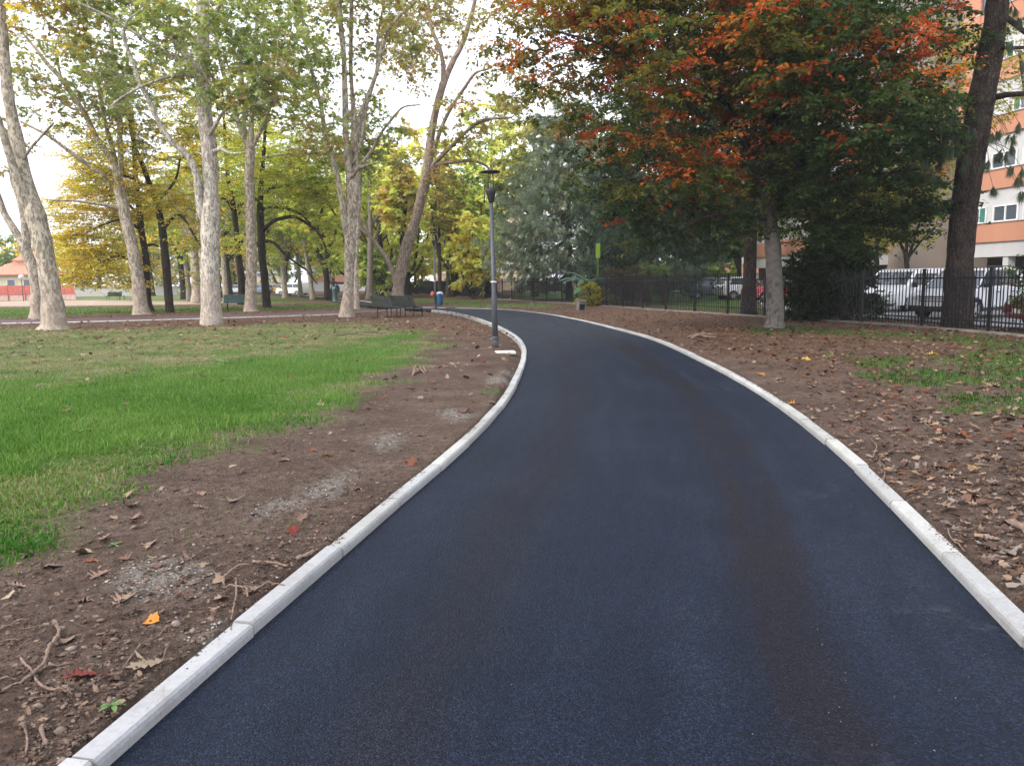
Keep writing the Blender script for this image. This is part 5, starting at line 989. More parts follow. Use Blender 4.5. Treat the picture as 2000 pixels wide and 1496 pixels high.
BG = [
 (701, 720, 92, 235, 80, LIME, 'bright yellow green tree behind the many stemmed plane', None, 12), (702, 800, 84, 330, 75, LIME, 'bright yellow green tree behind the brown leaning plane', None, 12), (703, 885, 78, 280, 80, LIME, 'light yellow tree behind the far street lamp', None, 10),
 (704, 965, 95, 180, 80, LIME + GRN, 'tall pale tree behind the nearer street lamp', None, 12), (705, 790, 62, 200, 38, ORB + LIME[:1], 'orange brown tree rising behind the many stemmed plane', None, 8), (706, 1045, 72, 170, 85, [((.27, .29, .10), 3), ((.34, .32, .12), 2), ((.22, .25, .08), 2)], 'olive green tree rising above the grey pine', None, 14),
 (707, 640, 76, 300, 70, YGR + LIME, 'yellow green tree beyond the arching boughs', None, 12), (708, 560, 105, 330, 80, YGR + ORB, 'rusty tree seen under the arching boughs', None, 10), (709, 610, 120, 380, 70, GRN, 'grey green tree far down the path', None, 9),
 (710, 430, 92, 300, 70, ORB + YEL, 'brown leaved tree behind the white plane trunk', None, 12), (711, 360, 86, 300, 80, YEL + GRN, 'yellow tree behind the golden layered one', None, 12), (712, 520, 84, 250, 80, LIME + YGR, 'green tree behind the brownish straight plane', None, 12),
 (713, 690, 110, 320, 80, GRN, 'dense green tree behind the slim pale plane', None, 10), (714, 745, 74, 430, 40, GRN + LIME[:1], 'low dark green tree by the screened end of the fence', None, 10), (715, 925, 66, 420, 45, YEL[:2] + LIME[:2], 'small golden tree left of the grey pine', None, 8),
 (716, 1340, 66, 240, 80, GRN + DKG[1:], 'dark green tree behind the dark trunked pine', None, 12), (717, 1160, 80, 230, 90, GRN[:2] + PLO[:1], 'green tree behind the grey pine', None, 12), (718, 1560, 60, 160, 100, GRN + DKG[2:], 'dark green tree filling the gap behind the red leaved tree', None, 12),
 (719, 20, 150, 455, 45, GRN, 'green tree above the red roofed house', None, 8), (720, 300, 120, 400, 90, GRN + YEL, 'green and yellow tree far behind the lawn', None, 10), (721, 195, 135, 470, 60, YEL, 'golden tree in the distance left of the leaning plane', None, 8), (722, 1440, 56, 330, 60, GRN + DKG[2:], 'dark tree behind the fence left of the pale grey trunk', None, 10)]
BG += [(731, 120, 140, 455, 80, GRN + YEL, 'low green tree mass edge beyond the white boundary wall', None, 8), (732, 330, 150, 430, 90, ORB + GRN, 'brownish tree beyond the white boundary wall', None, 8), (733, 460, 135, 400, 70, GRN + ORB, 'grey green tree behind the parked white car', None, 8), (734, 560, 145, 420, 60, GRN, 'pale green tree behind the yellow car', None, 8),
 (735, 660, 125, 400, 60, YGR, 'yellow green tree behind the drinking fountain', None, 8), (736, 735, 100, 380, 60, LIME, 'lime leaved tree between the slim plane and the brown plane', None, 8), (737, 815, 96, 430, 50, LIME + YEL, 'yellow lime tree right of the brown plane base', None, 8), (738, 905, 92, 400, 60, LIME + GRN, 'lime tree behind the nearer lamp pole', None, 8), (739, 950, 70, 300, 50, GRN + LIME, 'fresh green tree just left of the grey pine', None, 8),
 (740, 1240, 75, 330, 70, GRN + DKG[2:], 'dull green tree in the gap right of the grey pine', None, 8), (741, 1390, 74, 420, 50, GRN, 'dark green tree low behind the dark pine trunk', None, 8), (742, 1640, 52, 330, 70, GRN + PLO, 'olive tree seen above the dark bush', None, 8), (743, 860, 70, 230, 55, LIME + PLO, 'tall pale yellow tree behind the brown plane limbs', None, 8)]
LOW = {731: .1, 732: .1, 733: .12, 734: .12, 735: .12, 736: .12, 737: .12, 738: .12, 739: .15, 740: .1, 741: .12, 742: .3, 714: .12, 715: .12, 701: .2, 702: .2, 703: .2, 713: .15, 716: .2, 717: .15}
for sd, px, Y, yt, wp, pal, lb, bk, tw in BG:
    bg_tree(sd, px, Y, yt, wp, pal, lb, bk, tw, n=135 if wp > 60 else 85, leaves=70, ls=.24 + Y * .0016, low=LOW.get(sd, .35))
# bare trunks standing between the avenue trees
BT = [(385, 66, 20, 'short pale trunk', M_PLANE), (371, 74, 12, 'stout grey trunk', M_GREYB), (402, 62, 12, 'pale trunk half hidden', M_PLANE), (442, 70, 11, 'pale slender trunk', M_PLANE), (451, 78, 13, 'dark trunk', M_DARKB), (558, 84, 12, 'pale trunk', M_PLANE), (588, 95, 9, 'grey trunk', M_GREYB), (612, 78, 10, 'pale trunk', M_PLANE), (637, 84, 9, 'thin brown trunk', M_PLANE_B), (722, 70, 14, 'dark leaning trunk', M_GREYB), (733, 80, 9, 'grey slim trunk', M_GREYB), (753, 74, 10, 'brown trunk', M_DARKB), (875, 80, 9, 'pale forked trunk', M_GREYB), (893, 84, 9, 'dark forked trunk', M_DARKB)]
WHERE = ['behind the white plane on its left', 'left of the white plane, far back', 'just left of the white plane', 'just right of the white plane, far back', 'behind the green bench on its left', 'right of the arching boughs, far back', 'in the middle of the far path opening', 'left of the drinking fountain', 'beside the drinking fountain', 'left of the leaning brown plane', 'between the benches and the slim plane', 'just left of the leaning brown plane base', 'behind the blue bin and far lamp', 'right of the far lamp behind the fence']
for k, ((px, Y, wp, ds, bk), wh) in enumerate(zip(BT, WHERE)):
    t = Tree(800 + k); rg = t.rg; b_ = P(px, 590, Y); tr = wp * Y / F * .5; x0 = b_[0]; H_ = rg.uniform(11, 15); ln_ = rg.normal(0, .6)
    t.stem3([(x0, Y, 0, tr), (x0 + ln_ * .2, Y, 2, tr * .85), (x0 + ln_ * .6, Y, 6, tr * .7), (x0 + ln_, Y, H_, tr * .3)], 1.3, 9)
    for f_ in range(4):
        a = rg.uniform(0, 6.28); z_ = rg.uniform(3.5, 7); t.stem3([(x0 + ln_ * z_ / H_, Y, z_, tr * .5), (x0 + math.cos(a) * 1.4, Y + math.sin(a) * 1.4, z_ + 1.6, tr * .35), (x0 + math.cos(a) * 2.6, Y + math.sin(a) * 2.6, z_ + 4, tr * .15)], 1, 6)
    t.fill([(x0 + ln_, Y, H_ * .75, 3.4, 3.4, 4.5)], 60, 50, .26, [PLG, YGR, YEL + PLG, GRN][k % 4], 1.2, .35, 'di', .2, 5, .34, .25, 3.5, .018)
    t.done('park_tree', f'{ds} {wh}', 'tree', bk, 'background trees of the park')
# ================================================================== FENCE
M_IRON = plain('black_iron', (0.0075, 0.008, 0.0095), 0.5, 0.0, 0.25, .25, 5)
M_CONC = plain('rough_concrete', (0.17, 0.16, 0.145), 0.9, 0, .2, .3, 5, .5)
M_SCREEN = plain('dark_screen_cloth', (0.012, 0.014, 0.019), 0.85, 0, .2, .3, 1.2)
fpx = [(2120, 672), (1950, 652), (1800, 640.5), (1679, 631.5), (1491, 620), (1418, 614.5), (1356, 611), (1305, 608), (1259, 604.5), (1219, 601.5), (1124, 594), (1040, 589.5), (965, 584.6)]
fw_ = [at(a, b_, 0.06) for a, b_ in fpx]; fw_ = [fw_[0] + (fw_[0] - fw_[1]) * 1.3] + fw_
FL = resample(smooth_line(fw_, 0.5, 5), 2.5)
fe = empty('iron_fence', (FL[3][0], FL[3][1], 0), 'long black iron picket fence curving along the right side of the path', 'fence')
fo = np.array(fe.location)
def bay(a, b_, i, last=False):
    d = b_ - a; Ld = np.linalg.norm(d[:2]); d = d / Ld; rz = math.atan2(d[1], d[0])
    mb = MB(); n_ = int(Ld / 0.125)
    for z_ in (0.36, 1.46): mb.box(a + d * Ld / 2 + [0, 0, z_ - a[2]] - fo, (Ld - .07, .03, .04), rz)
    for k in range(1, n_):
        p = a + d * Ld * k / n_; top = 1.72 + rng.normal(0, .004); lean_ = rng.normal(0, .004)
        mb.box(np.array([p[0] + lean_, p[1], (0.16 + top) / 2]) - fo, (.022, .022, top - .16), rz)
    mb.build('picket_panel', M_IRON, fe)
    mb = MB(); mb.box(np.array([a[0], a[1], .84]) - fo, (.065, .065, 1.72), rz); mb.box(np.array([a[0], a[1], 1.708]) - fo, (.078, .078, .03), rz); mb.build('post', M_IRON, fe)
for i in range(len(FL) - 1): bay(FL[i], FL[i + 1], i)
mb = MB()
for i in range(len(FL) - 1):
    d = FL[i + 1] - FL[i]; mb.box(.5 * (FL[i] + FL[i + 1]) * [1, 1, 0] + [0, 0, .03] - fo, (np.linalg.norm(d) + .04, .22, .17 if i < 12 else .16), math.atan2(d[1], d[0]))
mb.build('base_kerb', M_CONC, fe)
# screened far fence
fpx2 = [(965, 584.6), (900, 580), (850, 577), (805, 574.3), (760, 572)]
FL2 = resample(catmull([at(a, b_, 0.06) for a, b_ in fpx2], 6), 3.0)
f2 = empty('screened_fence', (FL2[0][0], FL2[0][1], 0), 'far end of the fence covered with dark screening cloth', 'fence'); fo2 = np.array(f2.location)
for i in range(len(FL2) - 1):
    a, b_ = FL2[i], FL2[i + 1]; d = b_ - a; Ld = np.linalg.norm(d); d = d / Ld; nn = np.array([-d[1], d[0], 0]); m_ = 14
    q = [a + d * Ld * (k / m_) + nn * .03 * math.sin(k * 2.1 + i) for k in range(m_ + 1)]; V = [(*(p - fo2)[:2], z) for p in q for z in (.18, 1.66 + .02 * math.sin(i * 3))]
    k = np.arange(m_) * 2; mb = MB(); mb.add(V, [np.column_stack([k, k + 2, k + 3, k + 1])]); o = mb.build('screen_cloth', M_SCREEN, f2, True); md = o.modifiers.new('thick', 'SOLIDIFY'); md.thickness = .01
    mb = MB(); mb.box(np.array([a[0], a[1], .86]) - fo2, (.07, .07, 1.75), math.atan2(d[1], d[0])); mb.build('post', M_IRON, f2)
    mb = MB()
    for z_ in (.3, 1.5): mb.box(.5 * (a + b_) * [1, 1, 0] + [0, 0, z_] - nn * .07 - fo2, (Ld - .08, .03, .04), math.atan2(d[1], d[0]))
    mb.build('rail', M_IRON, f2)

# ================================================================== STREET LAMPS, BINS
M_POLE = plain('grey_pole', (0.045, 0.049, 0.056), 0.5, .1, .45, .15, 8); M_POLED = plain('dark_lamp_head', (0.014, 0.015, 0.018), 0.5, .1, .4, .15, 6)
M_GLASS, n, b = newmat('lamp_glass'); b.inputs['Base Color'].default_value = (.2, .2, .2, 1); b.inputs['Roughness'].default_value = .25
def lamp(px, pyb, ptx, pty, label, parts_=True):
    b_ = at(px, pyb, .05); t_ = P(ptx, pty, b_[1]); H = t_[2] - .05; e = empty('street_lamp', b_, label, 'street lamp', group='park street lamps')
    lx = (t_[0] - b_[0]) / H
    Sh = np.array([[1, 0, lx], [0, 1, 0], [0, 0, 1]])
    def lt(name, prof, mat, c_=(0, 0, 0), n_=18, sm=True):
        mb = MB(); mb.lathe(prof, c_, n_); mb.V = [v @ Sh.T for v in mb.V]; return mb.build(name, mat, e, sm)
    hz = H * .89
    lt('pole', [(.066, -.1), (.064, H * .3), (.052, H * .31), (.044, hz - .2)], M_POLE)
    if parts_:
        lt('base_collar', [(.073, -.1), (.073, .16), (.069, .17), (.069, .20), (.073, .21), (.073, .26), (.067, .27)], M_POLE)
        lt('band', [(.0665, H * .2 + .7), (.0665, H * .2 + .735)], mfar)
    lt('lamp_head', [(.052, hz - .24), (.058, hz - .22), (.11, hz - .02), (.118, hz + .03), (.112, hz + .045), (.02, hz + .045)], M_POLED)
    lt('lamp_disc', [(.012, H - .035), (.20, H - .02), (.225, H - .008), (.225, H + .002), (.16, H + .03), (.03, H + .05), (.012, H + .05)], M_POLED, n_=28)
    mb = MB()
    for k in range(3): a = k * 2.094 + .4; mb.tube([(.075 * math.cos(a), .075 * math.sin(a), hz + .03), (.055 * math.cos(a), .055 * math.sin(a), H - .02)], .009, 6)
    mb.V = [v @ Sh.T for v in mb.V]; mb.build('stay', M_POLED, e)
    lt('glass_tube', [(.035, hz + .045), (.035, hz + .16), (.01, hz + .17)], M_GLASS, n_=12)
    return e
lamp(968, 680, 957.5, 336, 'grey street lamp with a flat disc top standing by the near kerb bend')
lamp(851, 604.5, 846.5, 455, 'dark street lamp carrying the blue bin beside the far path bend')
lamp(648, 583, 645.5, 524, 'thin street lamp far down the path beside the drinking fountain')
M_BIN = plain('blue_bin_plastic', (0.018, 0.085, 0.17), 0.45, 0, .5, .15, 4); M_LID = plain('grey_bin_lid', (0.33, 0.36, 0.40), 0.45, 0, .5, .1, 4)
def bin_(c, s, label):
    e = empty('litter_bin', c, label, 'litter bin')
    mb = MB(); mb.lathe([(.13 * s, 0), (.165 * s, .03 * s), (.18 * s, .3 * s), (.20 * s, .58 * s), (.21 * s, .60 * s), (.20 * s, .62 * s)], n=20); mb.build('body', M_BIN, e, True)
    mb = MB(); mb.lathe([(.205 * s, .62 * s), (.205 * s, .68 * s), (.17 * s, .76 * s), (.08 * s, .80 * s), (.0 + .01, .805 * s)], n=20); mb.build('lid', M_LID, e, True)
    mb = MB(); mb.box((0, -.19 * s, .66 * s), (.22 * s, .05 * s, .05 * s)); mb.build('slot', M_SCREEN, e)
    mb = MB(); mb.box((-.22 * s, 0, .35 * s), (.1 * s, .08 * s, .05 * s)); mb.box((-.22 * s, 0, .6 * s), (.1 * s, .08 * s, .05 * s)); mb.build('bracket', M_POLE, e); return e
lb = at(851, 604.5, .05); bc = P(859.5, 597.3, lb[1]); bin_(bc, .97, 'blue litter bin with a grey domed lid fixed to the far street lamp')
bc = P(643.5, 578, at(648, 583, .05)[1]); bin_(bc, 1.0, 'tiny blue litter bin on the far thin street lamp')
mb = MB(); c_ = P(844.5, 575, lb[1] - .1)
M_OR = plain('orange_plastic', (0.40, 0.10, 0.05), 0.6, 0, .3, .2, 12)
th = np.linspace(0, np.pi, 7); mb.lathe([(.01, -.14), (.08, -.11), (.11, -.02), (.10, .08), (.04, .13), (.012, .18)], c_, 12)
o = mb.build('plastic_bag', M_OR, smooth=True); tag(o, 'orange red plastic bag hanging on the far street lamp beside the bin', 'bag')
# ================================================================== BENCHES
M_SLAT = plain('bench_slat_green', (0.055, 0.068, 0.055), 0.55, 0, .35, .3, 14); M_SLATB = plain('bench_slat_bluegreen', (0.045, 0.085, 0.082), 0.5, 0, .4, .2, 14); M_SLATG = plain('bench_slat_grass_green', (0.05, 0.11, 0.05), 0.5, 0, .4, .2, 14)
def bench(loc, yaw, label, Lb=1.75, mat=None, group=None):
    """local x along the bench, +y is where the sitter faces"""
    mat = mat or M_SLAT; e = empty('park_bench', loc, label, 'bench', yaw, group)
    mb = MB()
    for k in range(5): mb.box((0, -.12 + k * .105, .44 + (.012 if k in (0, 4) else 0)), (Lb, .09, .03))
    mb.build('seat', mat, e)
    mb = MB(); ca = math.radians(24)
    for k in range(5):
        s = .06 + k * .105; Mx = np.array([[1, 0, 0], [0, math.cos(ca), -math.sin(ca)], [0, math.sin(ca), math.cos(ca)]])
        mb.box((0, -.20 - s * math.sin(ca), .44 + s * math.cos(ca)), (Lb, .03, .09), M=Mx)
    mb.build('backrest', mat, e)
    for sx_ in (-.36, .36):
        for yy in (-.14, .30):
            mb = MB(); mb.tube([(sx_ * Lb, yy, .43), (sx_ * Lb, yy + (.02 if yy > 0 else -.03), -.03)], .02, 6); mb.build('leg', M_IRON, e)
        mb = MB(); mb.tube([(sx_ * Lb, .34, .415), (sx_ * Lb, -.16, .415), (sx_ * Lb, -.235 - .52 * math.sin(ca), .43 + .55 * math.cos(ca))], .016, 6); mb.build('bracket', M_IRON, e)
    return e
yb = math.atan2(-.80, .60)
p1 = at(757, 619.5, .07); bench((p1[0], p1[1], .07), yb, 'dark green slatted bench turned away, nearer of two beside the path', group='pair of park benches by the path')
p2 = at(797, 617.5, .07); bench((p2[0], p2[1], .07), yb + .12, 'dark green slatted bench turned away, just right of the nearer one', group='pair of park benches by the path')
p = at(467, 606, .07); bench((p[0], p[1], .07), math.radians(195), 'blue green slatted bench left of the brownish straight plane trunk', mat=M_SLATB)
p = at(222, 586, .07); bench((p[0], p[1], .07), math.radians(60), 'grass green bench far across the lawn, left one of two', mat=M_SLATG, group='far green benches')
p = at(237, 585.5, .07); bench((p[0], p[1], .07), math.radians(-60), 'grass green bench far across the lawn, right one of two', mat=M_SLATG, group='far green benches')
p = at(510, 603, .07); e = empty('handrail', (p[0], p[1], .06), 'low bent metal rail between two dark trunks', 'rail'); mb = MB(); mb.tube(catmull([(-.35, 0, .42), (.2, 0, .45), (.25, 0, .40), (.22, 0, -.05)], 4), .02, 6); mb.build('bar', M_POLE, e, True); mb = MB(); mb.tube([(-.33, 0, .42), (-.33, 0, -.05)], .02, 6); mb.build('leg', M_POLE, e)
# drinking fountain
p = at(655, 590, .06); e = empty('drinking_fountain', p, 'green cast iron drinking fountain beside the far path', 'fountain')
M_FG = plain('fountain_green', (0.035, 0.10, 0.085), 0.45, .2, .5, .2, 6)
mb = MB(); mb.lathe([(.26, -.05), (.26, .1), (.2, .14), (.19, .2), (.17, .9), (.19, .95), (.22, 1.0), (.2, 1.1), (.12, 1.22), (.04, 1.28), (.02, 1.36)], n=16); mb.build('body', M_FG, e, True)
mb = MB(); mb.tube(catmull([(.15, 0, .85), (.3, 0, .86), (.34, 0, .78)], 4), .03, 8); mb.build('spout', M_FG, e, True)
mb = MB(); mb.lathe([(.1, 0), (.26, .02), (.3, .1), (.26, .1), (.22, .05)], (.42, 0, -.02), 14); mb.build('basin', M_CONC, e, True)
# thin white marker post
p = at(736.5, 581, .06); mb = MB(); mb.tube([(0, 0, -.05), (.01, 0, .9), (.02, 0, 1.75)], .03, 8); o = mb.build('marker_post', mfar, smooth=True, loc=p); tag(o, 'thin white post on the grass left of the leaning brown plane', 'post')
# small leaning concrete box by the fence
p = at(1134, 606.5, .05); e = empty('junction_box', p, 'small tilted grey concrete box on the litter before the fence', 'box'); e.rotation_euler = (math.radians(-6), math.radians(6), .35)
mb = MB(); mb.box((0, 0, .2), (.36, .3, .46)); o = mb.build('body', M_CONC, e); bv = o.modifiers.new('b', 'BEVEL'); bv.width = .02; bv.segments = 2
mb = MB(); mb.box((0, -.01, .47), (.42, .37, .09)); o = mb.build('lid', M_CONC, e); bv = o.modifiers.new('b', 'BEVEL'); bv.width = .02; bv.segments = 2
mb = MB(); mb.box((0, -.153, .16), (.28, .012, .28)); mb.build('door', M_IRON, e)
# pale slab near the lamp
p = at(987, 688.5, .058); mb = MB(); mb.box((0, 0, 0), (.42, .40, .05)); o = mb.build('inspection_cover', plain('pale_slab', (.50, .47, .42), .85, 0, .2, .2, 8, .4), loc=p); o.rotation_euler = (0, 0, .1); bv = o.modifiers.new('b', 'BEVEL'); bv.width = .008; tag(o, 'pale square concrete cover on the soil beside the near street lamp', 'cover')

# ================================================================== CARS
def paint(name, col, metal=0.0, rough=.28):
    m, n, b = newmat(name); c = coord(n); f = noise(n, c, 3, 4)
    n.links.new(ramp(n, f, [(.3, tuple(x * .93 for x in col)), (.7, col)]), b.inputs['Base Color']); b.inputs['Roughness'].default_value = rough; b.inputs['Metallic'].default_value = metal; b.inputs['Coat Weight'].default_value = .6; b.inputs['Coat Roughness'].default_value = .08; return m
M_CGL, n, b = newmat('car_glass'); b.inputs['Base Color'].default_value = (.03, .04, .05, 1); b.inputs['Roughness'].default_value = .06; b.inputs['Specular IOR Level'].default_value = .8
M_TYRE = plain('tyre_rubber', (.02, .02, .022), .85, 0, .2, .2, 20); M_RIM = plain('alloy_rim', (.55, .56, .58), .3, .8, .5, .1, 5); M_BLK = plain('black_plastic', (.025, .026, .028), .6, 0, .3, .2, 10); M_HL = plain('headlight_glass', (.55, .58, .62), .12, .3, .7, .15, 30); M_TL = plain('tail_light_red', (.42, .02, .02), .2, 0, .6, .1, 10); M_PLT = plain('number_plate', (.65, .65, .62), .4)
def arch(cx, r, z0, n_=9): return [(cx - r * math.cos(t), z0 + r * math.sin(t)) for t in np.linspace(0, math.pi, n_)]
def shell(poly, wd, tum, belt, top):
    """side outline extruded across the car, drawn in at the top and a little at the flanks"""
    n_ = len(poly); ys = [-wd, -wd * .97, wd * .97, wd]; V = []
    for yi, y_ in enumerate(ys):
        for x_, z_ in poly:
            f = 1 - tum * max(0, (z_ - belt) / max(.01, top - belt)); s_ = 1 if yi in (1, 2) else .985
            V.append((x_ * s_, y_ * f, z_ if yi in (1, 2) else z_ + (.015 if z_ < belt * .6 else -.015)))
    mb = MB(); i = np.arange(n_); j = (i + 1) % n_
    mb.add(V, [np.vstack([np.column_stack([k * n_ + i, k * n_ + j, (k + 1) * n_ + j, (k + 1) * n_ + i]) for k in range(3)]), i[::-1], 3 * n_ + i]); return mb
def wheel(e, x_, y_, r, wd=.2):
    s_ = 1 if y_ > 0 else -1; we = MB(); a = np.linspace(0, 2 * np.pi, 25)[:-1]
    def ring(mb, prof, n_=24):
        V = np.vstack([np.column_stack([r_ * np.cos(a), np.full(n_, yy), r_ * np.sin(a)]) for r_, yy in prof]); i = np.arange(n_); j = (i + 1) % n_
        mb.add(V + [x_, y_, r], [np.vstack([np.column_stack([k * n_ + i, k * n_ + j, (k + 1) * n_ + j, (k + 1) * n_ + i]) for k in range(len(prof) - 1)]), i[::-1], (len(prof) - 1) * n_ + i])
    ring(we, [(r * .62, -wd / 2), (r * .95, -wd / 2), (r, -wd / 2 + .03), (r, wd / 2 - .03), (r * .95, wd / 2), (r * .62, wd / 2)]); w_ = we.build('wheel', M_TYRE, e, False)
    rm = MB(); ring(rm, [(r * .1, s_ * wd * .40), (r * .14, s_ * wd * .5), (r * .14, s_ * wd * .52)]); 
    for k in range(5):
        t = k * 2 * math.pi / 5 + .3; Mx = np.array([[math.cos(t), 0, -math.sin(t)], [0, 1, 0], [math.sin(t), 0, math.cos(t)]]); c_ = Mx @ np.array([r * .36, 0, 0]); rm.box(np.array([x_, y_ + s_ * wd * .47, r]) + c_, (r * .52, .025, r * .17), M=Mx)
    V = np.vstack([np.column_stack([r_ * np.cos(a), np.full(24, s_ * yy), r_ * np.sin(a)]) for r_, yy in ((r * .58, wd * .36), (r * .58, wd * .51), (r * .64, wd * .52))]); i = np.arange(24); j = (i + 1) % 24
    rm.add(V + [x_, y_, r], [np.vstack([np.column_stack([k * 24 + i, k * 24 + j, (k + 1) * 24 + j, (k + 1) * 24 + i]) for k in (0, 1)])]); rm.build('rim', M_RIM, w_)
def panel(pts, off=.006):
    mb = MB(); P_ = np.array(pts, float); nn = np.cross(P_[1] - P_[0], P_[2] - P_[0]); nn /= np.linalg.norm(nn); k = len(P_); i = np.arange(k); j = (i + 1) % k
    mb.add(np.vstack([P_ - nn * off, P_ + nn * off]), [np.column_stack([i, j, j + k, i + k]), i[::-1], k + i]); return mb
def car(loc, yaw, mat, label, kind='suv', group=None, name='parked_car', cat='car'):
    e = empty(name, loc, label, cat, yaw, group)
    def bev(o, w_=.035):
        b_ = o.modifiers.new('b', 'BEVEL'); b_.width = w_; b_.segments = 3; b_.limit_method = 'ANGLE'; b_.angle_limit = math.radians(28)
        for p_ in o.data.polygons: p_.use_smooth = True
        return o
    if kind == 'van':
        e.scale = (.95, .95, .87)
        hw, r, wb, Lf, Lr, hb, ht = .96, .34, 1.6, 2.5, -2.5, 1.05, 1.94
        poly = [(Lr, .32)] + arch(-wb, .40, .30) + arch(wb - .05, .40, .30) + [(Lf - .02, .30), (Lf + .03, .55), (Lf, .80), (Lf - .14, 1.0), (1.62, 1.20), (.92, 1.86), (.55, 1.94), (Lr + .12, 1.95), (Lr, 1.80), (Lr - .03, .9)]
        o = bev(shell(poly, hw, .10, 1.0, 1.95).build('body', mat, e)); yt = lambda z_: hw * (1 - .10 * max(0, (z_ - 1.0) / .95))
        wsp = [(1.60, -.80, 1.225), (1.60, .80, 1.225), (1.0, .74, 1.79), (1.0, -.74, 1.79)]; panel([(x_ + .012, y_, z_ + .012) for x_, y_, z_ in wsp], .012).build('windscreen', M_CGL, e)
        for s_ in (-1, 1):
            for a_, b_ in ((1.38, .55), (.45, -.85), (-.95, -2.25)):
                top_ = lambda x_: min(1.72, 1.24 + (1.62 - x_) * .82)
                panel([(a_, s_ * yt(1.2), 1.2), (b_, s_ * yt(1.2), 1.2), (b_ + .03, s_ * yt(1.7), top_(b_)), (min(a_, 1.05) if a_ > 1 else a_ - .02, s_ * yt(1.7), top_(min(a_, 1.05)))], .010).build('window', M_CGL, e)
            mb = MB(); mb.box((1.42, s_ * (hw + .12), 1.22), (.13, .2, .24)); bev(mb.build('mirror', M_BLK, e), .03)
            panel([(Lf - .03, s_ * .92, .74), (Lf + .03, s_ * .58, .72), (Lf - .02, s_ * .60, .92), (Lf - .25, s_ * .90, .97)], .02).build('headlight', M_HL, e)
            mb = MB(); mb.box((0, s_ * (hw + .004), .50), (2.2, .02, .12)); mb.build('side_trim', mat, e)
        mb = MB()
        for k in range(4): mb.box((Lf + .03, 0, .42 + k * .085), (.03, 1.0, .045))
        mb.build('grille', M_BLK, e); mb = MB(); mb.box((Lf + .02, 0, .33), (.08, 1.7, .10)); bev(mb.build('bumper', M_BLK, e), .02)
        panel([(Lf + .055, -.26, .52), (Lf + .055, .26, .52), (Lf + .055, .26, .63), (Lf + .055, -.26, .63)], .004).build('number_plate', M_PLT, e)
        for s_ in (-1, 1): wheel(e, wb - .05, s_ * (hw - .13), r); wheel(e, -wb, s_ * (hw - .13), r)
    else:
        sc = dict(suv=1.0, hatch=.88)[kind]; hw, r, wb = .89, .335 * (1 if kind == 'suv' else .92), 1.33 * sc; Lf, Lr = 2.18 * sc, -2.12 * sc; hb = 1.02 * sc ** .5; ht = 1.62 * sc ** .6
        poly = [(Lr + .02, .34)] + arch(-wb, r + .07, .26) + arch(wb, r + .07, .26) + [(Lf - .06, .28), (Lf + .02, .45), (Lf, .66), (Lf - .10, .84), (1.12 * sc, hb - .02), (.9 * sc, hb + .02), (Lr + .10, hb + .06), (Lr - .04, .9 * hb), (Lr - .04, .55)]
        o = bev(shell(poly, hw, .02, .7, 1.1).build('body', mat, e), .045)
        cab = [(1.22 * sc, hb - .03), (.42 * sc, ht - .05), (.2 * sc, ht - .012), (-1.55 * sc, ht - .03), (-1.72 * sc, ht - .1), (-2.0 * sc, hb + .03)]
        o = shell(cab, hw * .955, .20, hb, ht).build('cabin_glass', M_CGL, e)
        yt = lambda z_: hw * .955 * (1 - .20 * max(0, (z_ - hb) / (ht - hb)))
        rf = [(.50 * sc, ht - .075), (.2 * sc, ht + .012), (-1.0 * sc, ht + .02), (-1.6 * sc, ht - .005), (-1.78 * sc, ht - .10), (-1.5 * sc, ht - .075), (.25 * sc, ht - .055)]
        mb = MB(); mb.prism(rf, -yt(ht) - .02, yt(ht) + .02); bev(mb.build('roof', mat, e), .02)
        for s_ in (-1, 1):
            for (xa, za, xb, zb, w_) in ((1.20 * sc, hb, .42 * sc, ht - .05, .05), (-.25 * sc, hb, -.35 * sc, ht - .05, .07), (-1.92 * sc, hb, -1.62 * sc, ht - .06, .26)):
                panel([(xa + w_, s_ * (yt(za) + .006), za), (xa - w_, s_ * (yt(za) + .006), za), (xb - w_ * .8, s_ * (yt(zb) + .006), zb), (xb + w_ * .8, s_ * (yt(zb) + .006), zb)], .008).build('pillar', mat if w_ != .07 else M_BLK, e)
            mb = MB(); mb.box((.82 * sc, s_ * (hw + .08), hb + .06), (.16, .2, .13)); bev(mb.build('mirror', M_BLK if kind == 'suv' else mat, e), .03)
            panel([(Lf - .05, s_ * .86, .66), (Lf + .02, s_ * .50, .64), (Lf - .05, s_ * .50, .80), (Lf - .32, s_ * .86, .86)], .02).build('headlight', M_HL, e)
            panel([(Lr - .045, s_ * .86, .72), (Lr - .045, s_ * .60, .72), (Lr - .03, s_ * .62, .95), (Lr - .03, s_ * .86, .97)], .012).build('tail_light', M_TL, e)
            mb = MB(); mb.box((0, s_ * (hw + .002), .32), (wb * 2 - 2 * r - .16, .03, .12)); bev(mb.build('sill', M_BLK, e), .01)
            for hx in (.0, -.95 * sc): mb = MB(); mb.box((hx, s_ * (hw + .012), .86), (.2, .03, .03)); mb.build('door_handle', M_BLK, e)
            for wx in (wb, -wb):
                aa = np.linspace(0, math.pi, 13); mb = MB(); mb.tube([(wx - (r + .085) * math.cos(t), s_ * (hw - .0), .26 + (r + .085) * math.sin(t)) for t in aa], .035, 6); mb.build('wheel_arch', M_BLK if kind == 'suv' else mat, e, True)
            if kind == 'suv': mb = MB(); mb.tube(catmull([(.2, s_ * .62, ht + .01), (.1, s_ * .62, ht + .06), (-1.4, s_ * .62, ht + .06), (-1.55, s_ * .62, ht)], 4), .018, 6); mb.build('roof_rail', M_BLK, e, True)
        mb = MB()
        for k in range(3): mb.box((Lf - .01 - .02 * k, 0, .60 + k * .07), (.06, .95, .035))
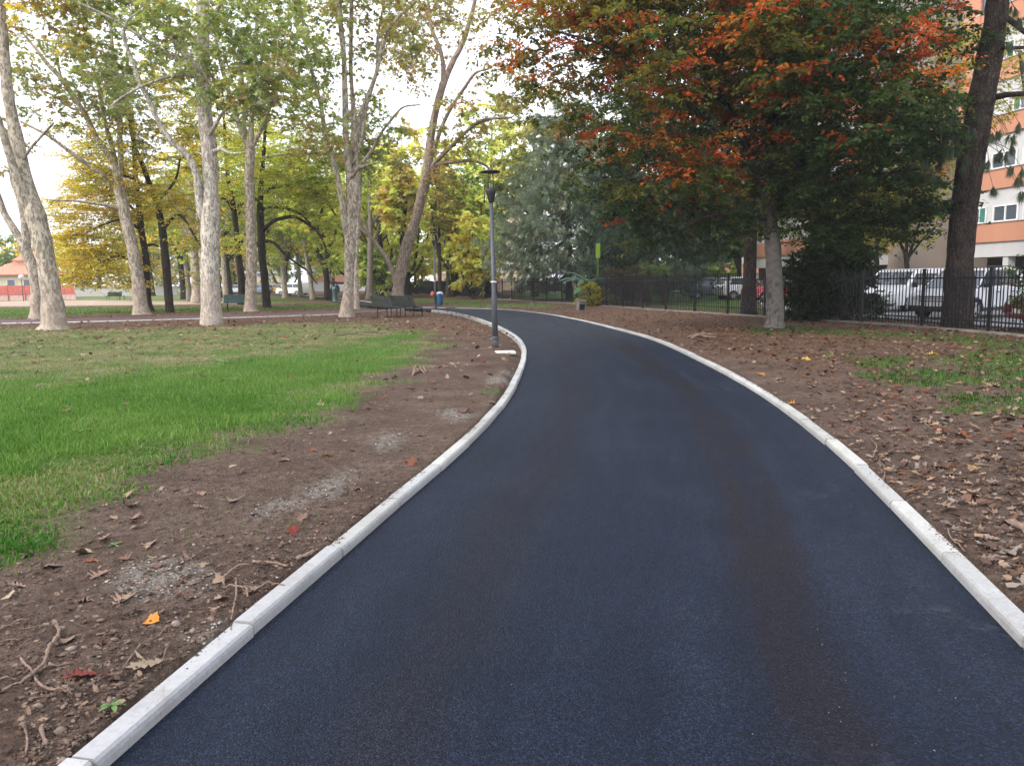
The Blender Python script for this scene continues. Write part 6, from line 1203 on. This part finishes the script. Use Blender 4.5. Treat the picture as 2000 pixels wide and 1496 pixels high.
        mb.build('grille', M_BLK, e); mb = MB(); mb.box((Lf - .03, 0, .36), (.15, 1.66 if kind == 'suv' else 1.5, .20 if kind == 'suv' else .14)); bev(mb.build('bumper', M_BLK if kind == 'suv' else mat, e), .03)
        panel([(Lf + .045, -.26, .44), (Lf + .045, .26, .44), (Lf + .045, .26, .55), (Lf + .045, -.26, .55)], .004).build('number_plate', M_PLT, e)
        for s_ in (-1, 1): wheel(e, wb, s_ * (hw - .11), r, .21); wheel(e, -wb, s_ * (hw - .11), r, .21)
    return e
PW = paint('white_paint', (.80, .81, .82)); PS = paint('silver_paint', (.70, .71, .73), .1); PR = paint('red_paint', (.34, .012, .018)); PDR = paint('dark_red_paint', (.13, .012, .018)); PB = paint('blue_grey_paint', (.16, .22, .32), .3); PG = paint('grey_paint', (.20, .21, .22), .3); PK = paint('black_paint', (.02, .02, .025)); PY = paint('yellow_paint', (.6, .36, .03))
def carat(px, py, dy=0): p = at(px, py, .04); return (p[0], p[1] + dy, .04)
# the lot: asphalt behind the fence
LOT = W([(1500, 612), (1620, 618), (1740, 626), (1860, 636), (2020, 648), (2500, 680), (3200, 640), (3000, 600), (2300, 590), (1900, 583), (1640, 582), (1480, 590)], .04)
def sheet(name, poly, z, mat):
    mb = MB(); mb.add([(a, b_, z) for a, b_ in poly], [np.arange(len(poly))]); o = mb.build(name, mat); o['kind'] = 'structure'; return o
m, n, b = newmat('grey_lot'); c = coord(n); n.links.new(ramp(n, noise(n, c, .8, 6), [(.3, (.13, .13, .135)), (.7, (.20, .20, .205))]), b.inputs['Base Color']); b.inputs['Roughness'].default_value = .85; M_LOT = m
sheet('car_park', LOT, .115, M_LOT)
car((carat(1900, 629)[0] + .66, carat(1900, 629)[1] + 1.40, .11), math.radians(213), PS, 'silver grey suv with black roof rails facing left behind the fence')
car((*carat(1772, 609)[:2], .11), math.radians(213), PW, 'nearer white van with dark windows and a black slatted grille behind the fence', 'van', name='parked_van', cat='van')
car((*carat(1775, 595)[:2], .11), math.radians(205), PW, 'white van standing behind the nearer white van, half hidden by the pine trunk', 'van', name='parked_van', cat='van')
car((*carat(2150, 650)[:2], .11), math.radians(170), PDR, 'dark red car cut off by the right edge of the picture', 'hatch')
car((*carat(1520, 592)[:2], .11), math.radians(185), PR, 'red car between the dark pine trunk and the pale grey trunk', 'hatch')
car((*carat(1452, 585)[:2], .06), math.radians(10), PW, 'white car behind the red car and the dark pine trunk', 'hatch')
car((*carat(1390, 584)[:2], .06), math.radians(0), PB, 'blue grey car behind the fence left of the dark pine trunk', 'hatch')
car((*carat(1085, 574)[:2], .06), math.radians(5), PB, 'pale blue grey car parked far behind the grey pine', 'hatch')
car((*carat(1035, 572)[:2], .06), math.radians(8), PG, 'grey car parked far behind the fence left of the grey pine', 'hatch')
car((*carat(1330, 580)[:2], .06), math.radians(170), PW, 'white car far behind the fence hedge', 'hatch')
car((*carat(573, 577)[:2], .06), math.radians(150), PW, 'white van parked at the far end of the park path', 'van', name='parked_van', cat='van')
car((*carat(505, 576)[:2], .06), math.radians(175), PB, 'blue car parked far behind the green bench', 'hatch')
car((*carat(537, 575)[:2], .06), math.radians(178), PY, 'yellow car parked far behind the arching boughs', 'hatch')
car((*carat(462, 575)[:2], .06), math.radians(180), PW, 'white car parked far behind the green bench', 'hatch')
car((*carat(213, 578)[:2], .06), math.radians(175), PR, 'red car in the distance left of the leaning plane', 'hatch')
car((*carat(248, 577)[:2], .06), math.radians(175), PW, 'white van in the distance beside the red car', 'van', name='parked_van', cat='van')
# ================================================================== BUILDINGS
def stucco(name, col, var=.10):
    m, n, b = newmat(name); c = coord(n); f = noise(n, c, .5, 6, .6); g = noise(n, scaled(n, c, (1.5, 1.5, .25)), 1.5, 4)
    n.links.new(ramp(n, math_(n, 'ADD', math_(n, 'MULTIPLY', f, .5), math_(n, 'MULTIPLY', g, .5)), [(.3, tuple(x * (1 - var) for x in col)), (.7, tuple(x * (1 + var * .5) for x in col))]), b.inputs['Base Color']); b.inputs['Roughness'].default_value = .9; b.inputs['Specular IOR Level'].default_value = .2
    bump(n, noise(n, c, 30, 4), .25, .01, b); return m
M_ORG = stucco('orange_stucco', (.45, .215, .135)); M_WHT = stucco('white_stucco', (.47, .465, .455)); M_BEI = stucco('beige_stucco', (.30, .255, .215)); M_PCH = stucco('peach_stucco', (.62, .46, .36)); M_CRM = stucco('cream_stucco', (.60, .50, .36)); M_DRKW = stucco('dark_recess', (.05, .045, .04))
M_WGL, n, b = newmat('window_glass'); b.inputs['Base Color'].default_value = (.07, .085, .10, 1); b.inputs['Roughness'].default_value = .08; b.inputs['Specular IOR Level'].default_value = .7
M_FRM = plain('white_frame', (.70, .70, .70), .5); M_SHG = plain('green_shutter', (.04, .17, .13), .6, 0, .3, .15, 3); M_SHW = plain('white_shutter', (.62, .62, .60), .6)
def block(name, label, origin, yaw, length, depth_, floors, z0, fh, win, mats, back=None, cat='building', piloti=False):
    """banded block: local x along the facade, -y faces the viewer of that facade"""
    e = empty(name, (origin[0], origin[1], 0), label, cat, yaw); org, wht = mats
    mb = MB(); mb.box((length / 2, depth_ / 2 + .02, (z0 + floors * fh) / 2 + (z0 / 2 if piloti else 0)), (length - .04, depth_ - .04, floors * fh + (0 if piloti else z0))); mb.build('wall', wht, e)
    if piloti:
        mb = MB(); mb.box((length / 2, depth_ / 2 + 1.2, z0 / 2 - .01), (length - .5, depth_ - 2.4, z0 + .02)); mb.build('ground_floor', M_DRKW, e)
        for k in range(int(length / 4) + 1): mb = MB(); mb.box((.3 + k * 4, .35, z0 / 2), (.4, .5, z0)); mb.build('pillar', wht, e)
    for f in range(floors):
        zb = z0 + f * fh
        mb = MB(); mb.box((length / 2, -.03, zb + .9 + .575), (length, .10, 1.15)); mb.box((-.03 + .0, depth_ / 2, zb + .9 + .575), (.10, depth_ - .2, 1.15)); mb.build('orange_band', org, e)
        mb = MB(); mb.box((length / 2, -.06, zb + 2.07), (length + .02, .18, .05)); mb.build('sill_band', wht, e)
        k = 0; x_ = .7
        while x_ < length - 1.5:
            wd_ = win[(f + k) % len(win)]; fr = MB(); zc = zb + 2.10 + .46
            if wd_ == 'pair':
                for s_ in range(3): fr.box((x_ + s_ * .9, -.035, zc), (.07, .09, .92))
                for z_ in (-.45, .45): fr.box((x_ + .9, -.035, zc + z_), (1.87, .085, .07))
                fo_ = fr.build('window', M_FRM, e)
                for s_ in range(2): pn = MB(); pn.box((x_ + .45 + s_ * .9, -.008, zc), (.80, .02, .82)); pn.build('pane', M_WGL, fo_)
                x_ += 2.25
            elif wd_ == 'green':
                for s_ in range(5): fr.box((x_ + s_ * .5, -.035, zc), (.05, .09, .92))
                for z_ in (-.45, .45): fr.box((x_ + 1.0, -.035, zc + z_), (2.05, .085, .05))
                fo_ = fr.build('window', M_FRM, e)
                
                for xs in (.25, 1.75): pn = MB(); pn.box((x_ + xs, -.03, zc), (.44, .05, .84)); pn.build('shutter', M_SHG, fo_)
                pn = MB(); pn.box((x_ + 1.0, -.006, zc), (.94, .02, .82)); pn.build('pane', M_WGL, fo_); x_ += 2.6
            else:
                fr.box((x_ + .5, -.03, zc), (1.0, .08, .92)); fo_ = fr.build('window', M_FRM, e); pn = MB(); pn.box((x_ + .5, -.06, zc), (.9, .05, .84)); pn.build('shutter', M_SHW, fo_); x_ += 1.35
            k += 1
    mb = MB(); mb.box((length / 2, depth_ / 2, z0 + floors * fh + .15), (length + .3, depth_ + .3, .3)); mb.build('roof', wht, e); return e
# main block: facade runs toward the camera at the right
C0 = np.array([28.9, 50.8]); dirf = norm(np.array([.167, -1.0])); yawf = math.atan2(dirf[1], dirf[0])
block('apartment_block', 'orange and white banded apartment block at the right edge, windows in white strips', C0, yawf, 26, 12, 6, 2.55, 3.15, ['green', 'pair', 'pair', 'blind'], (M_ORG, M_WHT), piloti=True)
mb = MB(); mb.box((.65, -.055, 11.5), (1.35, .16, 18.5)); ab = bpy.data.objects['apartment_block']; mb.build('orange_pier', M_ORG, ab)
p = P(1776, 500, 54.5); e = empty('stair_tower', (p[0], p[1], 0), 'plain beige windowless tower wall left of the banded apartment block', 'building'); mb = MB(); mb.box((5.0, 3, 11), (10.0, 6, 22)); mb.build('wall', M_BEI, e); mb = MB(); mb.box((5.0, 3, 22.1), (10.2, 6.2, .25)); mb.build('roof', M_WHT, e)
p = P(1560, 500, 57.5); block('apartment_wing', 'orange and white banded wing seen through leaves behind the dark bush', (p[0], p[1]), 0, P(1774, 500, 57.5)[0] - p[0], 10, 6, 2.3, 3.15, ['pair', 'blind', 'pair'], (M_ORG, M_WHT), piloti=True)
p = P(1400, 540, 88); block('far_apartment_block', 'white and orange block far behind the dark pine trunk', (p[0], p[1]), 0, 13, 10, 4, 1.0, 3.1, ['pair', 'pair', 'blind'], (M_ORG, M_WHT))
p = P(845, 500, 125); block('peach_apartment_block', 'pale peach building behind the yellow trees and the screened fence', (p[0], p[1]), -.1, 14, 10, 4, 1.2, 3.1, ['pair', 'blind'], (M_PCH, M_CRM))
p = P(600, 500, 150); block('distant_apartment_block', 'distant white and orange building at the end of the path', (p[0], p[1]), .05, 11, 10, 5, 1.0, 3.1, ['pair', 'pair'], (M_ORG, M_WHT))
p = P(430, 500, 165); block('distant_apartment_block', 'distant cream building behind the trees of the lawn', (p[0], p[1]), .05, 12, 10, 4, 1.0, 3.1, ['pair'], (M_CRM, M_WHT))
# red roofed house on the left
p = P(-22, 575, 112); e = empty('house', (p[0], p[1], 0), 'low house with a red hipped roof at the far left', 'house', .12)
M_TILE, n, b = newmat('red_roof_tile'); c = coord(n); wv = N(n, 'ShaderNodeTexWave', Scale=2.2, Distortion=.4); n.links.new(c, wv.inputs[0]); n.links.new(ramp(n, math_(n, 'ADD', math_(n, 'MULTIPLY', wv.outputs['Fac'], .4), math_(n, 'MULTIPLY', noise(n, c, 2, 4), .6)), [(.3, (.42, .13, .08)), (.7, (.60, .23, .15))]), b.inputs['Base Color']); b.inputs['Roughness'].default_value = .85
mb = MB(); mb.box((3.4, 3.5, 1.8), (6.8, 7, 3.6)); mb.build('wall', M_CRM, e)
def hip(a, b_, c_, d_, z0, z1, ins): mb = MB(); mb.add([(a, c_, z0), (b_, c_, z0), (b_, d_, z0), (a, d_, z0), (a + ins, (c_ + d_) / 2, z1), (b_ - ins, (c_ + d_) / 2, z1), (a, c_, z0 - .15), (b_, c_, z0 - .15), (b_, d_, z0 - .15), (a, d_, z0 - .15)], [np.array([(0, 1, 5, 4), (2, 3, 4, 5), (0, 6, 7, 1), (1, 7, 8, 2), (2, 8, 9, 3), (3, 9, 6, 0), (6, 9, 8, 7)]), np.array([(1, 2, 5), (3, 0, 4)])]); return mb
hip(-.6, 7.4, -.6, 7.6, 3.6, 5.5, 2.8).build('roof', M_TILE, e); mb = MB(); mb.box((4.4, 4.2, 4.9), (3, 3.2, 1.6)); mb.build('upper_wall', M_CRM, e); hip(2.5, 6.3, 2.2, 6.2, 5.7, 7.0, 1.4).build('roof', M_TILE, e)
for x_ in (1.2, 3.2, 5.4): fr = MB(); fr.box((x_, -.02, 2.3), (1.2, .08, 1.2)); fo_ = fr.build('window', M_FRM, e); pn = MB(); pn.box((x_, -.07, 2.3), (1.0, .04, 1.0)); pn.build('pane', M_WGL, fo_)
M_RF = plain('red_boards', (.46, .12, .09), .7, 0, .2, .25, 3); M_PNK = plain('pinkish_plinth', (.50, .33, .29), .8, 0, .2, .2, 3)
p = P(-150, 578, 96); e = empty('red_fence', (p[0], p[1], 0), 'red board fence on a pinkish base in front of the red roofed house', 'fence')
for k in range(9):
    mb = MB()
    for j in range(12): mb.box((k * 2.1 + .1 + j * .168, 0, 1.35), (.15, .03, 1.1))
    mb.build('board_panel', M_RF, e); mb = MB(); mb.box((k * 2.1, 0, 1.0), (.09, .10, 2.0)); mb.build('post', M_RF, e)
mb = MB(); mb.box((9.4, .12, .40), (18.9, .12, .8)); mb.build('plinth', M_PNK, e)
p = P(45, 577, 90); e = empty('globe_lamp', (p[0], p[1], 0), 'lamp post with a white globe in front of the red roofed house', 'street lamp'); mb = MB(); mb.tube([(0, 0, 0), (0, 0, 2.6)], .05, 8); mb.build('pole', M_POLE, e, True); mb = MB(); a = np.linspace(-1.4, 1.5, 9); mb.lathe([(max(.02, .3 * math.cos(t)), 2.85 + .3 * math.sin(t)) for t in a], n=14); mb.build('globe', mfar, e, True)
p = P(130, 577, 125); mb = MB(); mb.box((9, 0, .7), (18, .3, 1.4)); mb.box((9, 0, 1.45), (18.2, .42, .12)); o = mb.build('boundary_wall', M_WHT, loc=(p[0], p[1], 0)); tag(o, 'low white boundary wall at the far edge of the lawn', 'wall')
p = P(855, 555, 108); e = empty('mural_wall', (p[0], p[1], 0), 'pale wall with faded wall painting behind the screened fence', 'wall'); mb = MB(); mb.box((4.5, 0, 1.3), (9, .25, 2.6)); mb.build('wall', M_PCH, e); mb = MB(); mb.box((4.5, 0, 2.66), (9.2, .4, .12)); mb.build('coping', M_WHT, e)
rgm = np.random.default_rng(4); pn = MB()
for k in range(9):
    th = np.linspace(0, 2 * np.pi, 9)[:-1]; r_ = rgm.uniform(.25, .6, 8); V = np.column_stack([.6 + k * .95 + r_ * np.cos(th), np.full(8, -.131), 1.3 + r_ * .9 * np.sin(th)]); pn.add(np.vstack([V, V + [0, .006, 0]]), [np.arange(8)[::-1]])
pn.build('painting', plain('mural_paint', (.42, .22, .17), .8, 0, .2, .4, 1.5), e)

# ================================================================== GARDEN BEHIND THE FENCE
# banana plant
t = Tree(61); b_ = P(1150, 592, 45); M_BAN = plain('banana_stem', (.16, .17, .08), .7, 0, .2, .3, 6)
t.stem3([(b_[0], b_[1], 0, .12), (b_[0], b_[1], .8, .10), (b_[0] + .03, b_[1], 1.5, .07)], 1, 10)
e = empty('banana_plant', (b_[0], b_[1], .06), 'banana plant with broad drooping leaves behind the fence', 'plant'); t.trunk.V = [v - np.array(e.location) for v in t.trunk.V]; t.trunk.build('stem', M_BAN, e, True)
def ban_leaf(az, L0, z0, up, droop, wd, col):
    ts = np.linspace(0, 1, 12); V = []
    for q in ts:
        r_ = L0 * q * .95; z = z0 + up * q - droop * q * q; w_ = wd * math.sin(math.pi * min(1, .06 + q * .94)) ** .6 * (1 if q < .97 else .2)
        c_ = np.array([math.cos(az) * r_, math.sin(az) * r_, z]); s_ = np.array([-math.sin(az), math.cos(az), 0])
        V += [c_ - s_ * w_ + [0, 0, -.45 * w_ * 0.6], c_ - s_ * w_ * .5, c_ + [0, 0, -.02], c_ + s_ * w_ * .5, c_ + s_ * w_ + [0, 0, -.45 * w_ * .6]]
    k = (np.arange(11) * 5)[:, None] + np.arange(4)[None]; k = k.ravel(); mb = MB(); mb.add(V, [np.column_stack([k, k + 1, k + 6, k + 5])], col); o = mb.build('leaf', M_LEAF, e, True, True); return o
for a, l_, z_, u_, d_, w_, c_ in ((3.1, 1.9, 1.3, 1.3, 1.2, .34, (.08, .16, .11)), (.1, 1.7, 1.3, 1.35, 1.3, .36, (.08, .15, .10)), (3.3, 1.7, 1.35, 1.0, 1.05, .26, (.07, .14, .09)), (2.9, 1.5, 1.4, 1.3, .75, .24, (.09, .17, .12)), (-.3, 1.5, 1.4, .9, 1.2, .28, (.07, .14, .10)), (.4, 1.2, 1.4, .9, 1.5, .25, (.06, .17, .09)), (-1.2, 1.0, 1.3, .6, 1.3, .25, (.08, .20, .11)), (4.0, 1.5, 1.1, .6, 1.0, .27, (.08, .22, .12)), (-2.2, 1.1, 1.4, .8, 1.0, .25, (.07, .2, .1))): ban_leaf(a, l_, z_, u_, d_, w_, c_)
p = P(1168, 505, 45) - np.array(e.location); mb = MB(); q_ = catmull([(p[0] * .75, 0, -.1), (p[0] * .95, 0, 1.2), (p[0], 0, p[2] + .05)], 5); mb.tube(q_, np.linspace(.075, .05, len(q_)), 8, tint=(.10, .16, .05)); zz = np.linspace(0, .86, 8); ww = np.array([.11, .125, .13, .13, .13, .13, .13, .125])
V = np.vstack([[(p[0] - w_, .03 * w_ / .13, p[2] + z_), (p[0], -.03, p[2] + z_), (p[0] + w_, .03, p[2] + z_ + .02)] for z_, w_ in zip(zz, ww)]); k_ = np.arange(7) * 3; mb.add(V, [np.vstack([np.column_stack([k_, k_ + 1, k_ + 4, k_ + 3]), np.column_stack([k_ + 1, k_ + 2, k_ + 5, k_ + 4])])], (.20, .34, .045)); o = mb.build('young_leaf', M_LEAF, e, True, True); tag(o, 'upright lime green young leaf')
small_tree(62, 44.3, [[(1160, 596, 5), (1152, 570, 4), (1140, 545, 3)], [(1160, 596, 5), (1168, 575, 4), (1175, 560, 3)], [(1172, 596, 4), (1180, 585, 3), (1184, 575, 2)]], [ell(1146, 556, 44.3, 11, 11, 10), ell(1163, 575, 44.3, 17, 18, 15), ell(1177, 588, 44.1, 14, 11, 12), ell(1140, 585, 44.3, 14, 9, 10)], 80, 36, [((.30, .27, .05), 3), ((.20, .22, .05), 3), ((.36, .24, .06), 1)], 'yellowing shrub climbing over the fence beside the banana plant', .13, spread=.5, zmin=.2, name='shrub', cat='shrub')
small_tree(63, 44, [[(1225 + k * 9, 600, 4), (1225 + k * 14, 565, 3), (1222 + k * 22, 535, 2)] for k in (-2, -1, 0, 1, 2)], [ell(1226, 535, 44, 40, 26, 30), ell(1228, 560, 44, 34, 26, 25)], 120, 40, [((.07, .045, .03), 3), ((.10, .06, .045), 2), ((.05, .05, .03), 1)], 'brown purplish bare looking shrub behind the fence', .10, spread=.5, zmin=.2, name='shrub', cat='shrub')
def yucca(px, py, Y, label):
    b_ = P(px, py, Y); e = empty('yucca', (b_[0], b_[1], .06), label, 'plant'); mb = MB(); mb.tube([(0, 0, -.1), (0, 0, b_[2] - .06)], .07, 8); mb.build('stem', M_DARKB, e, True); rg = np.random.default_rng(int(px)); n_ = 90; d = norm(rg.normal(size=(n_, 3)) + [0, 0, .5]); mb = MB(); sd = norm(np.cross(d, [0, 0, 1.0])) * .025; c_ = np.array([0, 0, b_[2] - .06]); l_ = rg.uniform(.45, .75, (n_, 1))
    V = np.stack([c_ - sd, c_ + sd, c_ + d * l_ * .6 + sd * .7, c_ + d * l_ + [0, 0, -.08], c_ + d * l_ * .6 - sd * .7], 1).reshape(-1, 3); mb.add(V, [np.arange(n_ * 5).reshape(-1, 5)]); mb.T[-1] = np.repeat(np.array([(.09, .13, .06)]) * rg.uniform(.7, 1.3, (n_, 1)), 5, 0); mb.build('leaves', M_LEAF, e, False, True)
yucca(1265, 528, 42, 'spiky yucca behind the fence right of the brown shrub'); yucca(1296, 530, 43, 'smaller spiky yucca next to the first behind the fence')
hedge_px = [(1350, 577), (1420, 579), (1490, 582)]
t = Tree(65); hp = [at(a, b_, .06) for a, b_ in hedge_px]
for p_ in hp: t.stem3([(p_[0], p_[1], 0, .05), (p_[0], p_[1], .4, .04), (p_[0], p_[1], .7, .02)], 1, 6)
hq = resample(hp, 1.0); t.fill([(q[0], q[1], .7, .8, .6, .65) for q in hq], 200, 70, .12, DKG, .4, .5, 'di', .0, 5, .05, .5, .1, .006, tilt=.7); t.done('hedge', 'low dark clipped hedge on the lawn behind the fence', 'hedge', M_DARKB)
sp_ = [(1960, 655), (1975, 648), (1990, 640)]
t = Tree(66); b_ = at(2085, 662, .06); b_ = b_ * [1, 1, 0] + [0, .9, 0]
for k in range(4): t.stem3([(b_[0] + .1 * k, b_[1], 0, .025), (b_[0] - .1 + .2 * k, b_[1], .9, .018), (b_[0] - .3 + .3 * k, b_[1] - .1, 1.7, .008)], 1, 6)
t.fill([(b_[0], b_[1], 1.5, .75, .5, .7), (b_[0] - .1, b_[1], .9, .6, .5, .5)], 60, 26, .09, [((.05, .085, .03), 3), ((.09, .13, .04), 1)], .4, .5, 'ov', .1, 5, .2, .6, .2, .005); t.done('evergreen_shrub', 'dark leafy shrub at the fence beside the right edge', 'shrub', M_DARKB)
for o in list(SC.objects):
    if o.type == 'MESH' and not o.data.materials: print('NO MATERIAL', o.name)

# ================================================================== AIR
HAZE = 0.00045
if HAZE:
    mb = MB(); mb.box((0, 150, 20), (420, 420, 42)); hz_ = mb.build('haze', None)
    m = bpy.data.materials.new('haze_air'); m.use_nodes = True; n = m.node_tree; n.nodes.remove(n.nodes['Principled BSDF'])
    pv = N(n, 'ShaderNodeVolumePrincipled', Density=HAZE); pv.inputs['Color'].default_value = (.93, .93, .96, 1); n.links.new(pv.outputs[0], n.nodes['Material Output'].inputs['Volume'])
    hz_.data.materials.append(m); tag(hz_, 'thin pale autumn haze over the park', 'haze', kind='stuff')
